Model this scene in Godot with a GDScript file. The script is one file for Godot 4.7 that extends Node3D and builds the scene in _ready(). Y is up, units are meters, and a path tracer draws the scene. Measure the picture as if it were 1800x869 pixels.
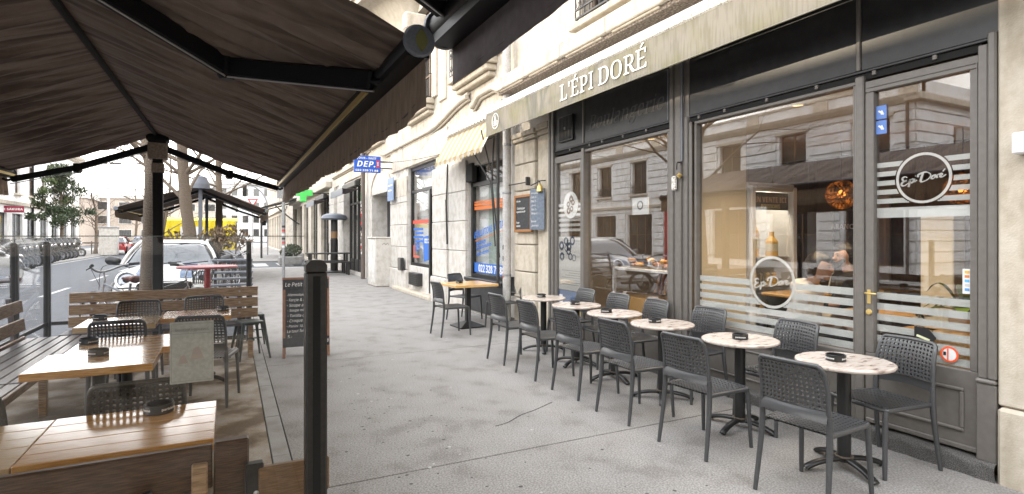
extends Node3D

# ---------------------------------------------------------------- mesh builder
class MB:
	var v := PackedVector3Array()
	var n := PackedVector3Array()
	func tri(a: Vector3, b: Vector3, c: Vector3) -> void:
		var q := (b - a).cross(c - a).normalized()
		v.append(a); v.append(c); v.append(b)
		n.append(q); n.append(q); n.append(q)
	func trin(a: Vector3, b: Vector3, c: Vector3, na: Vector3, nb: Vector3, nc: Vector3) -> void:
		v.append(a); v.append(c); v.append(b)
		n.append(na); n.append(nc); n.append(nb)
	func quad(a: Vector3, b: Vector3, c: Vector3, d: Vector3) -> void:
		tri(a, b, c); tri(a, c, d)
	func box(c: Vector3, s: Vector3, b := Basis()) -> MB:
		return bbox(c, s, 0.0, b)
	# box between two corners
	func span(x0: float, x1: float, y0: float, y1: float, z0: float, z1: float, bev := 0.0) -> MB:
		return bbox(Vector3((x0 + x1) / 2, (y0 + y1) / 2, (z0 + z1) / 2), Vector3(absf(x1 - x0), absf(y1 - y0), absf(z1 - z0)), bev)
	func bbox(c: Vector3, s: Vector3, bev: float, b := Basis()) -> MB:
		var h := s / 2
		bev = minf(bev, minf(h.x, minf(h.y, h.z)) * 0.9)
		var P := func(sx: float, sy: float, sz: float, k: int) -> Vector3:
			var q := Vector3(sx * h.x, sy * h.y, sz * h.z)
			for i in 3:
				if i != k: q[i] -= signf(q[i]) * bev
			return c + b * q
		for k in 3:
			var i := (k + 1) % 3
			var j := (k + 2) % 3
			for sg in [-1.0, 1.0]:
				var pts := []
				for e in [[-1.0, -1.0], [1.0, -1.0], [1.0, 1.0], [-1.0, 1.0]]:
					var w := Vector3.ZERO
					w[k] = sg; w[i] = e[0]; w[j] = e[1]
					pts.append(P.call(w.x, w.y, w.z, k))
				if sg > 0: quad(pts[0], pts[1], pts[2], pts[3])
				else: quad(pts[3], pts[2], pts[1], pts[0])
		if bev > 0.0:
			for k in 3:
				var i := (k + 1) % 3
				var j := (k + 2) % 3
				for si in [-1.0, 1.0]:
					for sj in [-1.0, 1.0]:
						var w0 := Vector3.ZERO
						w0[k] = -1.0; w0[i] = si; w0[j] = sj
						var w1 := w0
						w1[k] = 1.0
						var a: Vector3 = P.call(w0.x, w0.y, w0.z, i)
						var d: Vector3 = P.call(w0.x, w0.y, w0.z, j)
						var bb: Vector3 = P.call(w1.x, w1.y, w1.z, i)
						var cc: Vector3 = P.call(w1.x, w1.y, w1.z, j)
						if si * sj > 0: quad(a, d, cc, bb)
						else: quad(a, bb, cc, d)
			for sx in [-1.0, 1.0]:
				for sy in [-1.0, 1.0]:
					for sz in [-1.0, 1.0]:
						var a: Vector3 = P.call(sx, sy, sz, 0)
						var bb: Vector3 = P.call(sx, sy, sz, 1)
						var cc: Vector3 = P.call(sx, sy, sz, 2)
						if sx * sy * sz > 0: tri(a, bb, cc)
						else: tri(a, cc, bb)
		return self
	func tube(pts: Array, r, seg := 8, cap := true, flat := 1.0) -> MB:
		var m := pts.size()
		var rings := []
		var nrm := []
		var up := Vector3.UP
		for i in m:
			var t: Vector3 = (pts[mini(i + 1, m - 1)] - pts[maxi(i - 1, 0)]).normalized()
			if i == 0:
				up = Vector3.UP if absf(t.y) < 0.9 else Vector3.RIGHT
			var side := t.cross(up).normalized()
			up = side.cross(t).normalized()
			var rr: float = r if (r is float or r is int) else r[i]
			var ring := []
			var nr := []
			for k in seg:
				var a := TAU * k / seg
				var d := side * cos(a) + up * sin(a) * flat
				ring.append(pts[i] + d * rr)
				nr.append((side * cos(a) * flat + up * sin(a)).normalized())
			rings.append(ring); nrm.append(nr)
		for i in m - 1:
			for k in seg:
				var k2 := (k + 1) % seg
				trin(rings[i][k], rings[i + 1][k], rings[i + 1][k2], nrm[i][k], nrm[i + 1][k], nrm[i + 1][k2])
				trin(rings[i][k], rings[i + 1][k2], rings[i][k2], nrm[i][k], nrm[i + 1][k2], nrm[i][k2])
		if cap:
			for k in seg:
				var k2 := (k + 1) % seg
				tri(pts[0], rings[0][k], rings[0][k2])
				tri(pts[m - 1], rings[m - 1][k2], rings[m - 1][k])
		return self
	func lathe(prof: Array, seg := 24, o := Vector3.ZERO, b := Basis()) -> MB:
		for i in prof.size() - 1:
			var p: Vector2 = prof[i]
			var q: Vector2 = prof[i + 1]
			var e := (q - p)
			var nn := Vector2(e.y, -e.x).normalized()
			for k in seg:
				var a0 := TAU * k / seg
				var a1 := TAU * (k + 1) / seg
				var d0 := Vector3(cos(a0), 0, -sin(a0))
				var d1 := Vector3(cos(a1), 0, -sin(a1))
				var p0 := o + b * (d0 * p.x + Vector3.UP * p.y)
				var p1 := o + b * (d1 * p.x + Vector3.UP * p.y)
				var q0 := o + b * (d0 * q.x + Vector3.UP * q.y)
				var q1 := o + b * (d1 * q.x + Vector3.UP * q.y)
				var n0 := b * (d0 * nn.x + Vector3.UP * nn.y)
				var n1 := b * (d1 * nn.x + Vector3.UP * nn.y)
				if p.x > 1e-5: trin(p0, p1, q1, n0, n1, n1)
				if q.x > 1e-5: trin(p0, q1, q0, n0, n1, n0)
		return self
	# polygon in the xy plane of xf, extruded from z0 to z1
	func prism(poly: PackedVector2Array, z0: float, z1: float, xf := Transform3D()) -> MB:
		if Geometry2D.is_polygon_clockwise(poly): poly.reverse()
		var ix := Geometry2D.triangulate_polygon(poly)
		for i in range(0, ix.size(), 3):
			var p := [poly[ix[i]], poly[ix[i + 1]], poly[ix[i + 2]]]
			if (p[1] - p[0]).cross(p[2] - p[0]) < 0:
				p.reverse()
			var f := []
			for q in p: f.append(xf * Vector3(q.x, q.y, z1))
			tri(f[0], f[1], f[2])
			f = []
			for q in p: f.append(xf * Vector3(q.x, q.y, z0))
			tri(f[0], f[2], f[1])
		for i in poly.size():
			var a := poly[i]
			var c := poly[(i + 1) % poly.size()]
			quad(xf * Vector3(a.x, a.y, z0), xf * Vector3(c.x, c.y, z0), xf * Vector3(c.x, c.y, z1), xf * Vector3(a.x, a.y, z1))
		return self
	# smooth sheet fn(u, v) for u, v in 0..1; outward = du x dv
	func sheet(nu: int, nv: int, fn: Callable) -> MB:
		var g := []
		var gn := []
		for i in nu + 1:
			var row := []
			for j in nv + 1: row.append(fn.call(float(i) / nu, float(j) / nv))
			g.append(row)
		for i in nu + 1:
			var row := []
			for j in nv + 1:
				var du: Vector3 = g[mini(i + 1, nu)][j] - g[maxi(i - 1, 0)][j]
				var dv: Vector3 = g[i][mini(j + 1, nv)] - g[i][maxi(j - 1, 0)]
				row.append(du.cross(dv).normalized())
			gn.append(row)
		for i in nu:
			for j in nv:
				trin(g[i][j], g[i + 1][j], g[i + 1][j + 1], gn[i][j], gn[i + 1][j], gn[i + 1][j + 1])
				trin(g[i][j], g[i + 1][j + 1], g[i][j + 1], gn[i][j], gn[i + 1][j + 1], gn[i][j + 1])
		return self
	# curved plate with a grid of holes; outward = du x dv, thickness th
	func perforated(fn: Callable, nu: int, nv: int, hole: float, th: float, eight: bool) -> MB:
		var N := func(u: float, w: float) -> Vector3:
			var e := 0.01
			return ((fn.call(u + e, w) - fn.call(u - e, w)) as Vector3).cross(fn.call(u, w + e) - fn.call(u, w - e)).normalized()
		var ring := [[-1, -1], [0, -1], [1, -1], [1, 0], [1, 1], [0, 1], [-1, 1], [-1, 0]] if eight else [[-1, -1], [1, -1], [1, 1], [-1, 1]]
		var m := ring.size()
		for i in nu:
			for j in nv:
				var cu := (i + 0.5) / nu
				var cv := (j + 0.5) / nv
				var q: Vector3 = N.call(cu, cv) * th / 2
				var o := []
				var inn := []
				for k in m:
					var e: Array = ring[k]
					o.append(fn.call(cu + e[0] * 0.5 / nu, cv + e[1] * 0.5 / nv))
					var f := hole * (0.78 if eight and k % 2 == 0 else 1.0)
					inn.append(fn.call(cu + e[0] * 0.5 * f / nu, cv + e[1] * 0.5 * f / nv))
				for k in m:
					var k2 := (k + 1) % m
					quad(o[k] + q, o[k2] + q, inn[k2] + q, inn[k] + q)
					quad(o[k2] - q, o[k] - q, inn[k] - q, inn[k2] - q)
					quad(inn[k] - q, inn[k] + q, inn[k2] + q, inn[k2] - q)
		return self
	func add(other: MB, xf := Transform3D()) -> MB:
		var nb := xf.basis.inverse().transposed()
		for i in other.v.size():
			v.append(xf * other.v[i])
			n.append((nb * other.n[i]).normalized())
		return self
	func mesh() -> ArrayMesh:
		var a := []
		a.resize(Mesh.ARRAY_MAX)
		a[Mesh.ARRAY_VERTEX] = v
		a[Mesh.ARRAY_NORMAL] = n
		var am := ArrayMesh.new()
		if v.size() > 0: am.add_surface_from_arrays(Mesh.PRIMITIVE_TRIANGLES, a)
		return am

# ---------------------------------------------------------------- naming and metas
var used := {}
func numbered(p: Node, called: String) -> String:
	var key := str(p.get_instance_id()) + called
	used[key] = used.get(key, -1) + 1
	return called if used[key] == 0 else "%s_%03d" % [called, used[key]]
func thing(called: String, label: String, category: String, at := Vector3.ZERO, turn := 0.0, group := "") -> Node3D:
	var o := Node3D.new()
	o.name = numbered(self, called)
	add_child(o)
	o.position = at
	o.rotation.y = turn
	return tag(o, label, category, group)
func tag(o: Node3D, label: String, category: String, group := "", kind := "") -> Node3D:
	if label: o.set_meta("label", label)
	if category: o.set_meta("category", category)
	if group: o.set_meta("group", group)
	if kind: o.set_meta("kind", kind)
	return o
func part(p: Node, called: String, mb, m: Material) -> MeshInstance3D:
	var o := MeshInstance3D.new()
	o.name = numbered(p, called)
	o.mesh = mb.mesh() if mb is MB else mb
	o.material_override = m
	p.add_child(o)
	return o
func solo(called: String, mb, m: Material, label: String, category: String, group := "", kind := "") -> MeshInstance3D:
	var o := part(self, called, mb, m)
	tag(o, label, category, group, kind)
	return o
func structure(called: String, mb, m: Material, parent: Node = self) -> MeshInstance3D:
	var o := part(parent, called, mb, m)
	if parent == self: o.set_meta("kind", "structure")
	return o
func copy(src: Node3D, label: String, at: Vector3, turn := 0.0) -> Node3D:
	var r: Node3D = src.duplicate()
	var called: String = src.name
	if called.length() > 4 and called[-4] == "_" and called.right(3).is_valid_int(): called = called.left(-4)
	r.name = numbered(self, called)
	add_child(r)
	r.position = at
	r.rotation.y = turn
	r.set_meta("label", label)
	return r

# ---------------------------------------------------------------- materials
func grey(l: float) -> Color:
	return Color(l, l, l).linear_to_srgb()
func lin(r: float, g: float, b: float) -> Color:
	return Color(r, g, b).linear_to_srgb()
var noise_cache := {}
func noise_tex(kind: int, freq: float, oct: int, ramp: Array, size := 512, seed_ := 1, as_normal := false, stretch := Vector2.ONE) -> NoiseTexture2D:
	var key := str([kind, freq, oct, ramp, size, seed_, as_normal])
	if noise_cache.has(key): return noise_cache[key]
	var f := FastNoiseLite.new()
	f.noise_type = kind
	f.frequency = freq
	f.fractal_octaves = oct
	f.seed = seed_
	if kind == FastNoiseLite.TYPE_CELLULAR:
		f.cellular_return_type = FastNoiseLite.RETURN_DISTANCE
	var t := NoiseTexture2D.new()
	t.width = size; t.height = size
	t.seamless = true
	t.noise = f
	if ramp.size() > 0:
		var g := Gradient.new()
		var offs := PackedFloat32Array()
		var cols := PackedColorArray()
		for e in ramp:
			offs.append(e[0]); cols.append(e[1])
		g.offsets = offs
		g.colors = cols
		t.color_ramp = g
	noise_cache[key] = t
	return t
func plain(c: Color, rough := 0.6, metal := 0.0, spec := 0.5) -> StandardMaterial3D:
	var m := StandardMaterial3D.new()
	m.albedo_color = c
	m.roughness = rough
	m.metallic = metal
	m.metallic_specular = spec
	return m
# two-tone noisy material, triplanar; per = metres per texture repeat
func noisy(c1: Color, c2: Color, per := 1.0, rough := 0.7, opt := {}) -> StandardMaterial3D:
	var m := plain(Color.WHITE, rough, opt.get("metal", 0.0), opt.get("spec", 0.5))
	var ramp: Array = opt.get("ramp", [[0.25, c1], [0.75, c2]])
	m.albedo_texture = noise_tex(opt.get("kind", FastNoiseLite.TYPE_SIMPLEX_SMOOTH), opt.get("freq", 0.02), opt.get("oct", 5), ramp, opt.get("size", 512), opt.get("seed", 1))
	m.uv1_triplanar = true
	m.uv1_world_triplanar = opt.get("world", true)
	var st: Vector3 = opt.get("stretch", Vector3.ONE)
	m.uv1_scale = st / per
	if opt.has("relief"):
		m.heightmap_enabled = true
		m.heightmap_texture = noise_tex(FastNoiseLite.TYPE_SIMPLEX_SMOOTH, opt.get("rfreq", 0.06), 4, [], 512, 7)
		m.heightmap_scale = opt["relief"]
	if opt.has("coat"):
		m.clearcoat_enabled = true
		m.clearcoat = opt["coat"]
		m.clearcoat_roughness = opt.get("coat_rough", 0.1)
	if opt.has("detail"):
		m.detail_enabled = true
		m.detail_blend_mode = BaseMaterial3D.BLEND_MODE_MUL
		m.detail_albedo = opt["detail"]
		m.detail_uv_layer = BaseMaterial3D.DETAIL_UV_2
		m.uv2_triplanar = true
		m.uv2_world_triplanar = opt.get("world", true)
		m.uv2_scale = opt.get("dscale", Vector3(0.3, 0.3, 0.3))
	return m
func glow(c: Color, e: float) -> StandardMaterial3D:
	var m := plain(c, 0.5)
	m.emission_enabled = true
	m.emission = c
	m.emission_energy_multiplier = e
	return m
func pane_mat(c: Color, alpha: float, spec := 0.5) -> StandardMaterial3D:
	var m := plain(Color(c.r, c.g, c.b, alpha), 0.0, 0.0, spec)
	m.transparency = BaseMaterial3D.TRANSPARENCY_ALPHA
	return m
func film(c: Color, alpha: float) -> StandardMaterial3D:
	var m := plain(Color(c.r, c.g, c.b, alpha), 0.6)
	m.transparency = BaseMaterial3D.TRANSPARENCY_ALPHA
	return m

# ---------------------------------------------------------------- lettering: in the xy plane, reading along +x, centred, height = cap height in metres
func letters(s: String, cap: float, font := "Droid Sans", slant := 0.0, stretch := 1.0, depth := 0.002, weight := 400) -> MB:
	var f := SystemFont.new()
	f.font_names = PackedStringArray([font])
	f.font_weight = weight
	var t := TextMesh.new()
	t.text = s
	t.font = f
	t.font_size = 48
	t.pixel_size = 0.01
	t.depth = 0.05
	t.curve_step = 2.0
	var mb := MB.new()
	if t.get_surface_count() == 0: return mb
	var k := cap / 0.345
	for si in t.get_surface_count():
		var a := t.surface_get_arrays(si)
		var vv: PackedVector3Array = a[Mesh.ARRAY_VERTEX]
		var ix: PackedInt32Array = a[Mesh.ARRAY_INDEX] if a[Mesh.ARRAY_INDEX] != null else PackedInt32Array(range(vv.size()))
		for i in range(0, ix.size(), 3):
			var p := []
			for j in 3:
				var q := vv[ix[i + j]]
				p.append(Vector3((q.x + q.y * slant) * k * stretch, q.y * k, (q.z + 0.025) / 0.05 * depth))
			mb.tri(p[0], p[2], p[1])
	return mb
# basis that maps text (x right, y up, z to reader) onto walls
const FACE_MINUS_X := Basis(Vector3(0, 0, 1), Vector3(0, 1, 0), Vector3(-1, 0, 0))
const FACE_PLUS_X := Basis(Vector3(0, 0, -1), Vector3(0, 1, 0), Vector3(1, 0, 0))
func lettered(p: Node, called: String, s: String, cap: float, at: Vector3, b: Basis, m: Material, font := "Droid Sans", slant := 0.0, stretch := 1.0, weight := 400, centre := true) -> MeshInstance3D:
	var mb := letters(s, cap, font, slant, stretch, 0.002, weight)
	var lo := 1e9
	for q in mb.v: lo = minf(lo, q.x)
	var off := Vector3.ZERO if centre else Vector3(-lo, 0, 0)
	var out := MB.new().add(mb, Transform3D(b, at + b * off))
	return part(p, called, out, m)
func arc(c: Vector3, a: Vector3, b: Vector3, t0: float, t1: float, k: int) -> Array:
	var r := []
	for i in k + 1:
		var t := lerpf(t0, t1, float(i) / k)
		r.append(c + a * cos(t) + b * sin(t))
	return r
func smooth(pts: Array, k := 6) -> Array:
	var c := Curve3D.new()
	for i in pts.size():
		var t: Vector3 = (pts[mini(i + 1, pts.size() - 1)] - pts[maxi(i - 1, 0)]) / 6.0
		c.add_point(pts[i], -t, t)
	var r := []
	for i in pts.size() - 1:
		for j in k: r.append(c.sample(i, float(j) / k))
	r.append(pts[-1])
	return r
var rng := RandomNumberGenerator.new()
var M := {}

func _ready() -> void:
	rng.seed = 11
	# camera: eye 1.6 m up, looking down the pavement and a little towards the shopfront
	var cam := Camera3D.new()
	cam.name = "camera"
	add_child(cam)
	cam.position = Vector3(0, 1.6, 0)
	cam.rotation.y = -0.46482
	cam.set_frustum(0.1 * 869.0 / 985.0, Vector2(0, -0.1 * 20.5 / 985.0), 0.1, 900.0)
	cam.current = true
	var env := Environment.new()
	env.tonemap_mode = Environment.TONE_MAPPER_LINEAR
	env.tonemap_exposure = 1.65
	env.background_mode = Environment.BG_SKY
	var sm := ProceduralSkyMaterial.new()
	sm.sky_top_color = Color(0.93, 0.935, 0.95)
	sm.sky_horizon_color = Color(1.0, 0.98, 0.945)
	sm.sky_curve = 0.2
	sm.ground_horizon_color = Color(0.75, 0.75, 0.75)
	sm.ground_bottom_color = Color(0.4, 0.4, 0.4)
	sm.sky_energy_multiplier = 1.7
	var sky := Sky.new()
	sky.sky_material = sm
	env.sky = sky
	env.sdfgi_enabled = true
	env.ssao_enabled = true
	env.ssil_enabled = true
	var we := WorldEnvironment.new()
	we.name = "world_environment"
	we.environment = env
	add_child(we)
	var sun := DirectionalLight3D.new()
	sun.name = "sun"
	add_child(sun)
	sun.look_at_from_position(Vector3.ZERO, Vector3(0.83, -0.2, 0.52))
	sun.light_energy = 0.6
	sun.light_color = Color(1.0, 0.93, 0.82)
	sun.light_angular_distance = 0.5
	sun.shadow_enabled = true
	make_materials()
	build_ground()
	build_main_facade()
	build_far_facade()
	build_opposite()
	build_behind()
	build_far_street()
	build_trees()
	build_terrace()
	build_shopfront()
	build_shop_inside()
	build_plumber_shop()
	build_row_furniture()
	build_terrace_furniture()
	build_pavement_things()
	build_vehicles()
	for o in find_children("*", "GeometryInstance3D", true, false):
		o.cast_shadow = GeometryInstance3D.SHADOW_CASTING_SETTING_ON

func make_materials() -> void:
	var S := FastNoiseLite.TYPE_SIMPLEX_SMOOTH
	var dirt := noise_tex(S, 0.008, 5, [[0.2, Color(0.88, 0.87, 0.85)], [0.5, Color(0.97, 0.965, 0.96)], [0.8, Color(1, 1, 1)]], 1024, 3)
	var streak := noise_tex(S, 0.012, 5, [[0.2, Color(0.91, 0.9, 0.88)], [0.45, Color(0.97, 0.965, 0.955)], [0.7, Color(1, 1, 1)]], 512, 9)
	M.pavement = noisy(lin(0.19, 0.182, 0.173), lin(0.335, 0.324, 0.31), 0.55, 0.85, {"freq": 0.06, "oct": 5, "detail": noise_tex(S, 0.006, 6, [[0.15, Color(0.87, 0.86, 0.85)], [0.4, Color(0.96, 0.957, 0.953)], [0.85, Color(1, 1, 1)]], 1024, 21), "dscale": Vector3(0.31, 0.31, 0.31), "relief": 0.12, "rfreq": 0.12})
	M.granite = noisy(lin(0.2, 0.2, 0.19), lin(0.42, 0.41, 0.4), 0.3, 0.8, {"freq": 0.12, "oct": 3, "detail": dirt})
	M.terrace_floor = noisy(lin(0.33, 0.305, 0.275), lin(0.42, 0.39, 0.355), 0.5, 0.8, {"freq": 0.05, "detail": noise_tex(S, 0.006, 5, [[0.3, Color(0.62, 0.55, 0.46)], [0.55, Color(0.9, 0.87, 0.82)], [0.8, Color(1, 1, 1)]], 512, 22), "dscale": Vector3(0.5, 0.5, 0.5), "relief": 0.1})
	M.asphalt = noisy(lin(0.036, 0.042, 0.052), lin(0.062, 0.070, 0.083), 0.6, 0.75, {"freq": 0.09, "detail": dirt, "relief": 0.15, "rfreq": 0.12})
	M.joint = plain(grey(0.05), 0.9)
	M.road_paint = noisy(lin(0.28, 0.28, 0.28), lin(0.5, 0.5, 0.49), 0.6, 0.7)
	M.stone = noisy(lin(0.54, 0.49, 0.415), lin(0.59, 0.545, 0.47), 1.1, 0.85, {"freq": 0.02, "detail": dirt, "dscale": Vector3(0.5, 0.2, 0.5), "relief": 0.12, "rfreq": 0.09})
	M.stone_warm = noisy(lin(0.47, 0.42, 0.34), lin(0.52, 0.47, 0.39), 0.9, 0.85, {"freq": 0.02, "seed": 4, "detail": streak, "dscale": Vector3(0.9, 0.35, 0.9), "relief": 0.15, "rfreq": 0.1})
	M.stone_grey = noisy(lin(0.53, 0.51, 0.475), lin(0.58, 0.555, 0.52), 0.7, 0.85, {"freq": 0.025, "seed": 6, "detail": streak, "dscale": Vector3(0.7, 0.5, 0.7), "relief": 0.15, "rfreq": 0.1})
	M.stone_pier = noisy(lin(0.49, 0.475, 0.445), lin(0.54, 0.52, 0.49), 0.8, 0.85, {"freq": 0.03, "seed": 16, "detail": streak, "dscale": Vector3(0.8, 0.6, 0.8), "relief": 0.15, "rfreq": 0.1})
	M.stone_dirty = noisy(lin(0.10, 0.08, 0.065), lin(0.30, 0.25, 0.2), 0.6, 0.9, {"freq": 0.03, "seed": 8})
	M.step_stone = noisy(lin(0.05, 0.048, 0.045), lin(0.20, 0.19, 0.18), 0.25, 0.9, {"freq": 0.05, "relief": 0.6, "rfreq": 0.1})
	M.render_white = noisy(lin(0.55, 0.54, 0.52), lin(0.66, 0.65, 0.62), 1.5, 0.85, {"freq": 0.02, "detail": streak, "dscale": Vector3(0.4, 0.2, 0.4)})
	M.opposite_wall = noisy(lin(0.76, 0.765, 0.77), lin(0.82, 0.82, 0.82), 1.3, 0.85, {"freq": 0.02, "detail": streak, "dscale": Vector3(0.3, 0.18, 0.3)})
	M.shop_paint = noisy(lin(0.125, 0.114, 0.101), lin(0.14, 0.128, 0.115), 0.5, 0.42, {"freq": 0.012})
	M.shop_panel = noisy(lin(0.022, 0.0225, 0.024), lin(0.03, 0.0305, 0.033), 0.8, 0.3, {"freq": 0.01, "spec": 0.4})
	M.black_metal = plain(grey(0.012), 0.35)
	M.iron = noisy(lin(0.02, 0.02, 0.02), lin(0.045, 0.042, 0.04), 0.3, 0.5)
	M.terrace_post = noisy(lin(0.016, 0.015, 0.013), lin(0.026, 0.024, 0.021), 0.4, 0.35, {"freq": 0.03})
	M.awning = noisy(lin(0.185, 0.145, 0.122), lin(0.21, 0.168, 0.14), 0.7, 0.9, {"freq": 0.02, "detail": noise_tex(S, 0.01, 5, [[0.22, Color(0.56, 0.52, 0.5)], [0.42, Color(0.84, 0.82, 0.8)], [0.65, Color(1, 1, 1)]], 512, 41), "dscale": Vector3(0.14, 0.14, 1.5)})  # streaked detail colour paints the shading of the folds into the cloth
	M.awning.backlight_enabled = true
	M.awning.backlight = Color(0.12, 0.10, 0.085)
	M.awning_flap = noisy(lin(0.24, 0.18, 0.13), lin(0.34, 0.26, 0.19), 0.5, 0.9, {"freq": 0.02, "stretch": Vector3(1, 0.25, 1), "oct": 4})
	M.awning_dark = noisy(lin(0.11, 0.092, 0.092), lin(0.13, 0.11, 0.11), 0.6, 0.9, {"freq": 0.02})
	M.awning_arm = plain(lin(0.009, 0.009, 0.010), 0.5, 0.0, 0.35)
	M.alu = plain(grey(0.45), 0.3, 0.9)
	M.brass = plain(lin(0.68, 0.50, 0.18), 0.35, 0.6)
	M.cap_grey = noisy(lin(0.13, 0.145, 0.175), lin(0.16, 0.175, 0.205), 0.2, 0.5)
	M.moss = noisy(lin(0.10, 0.11, 0.03), lin(0.22, 0.21, 0.08), 0.06, 0.95, {"freq": 0.05})
	M.valance = noisy(lin(0.13, 0.13, 0.05), lin(0.23, 0.21, 0.15), 2.6, 0.9, {"freq": 0.010, "seed": 14, "oct": 4, "ramp": [[0.25, lin(0.195, 0.182, 0.12)], [0.5, lin(0.212, 0.196, 0.152)], [0.7, lin(0.225, 0.207, 0.17)]], "detail": noise_tex(S, 0.02, 4, [[0.3, Color(0.92, 0.915, 0.9)], [0.6, Color(1, 1, 1)]], 512, 42), "dscale": Vector3(2.5, 0.25, 2.5)})
	M.white_rail = noisy(lin(0.62, 0.60, 0.55), lin(0.75, 0.73, 0.68), 1.0, 0.6, {"freq": 0.02, "detail": noise_tex(S, 0.05, 4, [[0.3, Color(0.45, 0.42, 0.36)], [0.42, Color(1, 1, 1)]], 512, 44), "dscale": Vector3(1.5, 1.5, 1.5)})
	M.white_print = plain(lin(0.75, 0.74, 0.7), 0.7)
	M.plastic = noisy(lin(0.040, 0.041, 0.043), lin(0.052, 0.0535, 0.056), 0.3, 0.33, {"freq": 0.03, "world": false, "spec": 0.62})
	M.plastic_old = noisy(lin(0.05, 0.047, 0.04), lin(0.075, 0.07, 0.06), 0.3, 0.45, {"freq": 0.03, "world": false})
	var marble_ramp := [[0.16, lin(0.20, 0.15, 0.13)], [0.28, lin(0.42, 0.34, 0.29)], [0.42, lin(0.54, 0.465, 0.405)], [0.66, lin(0.58, 0.52, 0.465)], [0.85, lin(0.43, 0.35, 0.29)]]
	M.marble = noisy(Color.WHITE, Color.WHITE, 0.7, 0.22, {"ramp": marble_ramp, "freq": 0.010, "oct": 6, "stretch": Vector3(0.7, 1.0, 2.6), "seed": 17, "coat": 0.3, "coat_rough": 0.15})
	var wood_ramp := [[0.25, lin(0.54, 0.25, 0.06)], [0.5, lin(0.62, 0.32, 0.09)], [0.75, lin(0.67, 0.38, 0.13)]]
	M.table_wood = noisy(Color.WHITE, Color.WHITE, 1.1, 0.16, {"ramp": wood_ramp, "freq": 0.018, "oct": 5, "stretch": Vector3(0.9, 10, 10), "seed": 23, "coat": 1.0, "coat_rough": 0.12})
	M.table_wood_2 = noisy(Color.WHITE, Color.WHITE, 1.1, 0.18, {"ramp": [[0.25, lin(0.55, 0.36, 0.17)], [0.5, lin(0.61, 0.42, 0.22)], [0.75, lin(0.66, 0.47, 0.27)]], "freq": 0.018, "oct": 5, "stretch": Vector3(0.9, 10, 10), "seed": 24, "coat": 1.0, "coat_rough": 0.12})
	M.table_light = noisy(Color.WHITE, Color.WHITE, 1.0, 0.3, {"ramp": [[0.3, lin(0.58, 0.33, 0.11)], [0.7, lin(0.70, 0.45, 0.18)]], "freq": 0.02, "stretch": Vector3(0.7, 5, 5), "seed": 25, "coat": 0.4})
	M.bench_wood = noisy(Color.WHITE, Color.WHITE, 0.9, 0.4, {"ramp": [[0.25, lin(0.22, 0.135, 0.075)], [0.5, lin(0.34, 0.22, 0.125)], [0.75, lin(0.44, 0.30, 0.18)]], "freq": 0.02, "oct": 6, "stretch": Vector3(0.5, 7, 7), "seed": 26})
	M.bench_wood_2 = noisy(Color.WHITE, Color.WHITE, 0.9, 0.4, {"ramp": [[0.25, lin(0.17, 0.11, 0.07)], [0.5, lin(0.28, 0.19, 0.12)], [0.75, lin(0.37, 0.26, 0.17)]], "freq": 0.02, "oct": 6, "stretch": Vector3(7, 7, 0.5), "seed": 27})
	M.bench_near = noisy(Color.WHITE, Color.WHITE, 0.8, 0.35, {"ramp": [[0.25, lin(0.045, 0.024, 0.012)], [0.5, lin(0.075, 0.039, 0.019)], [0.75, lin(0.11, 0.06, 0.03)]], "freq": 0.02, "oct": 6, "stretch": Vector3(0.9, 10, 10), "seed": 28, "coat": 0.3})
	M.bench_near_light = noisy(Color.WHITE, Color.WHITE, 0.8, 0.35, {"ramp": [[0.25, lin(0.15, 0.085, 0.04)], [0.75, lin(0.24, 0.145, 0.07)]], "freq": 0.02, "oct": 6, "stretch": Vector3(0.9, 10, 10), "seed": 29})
	M.seat_slat = noisy(Color.WHITE, Color.WHITE, 0.9, 0.45, {"ramp": [[0.25, lin(0.05, 0.045, 0.05)], [0.75, lin(0.13, 0.115, 0.12)]], "freq": 0.02, "oct": 6, "stretch": Vector3(0.6, 6, 6), "seed": 30})
	M.barrier_glass = pane_mat(Color(0.3, 0.3, 0.3), 0.004, 0.38)
	M.glass_edge = pane_mat(Color(0.45, 0.52, 0.5), 0.4)
	M.window_glass = pane_mat(Color(0.1, 0.11, 0.11), 0.03, 0.95)
	M.far_glass = pane_mat(Color(0.10, 0.12, 0.14), 0.55, 0.9)
	M.frost = film(lin(0.68, 0.70, 0.67), 0.82)
	M.frost_warm = film(lin(0.74, 0.74, 0.70), 0.92)
	M.bark = noisy(Color.WHITE, Color.WHITE, 0.5, 0.95, {"ramp": [[0.25, lin(0.07, 0.05, 0.035)], [0.5, lin(0.20, 0.155, 0.115)], [0.75, lin(0.36, 0.30, 0.23)]], "freq": 0.03, "stretch": Vector3(3.0, 1.3, 3.0), "relief": 2.0, "rfreq": 0.06})
	M.twig = plain(lin(0.12, 0.095, 0.075), 0.9)
	M.leaf = noisy(lin(0.022, 0.035, 0.015), lin(0.05, 0.075, 0.03), 0.5, 0.6)
	M.leaf_light = noisy(lin(0.05, 0.075, 0.025), lin(0.09, 0.12, 0.04), 0.5, 0.6)
	M.leaf_dry = noisy(lin(0.12, 0.08, 0.05), lin(0.2, 0.14, 0.08), 0.5, 0.7)
	M.galva = noisy(lin(0.25, 0.255, 0.26), lin(0.36, 0.365, 0.37), 0.5, 0.5, {"metal": 0.4})
	M.drain = noisy(lin(0.40, 0.39, 0.38), lin(0.52, 0.51, 0.49), 0.6, 0.6, {"freq": 0.03, "detail": streak, "dscale": Vector3(1, 0.5, 1)})
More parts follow.
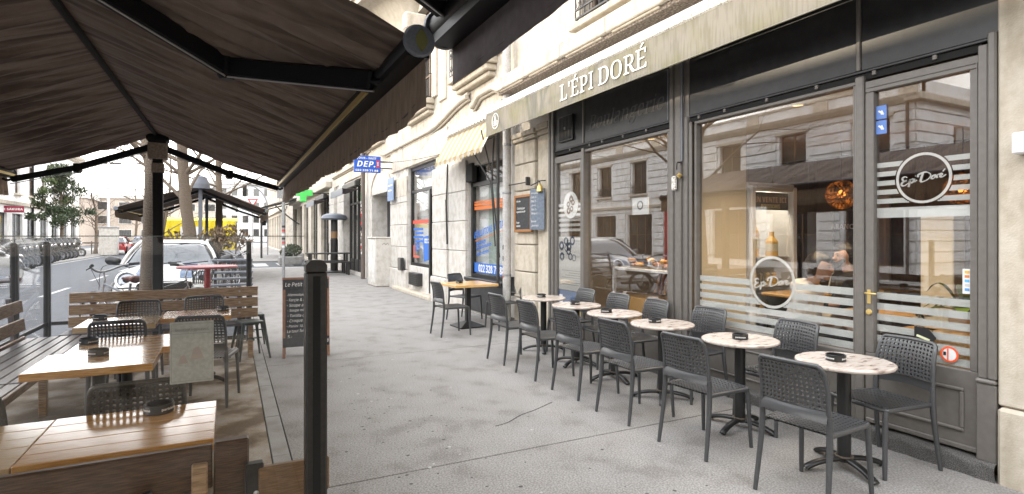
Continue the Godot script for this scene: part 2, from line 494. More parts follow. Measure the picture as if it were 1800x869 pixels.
	M.drain_brown = noisy(lin(0.07, 0.055, 0.045), lin(0.18, 0.15, 0.13), 0.3, 0.6, {"freq": 0.04})
	M.sign_blue = plain(lin(0.012, 0.09, 0.46), 0.4)
	M.sign_red = plain(lin(0.5, 0.03, 0.03), 0.5)
	M.chalkboard = noisy(lin(0.016, 0.017, 0.019), lin(0.035, 0.036, 0.04), 0.5, 0.6, {"freq": 0.015})
	M.chalkboard_blue = noisy(lin(0.10, 0.13, 0.17), lin(0.17, 0.20, 0.245), 0.5, 0.6, {"freq": 0.015})
	M.chalk = plain(lin(0.72, 0.71, 0.68), 0.9)
	M.frame_orange = noisy(lin(0.24, 0.10, 0.03), lin(0.36, 0.17, 0.06), 0.3, 0.4, {"stretch": Vector3(3, 0.5, 3)})
	M.frame_red = noisy(lin(0.20, 0.09, 0.05), lin(0.34, 0.17, 0.10), 0.3, 0.5, {"stretch": Vector3(3, 0.5, 3)})
	M.white_paint = plain(lin(0.72, 0.72, 0.72), 0.3)
	M.rubber = plain(grey(0.018), 0.8)
	M.chrome = plain(grey(0.7), 0.12, 1.0)
	M.dark = plain(grey(0.01), 0.9)
	M.red_paint = noisy(lin(0.32, 0.015, 0.02), lin(0.42, 0.03, 0.035), 0.3, 0.35)
	M.yellow_tarp = noisy(lin(0.62, 0.48, 0.01), lin(0.78, 0.62, 0.03), 0.8, 0.6)
	M.wood_window = noisy(lin(0.10, 0.055, 0.025), lin(0.18, 0.10, 0.05), 0.3, 0.4, {"stretch": Vector3(4, 0.5, 4)})

func build_ground() -> void:
	# carriageway level; the pavement and the terrace stand a kerb above it
	structure("road", MB.new().span(-300, 300, -0.45, -0.05, -500, 60), M.asphalt)
	var slab_stops := [6.0, 3.8, 0.06, -3.70, -7.46, -11.2, -14.95, -18.7, -22.4, -26.2, -30.0]
	var pv := structure("pavement", MB.new().span(0.39, 5.0, -0.4, -0.012, -30, 6), M.joint)
	for i in slab_stops.size() - 1:
		part(pv, "slab", MB.new().span(0.392, 4.9, -0.2, 0.0, slab_stops[i] - 0.007, slab_stops[i + 1] + 0.007, 0.003), M.pavement)
	var kerb := structure("kerb", MB.new().span(0.262, 0.386, -0.4, -0.01, -30, 6), M.joint)
	var z := 5.0
	var k := 0
	while z > -29.5:
		var l: float = [1.05, 0.98, 1.12, 1.02][k % 4]
		part(kerb, "kerb_stone", MB.new().span(0.266, 0.384, -0.3, 0.001 + 0.001 * (k % 3), z - 0.004, z - l + 0.004, 0.004), M.granite)
		z -= l; k += 1
	structure("terrace_floor", MB.new().span(-2.45, 0.258, -0.4, -0.002, -9.75, 6), M.terrace_floor)
	structure("far_pavement", MB.new().span(-15.6, -9.2, -0.5, 0.0, -130, -9), M.pavement)
	structure("crossing_pavement", MB.new().span(0.8, 6.5, -0.5, 0.0, -130, -38), M.pavement)
	# white markings on the crossing street and along the carriageway
	for i in 4:
		structure("road_marking", MB.new().span(-1.4 + i * 1.25, -0.7 + i * 1.25, -0.06, -0.046, -36.0, -32.5), M.road_paint)
	structure("road_marking", MB.new().span(0.2, 4.6, -0.06, -0.046, -31.2, -30.8), M.road_paint)
	for i in 9:
		structure("road_marking", MB.new().span(-4.62, -4.5, -0.06, -0.046, -16.0 - i * 6.0, -13.0 - i * 6.0), M.road_paint)
	structure("road_marking", MB.new().span(-9.0, -8.88, -0.06, -0.046, -90, -14), M.road_paint)
	# old chewing gum and specks trodden into the pavement
	var dark := MB.new()
	var pale := MB.new()
	for i in 190:
		var p := Vector3(rng.randf_range(0.6, 3.0), 0.0012, -rng.randf_range(1.5, 9.5))
		if i < 90: p = Vector3(0.95 + absf(rng.randfn(0, 0.5)), 0.0012, -2.6 - rng.randf() * 4.6)
		var r := rng.randf_range(0.004, 0.014)
		var mb := dark if i % 5 != 0 else pale
		var e := rng.randf_range(0.7, 1.3)
		for q in 8:
			var a := TAU * q / 8
			var b := TAU * (q + 1) / 8
			mb.tri(p + Vector3(0, 0.0018, 0), p + Vector3(cos(b) * r * e, 0, sin(b) * r), p + Vector3(cos(a) * r * e, 0, sin(a) * r))
	solo("chewing_gum", dark, plain(grey(0.07), 0.9), "old dark flecks of chewing gum trodden into the pavement", "gum", "", "stuff")
	solo("pale_flecks", pale, plain(grey(0.42), 0.9), "pale flecks and dried gum scattered over the grey pavement", "flecks", "", "stuff")
	# tar-filled crack near the chairs
	var cr := MB.new()
	var pts := [Vector3(1.98, 0, -4.26), Vector3(2.12, 0, -4.30), Vector3(2.3, 0, -4.42), Vector3(2.5, 0, -4.5), Vector3(2.75, 0, -4.63)]
	cr.tube(smooth(pts, 4), 0.007, 6, true, 0.25)
	solo("pavement_crack", cr, plain(grey(0.03), 0.8), "thin dark tar filled crack running towards the chairs", "crack")

# a wall slab in the plane x = const (facing -x) from z0 (near) to z1 (far) with openings [z_near, z_far, y0, y1]
func wall_panels(p: Node, x0: float, x1: float, z0: float, z1: float, y0: float, y1: float, openings: Array, m: Material) -> void:
	openings.sort_custom(func(a, b): return a[0] > b[0])
	var z := z0
	for o in openings:
		if z > o[0]: structure("wall", MB.new().span(x0, x1, y0, y1, z, o[0]), m, p)
		if o[2] > y0: structure("wall", MB.new().span(x0, x1, y0, o[2], o[0], o[1]), m, p)
		if o[3] < y1: structure("wall", MB.new().span(x0, x1, o[3], y1, o[0], o[1]), m, p)
		z = o[1]
	if z > z1: structure("wall", MB.new().span(x0, x1, y0, y1, z, z1), m, p)

# window set in a wall facing dir (-1 = towards -x), opening z0..z1, y0..y1
func wall_window(p: Node, x: float, dir: float, z0: float, z1: float, y0: float, y1: float, fm: Material, gm: Material, bars := 1, rows := 2) -> Node3D:
	var d := 0.06
	var mb := MB.new()
	var xa := x - 0.03
	var xb := x + 0.03
	mb.span(xa, xb, y0, y1, z0, z0 - d); mb.span(xa, xb, y0, y1, z1 + d, z1)
	mb.span(xa + .001, xb - .001, y1 - d, y1, z0 - d, z1 + d); mb.span(xa + .001, xb - .001, y0, y0 + d, z0 - d, z1 + d)
	for i in bars:
		var zc := lerpf(z0, z1, (i + 1.0) / (bars + 1.0))
		mb.span(xa + .002, xb - .002, y0 + d, y1 - d, zc + 0.04, zc - 0.04)
	for j in rows - 1:
		var yc := lerpf(y0, y1, (j + 1.0) / rows)
		mb.span(xa + .008, xb - .008, yc - 0.02, yc + 0.02, z0 - d, z1 + d)
	var w := part(p, "window", mb, fm)
	part(w, "pane", MB.new().span(x - 0.004, x + 0.004, y0 + d * 0.5, y1 - d * 0.5, z0 - d * .5, z1 + d * .5), gm)
	part(w, "curtain", MB.new().sheet(24, 1, func(u, v): return Vector3(x - dir * (0.12 + 0.02 * sin(u * 40.0)), lerpf(y0, y1, v), lerpf(z0, z1, u))), plain(lin(0.28, 0.27, 0.25), 0.9))
	return w

# wrought iron railing of a French balcony
func railing(p: Node, x: float, z0: float, z1: float, y0: float, y1: float, m: Material) -> void:
	var mb := MB.new()
	for y in [y0, y1, lerpf(y0, y1, 0.2), lerpf(y0, y1, 0.82)]:
		mb.span(x - 0.012, x + 0.012, y - 0.012, y + 0.012, z0, z1)
	var n := int(absf(z0 - z1) / 0.11)
	for i in n + 1:
		var zc := lerpf(z0, z1, float(i) / n)
		mb.span(x - 0.007, x + 0.007, y0, y1, zc - 0.007, zc + 0.007)
	for i in n:
		var zc := lerpf(z0, z1, (i + 0.5) / n)
		var c := Vector3(x, lerpf(y0, y1, 0.5), zc)
		mb.tube(arc(c, Vector3(0, 0.17 * (y1 - y0) / 0.6, 0), Vector3(0, 0, 0.045), 0, TAU, 10), 0.006, 4, false)
		for s in [-1.0, 1.0]:
			mb.tube(arc(c + Vector3(0, s * 0.13, 0), Vector3(0, 0.05, 0), Vector3(0, 0, 0.03), 0, TAU * 0.8, 7), 0.005, 4, false)
	for zc in [z0, z1]:
		for y in [y0, y1]:
			mb.span(x, x + 0.25, y - 0.01, y + 0.01, zc - 0.01, zc + 0.01)
	part(p, "railing", mb, m)

# horizontal moulding: profile (out, up) swept from z0 to z1 along the wall x
func moulding(p: Node, called: String, x: float, y: float, z0: float, z1: float, prof: Array, m: Material) -> void:
	var poly := PackedVector2Array()
	for q in prof: poly.append(Vector2(-q[0], q[1]))
	part(p, called, MB.new().prism(poly, minf(z0, z1), maxf(z0, z1), Transform3D(Basis(), Vector3(x, y, 0))), m)

func build_main_facade() -> void:
	# ---- building over the bakery
	var a := Node3D.new()
	a.name = numbered(self, "stone_building")
	add_child(a)
	tag(a, "cream stone building carrying the bakery, with a projecting ledge over the awning", "building")
	# near pillar with its plinth
	structure("pillar", MB.new().span(4.43, 4.95, 0.5, 3.92, 6.0, -1.83, 0.012), M.stone_warm, a)
	structure("plinth", MB.new().span(4.40, 4.95, -0.1, 0.494, 6.0, -1.824, 0.02), M.stone_warm, a)
	structure("wall", MB.new().span(4.5, 4.9, 3.94, 4.35, 6.0, -9.1), M.stone, a)
	# rusticated pier between bakery and plumber: two columns of blocks with recessed joints
	structure("pier_core", MB.new().span(4.53, 4.9, -0.1, 3.935, -7.62, -9.1), M.stone_grey, a)
	var ys := [0.02, 0.52, 0.98, 1.44, 1.90, 2.36, 2.82, 3.20]
	for i in ys.size() - 1:
		part(a, "stone_block", MB.new().span(4.455, 4.7, ys[i] + 0.008, ys[i + 1] - 0.008, -8.06, -8.80, 0.014), M.stone_warm)
	part(a, "pier_capital", MB.new().span(4.42, 4.7, 3.21, 3.27, -8.02, -8.84, 0.012).span(4.40, 4.7, 3.275, 3.36, -8.0, -8.86, 0.012), M.stone_warm)
	part(a, "pilaster", MB.new().span(4.50, 4.7, 0.0, 3.22, -7.66, -8.03, 0.01), M.stone_warm)
	part(a, "pilaster_capital", MB.new().span(4.46, 4.7, 3.23, 3.30, -7.64, -8.0, 0.012).span(4.43, 4.7, 3.305, 3.40, -7.63, -7.99, 0.012), M.stone_warm)
	# ledge: dirty soffit, face in blocks with small steps
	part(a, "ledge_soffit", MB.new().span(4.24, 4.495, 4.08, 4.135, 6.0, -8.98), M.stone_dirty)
	var z := -8.99
	while z < 6.0:
		part(a, "ledge_block", MB.new().span(4.18, 4.6, 4.14, 4.35, z + 1.07, z, 0.012), M.stone)
		part(a, "ledge_drip", MB.new().span(4.21, 4.3, 4.11, 4.138, z + 0.96, z + 0.1, 0.008), M.stone_warm)
		z += 1.08
	var ops := [[-5.35, -6.75, 4.62, 7.2], [-1.9, -3.3, 4.62, 7.2]]
	wall_panels(a, 4.5, 4.9, 6.0, -9.1, 4.353, 12.0, ops, M.stone)
	for o in [[-5.35, -6.75], [-1.9, -3.3]]:
		wall_window(a, 4.72, -1, o[0], o[1], 4.62, 7.2, M.wood_window, M.far_glass, 1, 3)
		part(a, "window_sill", MB.new().span(4.34, 4.72, 4.52, 4.616, o[0] + 0.1, o[1] - 0.1, 0.012), M.stone_warm)
		railing(a, 4.4, o[0], o[1], 4.68, 5.3, M.iron)
	# roof slab and back so that sun and sky do not leak into the rooms
	structure("roof", MB.new().span(4.5, 16.0, 12.0, 12.3, 6.0, -29.0), M.stone_grey, a)
	structure("back_wall", MB.new().span(15.7, 16.0, -0.1, 12.0, 6.0, -29.0), M.stone_grey, a)
	structure("side_wall", MB.new().span(4.95, 15.7, -0.1, 12.0, 6.0, 5.7), M.stone_grey, a)
	structure("upper_floor", MB.new().span(4.92, 15.7, 3.95, 4.2, 5.7, -29.0), M.stone_grey, a)

	# ---- neighbouring building with the plumber's shop
	var b := Node3D.new()
	b.name = numbered(self, "stone_building")
	add_child(b)
	tag(b, "cream stone building with iron balconies and curved moulding beyond the bakery", "building")
	var gops := [[-9.25, -11.05, 0.72, 3.05], [-13.15, -15.55, 0.12, 3.5], [-17.45, -20.15, 0.02, 3.02], [-21.6, -25.2, 0.1, 3.85]]
	wall_panels(b, 4.5, 5.1, -9.1, -29.0, -0.1, 3.95, gops, M.stone_grey)
	# splayed stone piers
	for q in [[-11.07, -12.1, 4.44], [-12.12, -13.14, 4.40], [-15.57, -16.5, 4.45], [-16.52, -17.42, 4.46], [-25.22, -26.4, 4.40], [-27.6, -28.98, 4.36]]:
		var yt: float = 3.2 if q[0] > -20 else 3.9
		var nb := 4
		for k in nb:
			part(b, "stone_block", MB.new().span(q[2] - 0.003 * (k % 2), 4.62, lerpf(0.62, yt, float(k) / nb) + 0.004, lerpf(0.62, yt, float(k + 1) / nb) - 0.004, q[0], q[1], 0.014), [M.stone_grey, M.stone_pier, M.stone_grey][(k + int(-q[0])) % 3])
		part(b, "pier_base", MB.new().span(q[2] - 0.05, 4.62, -0.05, 0.61, q[0] + 0.01, q[1] - 0.01, 0.025), M.stone_grey)
	# block joints on the plumber's piers: capitals
	for q in [[-15.57, -17.42]]:
		part(b, "pier_block", MB.new().span(4.44, 4.62, 2.72, 3.3, q[0], q[1], 0.02), M.stone)
	# arched doorway: head made of an extruded spandrel
	var poly := PackedVector2Array()
	for p in [Vector2(-17.45, 3.02), Vector2(-17.45, 3.93), Vector2(-20.15, 3.93), Vector2(-20.15, 3.02)]: poly.append(p)
	var arcp := arc(Vector3(-18.8, 3.02, 0), Vector3(-1.35, 0, 0), Vector3(0, 0.72, 0), 0, PI, 14)
	for p in arcp: poly.append(Vector2(p.x, p.y))
	var zx := Transform3D(Basis(Vector3(0, 0, 1), Vector3(0, 1, 0), Vector3(-1, 0, 0)), Vector3.ZERO)
	part(b, "arch_head", MB.new().prism(poly, -5.1, -4.496, zx), M.stone_grey)
	part(b, "arch_ring", MB.new().tube(arc(Vector3(4.49, 3.02, -18.8), Vector3(0, 0, -1.43), Vector3(0, 0.8, 0), 0, PI, 16), 0.04, 8), M.stone)
	part(b, "passage_door", MB.new().span(5.05, 5.12, 0.0, 3.8, -17.46, -20.14), plain(lin(0.03, 0.03, 0.035), 0.5))
	# lintel panels, ledge and curved hood moulding above the shops
	part(b, "lintel_panel", MB.new().span(4.44, 4.55, 3.52, 4.12, -12.2, -17.3, 0.015), M.stone)
	part(b, "lintel_panel", MB.new().span(4.44, 4.55, 3.55, 4.12, -9.3, -12.1, 0.015), M.stone)
	part(b, "lintel_panel", MB.new().span(4.44, 4.55, 3.9, 4.25, -21.3, -28.5, 0.015), M.stone)
	for e in [[-9.15, -10.65, 4.22, 0.17], [-10.9, -18.6, 4.2, 0.0], [-20.3, -28.9, 4.4, 0.0]]:
		var path := []
		for i in 25:
			var t := i / 24.0
			var up: float = 0.0
			if e[3] > 0.0: up = e[3] * (smoothstep(0.0, 0.35, t) - smoothstep(0.72, 1.0, t) * 0.95)
			else: up = 0.30 * (1.0 - smoothstep(0.0, 0.32, t)) + 0.12 * smoothstep(0.92, 1.0, t)
			path.append(Vector3(4.42, e[2] + up, lerpf(e[0], e[1], t)))
		var hm := MB.new()
		for dy in [[0.0, 0.05, 4.41], [0.075, 0.035, 4.44], [-0.06, 0.03, 4.46]]:
			var pp := []
			for p in path: pp.append(Vector3(dy[2], p.y + dy[0], p.z))
			hm.tube(pp, dy[1], 8, true)
		part(b, "hood_moulding", hm, M.stone)
	# upper wall with first-floor windows and their balconies
	var wins := [[-9.75, -11.35], [-13.4, -15.2], [-18.3, -20.1], [-22.8, -24.4], [-26.4, -27.8]]
	var uops := []
	for w in wins: uops.append([w[0], w[1], 5.0, 7.6])
	wall_panels(b, 4.5, 4.9, -9.1, -29.0, 3.96, 12.0, uops, M.stone)
	for w in wins:
		wall_window(b, 4.75, -1, w[0], w[1], 5.0, 7.6, M.wood_window, M.far_glass, 1, 3)
		part(b, "balcony_slab", MB.new().span(4.2, 4.75, 4.86, 4.995, w[0] + 0.18, w[1] - 0.18, 0.015).span(4.28, 4.6, 4.74, 4.855, w[0] + 0.12, w[1] - 0.12, 0.02).span(4.36, 4.6, 4.64, 4.735, w[0] + 0.06, w[1] - 0.06, 0.02), M.stone_warm)
		railing(b, 4.24, w[0] + 0.12, w[1] - 0.12, 5.03, 5.6, M.iron)
		for zz in [w[0] + 0.24, w[1] - 0.24]:
			part(b, "window_surround", MB.new().span(4.43, 4.6, 4.998, 7.85, zz + 0.16, zz - 0.16, 0.015), M.stone)
		part(b, "window_head", MB.new().span(4.40, 4.6, 7.86, 8.1, w[0] + 0.45, w[1] - 0.45, 0.02), M.stone)
	for zz in [-12.35, -16.8, -21.4, -25.4]:
		part(b, "wall_strip", MB.new().span(4.455, 4.6, 4.8, 7.9, zz, zz - 0.5, 0.01), M.stone)
	# bow balcony on a coved corbel
	var c := Vector3(4.5, 0, -17.4)
	var cove := func(u: float, v: float) -> Vector3:
		var t := u * PI
		var r := 0.35 + 0.65 * (1.0 - sqrt(maxf(0.0, 1.0 - v * v)) * 0.92)
		return c + Vector3(-1.35 * r * sin(t), 7.0 + 1.15 * v, 3.3 * (0.7 + 0.3 * r) * cos(t))
	part(b, "bow_corbel", MB.new().sheet(36, 12, cove), M.stone_warm)
	for e in [[8.15, 8.32, 1.42], [8.32, 8.6, 1.5], [8.6, 9.6, 1.3]]:
		var pb := PackedVector2Array()
		for i in 33:
			var t := PI * i / 32.0
			pb.append(Vector2(-e[2] * sin(t), 3.4 * e[2] / 1.4 * cos(t)))
		var xf := Transform3D(Basis(Vector3(1, 0, 0), Vector3(0, 0, 1), Vector3(0, 1, 0)), c)
		part(b, "bow_ledge", MB.new().prism(pb, e[0] + 0.002, e[1], xf), M.stone)
	part(b, "bracket", MB.new().span(3.9, 4.5, 6.8, 7.25, -13.75, -14.05, 0.05).span(4.1, 4.5, 6.4, 6.8, -13.77, -14.03, 0.05), M.stone)
	structure("end_wall", MB.new().span(4.9, 15.7, -0.1, 12.0, -28.7, -29.0), M.stone_grey, b)
	# stores further on: frames and panes
	for q in [[-21.65, -25.15, 4]]:
		var st := part(b, "store_front", MB.new().span(4.68, 4.74, 0.1, 0.6, q[0], q[1]), M.iron)
		part(st, "head_rail", MB.new().span(4.66, 4.76, 3.72, 3.84, q[0], q[1]), M.iron)
		part(st, "transom", MB.new().span(4.66, 4.76, 2.9, 2.98, q[0], q[1]), M.iron)
		for i in q[2] + 1:
			var zz := lerpf(q[0], q[1], float(i) / q[2])
			part(st, "mullion", MB.new().span(4.65, 4.77, 0.1, 3.84, zz + 0.04, zz - 0.04), M.iron)
		part(st, "pane", MB.new().span(4.70, 4.71, 0.6, 3.75, q[0], q[1]), M.window_glass)
		part(st, "backing", MB.new().span(5.4, 5.45, 0.0, 3.9, q[0], q[1]), M.render_white)

func build_far_facade() -> void:
	# buildings on the bakery's side beyond the neighbour, still along the pavement
	var lab := ["pale stone building with dark framed shop windows beyond the patio heater", "narrow pale building behind the green pharmacy cross", "distant pale building at the far end of the pavement"]
	var spans := [[-29.05, -38.0, 9.5], [-38.05, -49.0, 11.0], [-55.0, -85.0, 12.0]]
	for k in 3:
		var s: Array = spans[k]
		var b := Node3D.new()
		b.name = numbered(self, "shop_building")
		add_child(b)
		tag(b, lab[k], "building", "buildings along the pavement")
		var n := int(absf(s[0] - s[1]) / 3.0)
		var gops := []
		var uops := []
		for i in n:
			var za := lerpf(s[0], s[1], (i + 0.16) / n)
			var zb := lerpf(s[0], s[1], (i + 0.84) / n)
			gops.append([za, zb, 0.12, 3.7])
			uops.append([lerpf(za, zb, 0.2), lerpf(za, zb, 0.8), 5.0, 7.4])
		wall_panels(b, 4.5, 4.9, s[0], s[1], -0.1, 3.95, gops, M.stone)
		wall_panels(b, 4.5, 4.9, s[0], s[1], 3.96, s[2], uops, M.stone)
		part(b, "cornice", MB.new().span(4.2, 4.6, 4.0, 4.3, s[0], s[1], 0.03), M.stone)
		structure("roof", MB.new().span(4.4, 14, s[2], s[2] + 0.3, s[0], s[1]), M.stone_grey, b)
		structure("side_wall", MB.new().span(4.9, 14, -0.1, s[2], s[0], s[0] - 0.2), M.stone_grey, b)
		for o in gops: wall_window(b, 4.7, -1, o[0], o[1], 0.12, 3.7, M.iron, M.far_glass, 2, 2)
		for o in uops: wall_window(b, 4.7, -1, o[0], o[1], 5.0, 7.4, M.wood_window, M.far_glass, 1, 2)
	# dark roller awnings over two of the shops
	for e in [[-22.0, -24.8, "dark roller awning box over the shop window beyond the arched doorway"], [-30.2, -33.6, "dark shop awning over the window behind the patio heater"]]:
		var t := thing("shop_awning", e[2], "awning", Vector3(4.3, 3.2, (e[0] + e[1]) / 2), 0.0, "small shop awnings")
		var l: float = (e[0] - e[1]) / 2
		part(t, "roller_box", MB.new().span(-0.05, 0.16, 0.3, 0.55, -l, l, 0.04), M.iron)
		part(t, "fabric", MB.new().span(-0.5, 0.1, 0.18, 0.2, -l, l), M.awning_dark)
		part(t, "flap", MB.new().span(-0.52, -0.5, -0.05, 0.22, -l, l), M.cap_grey)

func build_opposite() -> void:
	# building across the street: seen in the shop windows, and its roof shades the street
	var b := Node3D.new()
	b.name = numbered(self, "corner_building")
	add_child(b)
	tag(b, "pale rusticated two storey corner building across the street", "building")
	var x := -15.3
	var gops := []
	var uops := []
	var gz := [-14.4, -18.2, -22.0, -25.8, -29.6, -33.4, -37.2, -41.0]
	for zc in gz:
		gops.append([zc + 1.25, zc - 1.25, 0.3, 3.0])
		uops.append([zc + 0.72, zc - 0.72, 4.35, 6.5])
	wall_panels(b, x - 0.5, x, -12.7, -43.0, -0.1, 3.5, gops, M.opposite_wall)
	wall_panels(b, x - 0.5, x, -12.7, -43.0, 3.52, 7.0, uops, M.opposite_wall)
	# courses of stone, proud of the wall, with open joints
	for i in 15:
		var y := 0.5 + i * 0.44
		if absf(y - 3.58) < 0.1: continue
		var zz := -12.7
		var list := gops if y < 3.2 else uops
		for o in list:
			if y + 0.4 > o[2] - 0.12 and y < o[3] + 0.12:
				part(b, "stone_course", MB.new().span(x, x + 0.075, y, y + 0.36, zz, o[0] + 0.16, 0.012), M.opposite_wall)
				zz = o[1] - 0.16
		part(b, "stone_course", MB.new().span(x, x + 0.075, y, y + 0.36, zz, -43.0, 0.012), M.opposite_wall)
	moulding(b, "string_course", x, 3.36, -12.7, -43.0, [[0, 0], [-0.16, 0.04], [-0.2, 0.2], [0, 0.26]], M.stone)
	moulding(b, "cornice", x, 6.9, -12.5, -43.0, [[0, 0], [-0.15, 0.03], [-0.3, 0.2], [-0.36, 0.34], [0, 0.36]], M.stone)
	part(b, "parapet", MB.new().span(x - 0.3, x + 0.02, 7.27, 7.75, -12.5, -43.0), M.opposite_wall)
	part(b, "parapet_cap", MB.new().span(x - 0.36, x + 0.08, 7.755, 7.88, -12.45, -43.0, 0.02), M.stone)
	for i in 9:
		part(b, "parapet_pier", MB.new().span(x + 0.022, x + 0.09, 7.27, 7.75, -12.6 - i * 3.75, -13.3 - i * 3.75, 0.01), M.stone)
	for o in gops: wall_window(b, x - 0.2, 1, o[0], o[1], 0.3, 3.0, M.wood_window, M.far_glass, 2, 2)
	for o in uops:
		wall_window(b, x - 0.2, 1, o[0], o[1], 4.35, 6.5, M.wood_window, M.far_glass, 1, 1)
		part(b, "window_sill", MB.new().span(x - 0.05, x + 0.2, 4.22, 4.345, o[0] + 0.22, o[1] - 0.22, 0.015), M.stone)
		part(b, "window_head", MB.new().span(x - 0.05, x + 0.12, 6.51, 6.68, o[0] + 0.2, o[1] - 0.2, 0.015), M.stone)
		railing(b, x + 0.1, o[0], o[1], 4.4, 5.0, M.iron)
	# return along the side street
	var sops := [[-18.6, -19.6]]
	structure("side_wall", MB.new().span(-38, x - 0.5, -0.1, 7.0, -13.2, -12.7), M.opposite_wall, b)
	for i in 15:
		part(b, "side_course", MB.new().span(-30, x, 0.5 + i * 0.44, 0.875 + i * 0.44, -12.7, -12.63, 0.012), M.opposite_wall)
	for xc in [-18.6, -22.4]:
		var w := part(b, "side_window", MB.new().span(xc - 0.65, xc + 0.65, 4.2, 6.15, -12.66, -12.6), M.wood_window)
		part(w, "pane", MB.new().span(xc - 0.55, xc - 0.04, 4.3, 6.05, -12.598, -12.59).span(xc + 0.04, xc + 0.55, 4.3, 6.05, -12.598, -12.59), M.far_glass)
	part(b, "side_cornice", MB.new().span(-38, x + 0.3, 6.95, 7.24, -13, -12.35, 0.03), M.stone)
	part(b, "side_parapet", MB.new().span(-38, x, 7.25, 7.8, -13, -12.5, 0.03), M.opposite_wall)
	part(b, "drainpipe", MB.new().tube([Vector3(x + 0.12, 0, -12.95), Vector3(x + 0.12, 7.0, -12.95)], 0.06, 8), M.drain_brown)
	structure("roof", MB.new().span(-38, x - 0.3, 7.5, 7.7, -13.0, -43.0), M.stone_grey, b)
	# red shop uprights and dark blinds at street level
	for zz in [-24.0, -26.9]:
		part(b, "red_pilaster", MB.new().span(x + 0.08, x + 0.15, 0, 3.3, zz + 0.12, zz - 0.12, 0.01), M.red_paint)
	# further building on the left of the photograph
	var c := Node3D.new()
	c.name = numbered(self, "street_building")
	add_child(c)
	tag(c, "white two storey building at the far left behind the evergreen tree", "building")
	x = -15.0
	gops = []; uops = []
	for i in 9:
		var zc := -46.2 - i * 3.5
		gops.append([zc + 1.2, zc - 1.2, 0.3, 3.3])
		uops.append([zc + 0.62, zc - 0.62, 4.9, 7.3])
	wall_panels(c, x - 0.5, x, -44.0, -76.5, -0.1, 3.9, gops, M.opposite_wall)
	wall_panels(c, x - 0.5, x, -44.0, -76.5, 3.92, 10.0, uops, M.opposite_wall)
	moulding(c, "string_course", x, 3.9, -44.0, -76.5, [[0, 0], [-0.2, 0.05], [-0.25, 0.3], [0, 0.4]], M.stone)
	moulding(c, "cornice", x, 9.4, -44.0, -76.7, [[0, 0], [-0.3, 0.1], [-0.5, 0.35], [-0.6, 0.6], [0, 0.65]], M.stone)
	structure("roof", MB.new().span(-30, x, 10.0, 10.5, -44.0, -76.5), M.stone_grey, c)
	structure("end_wall", MB.new().span(-30, x - 0.5, -0.1, 10.0, -76.0, -76.5), M.opposite_wall, c)
	for o in gops: wall_window(c, x - 0.2, 1, o[0], o[1], 0.3, 3.3, M.iron, M.far_glass, 1, 2)
	for o in uops:
		wall_window(c, x - 0.2, 1, o[0], o[1], 4.9, 7.3, M.wood_window, M.far_glass, 1, 2)
		part(c, "window_sill", MB.new().span(x - 0.05, x + 0.2, 4.75, 4.89, o[0] + 0.2, o[1] - 0.2), M.stone)
	part(c, "drainpipe", MB.new().tube([Vector3(x + 0.12, 0, -60.0), Vector3(x + 0.12, 9.4, -60.0)], 0.09, 8), M.dark)
	# restaurant sign and yellow poster on that building
	var sg := thing("shop_sign", "small dark red restaurant sign board on the white building at far left", "sign", Vector3(-14.6, 3.54, -53.8))
	part(sg, "board", MB.new().bbox(Vector3.ZERO, Vector3(1.5, 0.48, 0.1), 0.02), plain(lin(0.22, 0.012, 0.04), 0.5))
	lettered(sg, "lettering", "Pat SAKURA", 0.16, Vector3(0, 0, 0.051), Basis(), M.white_print, "Droid Sans", 0, 1.1, 700)
	var yp := thing("yellow_banner", "yellow draped banner in the window under the red sign", "banner", Vector3(-14.85, 0.4, -52.0))
	part(yp, "cloth", MB.new().sheet(10, 8, func(u, v): return Vector3(0.05 * sin(u * 9 + v * 4), v * 2.6, (0.5 - u) * 1.6 * (1.0 - 0.4 * v))), M.yellow_tarp)

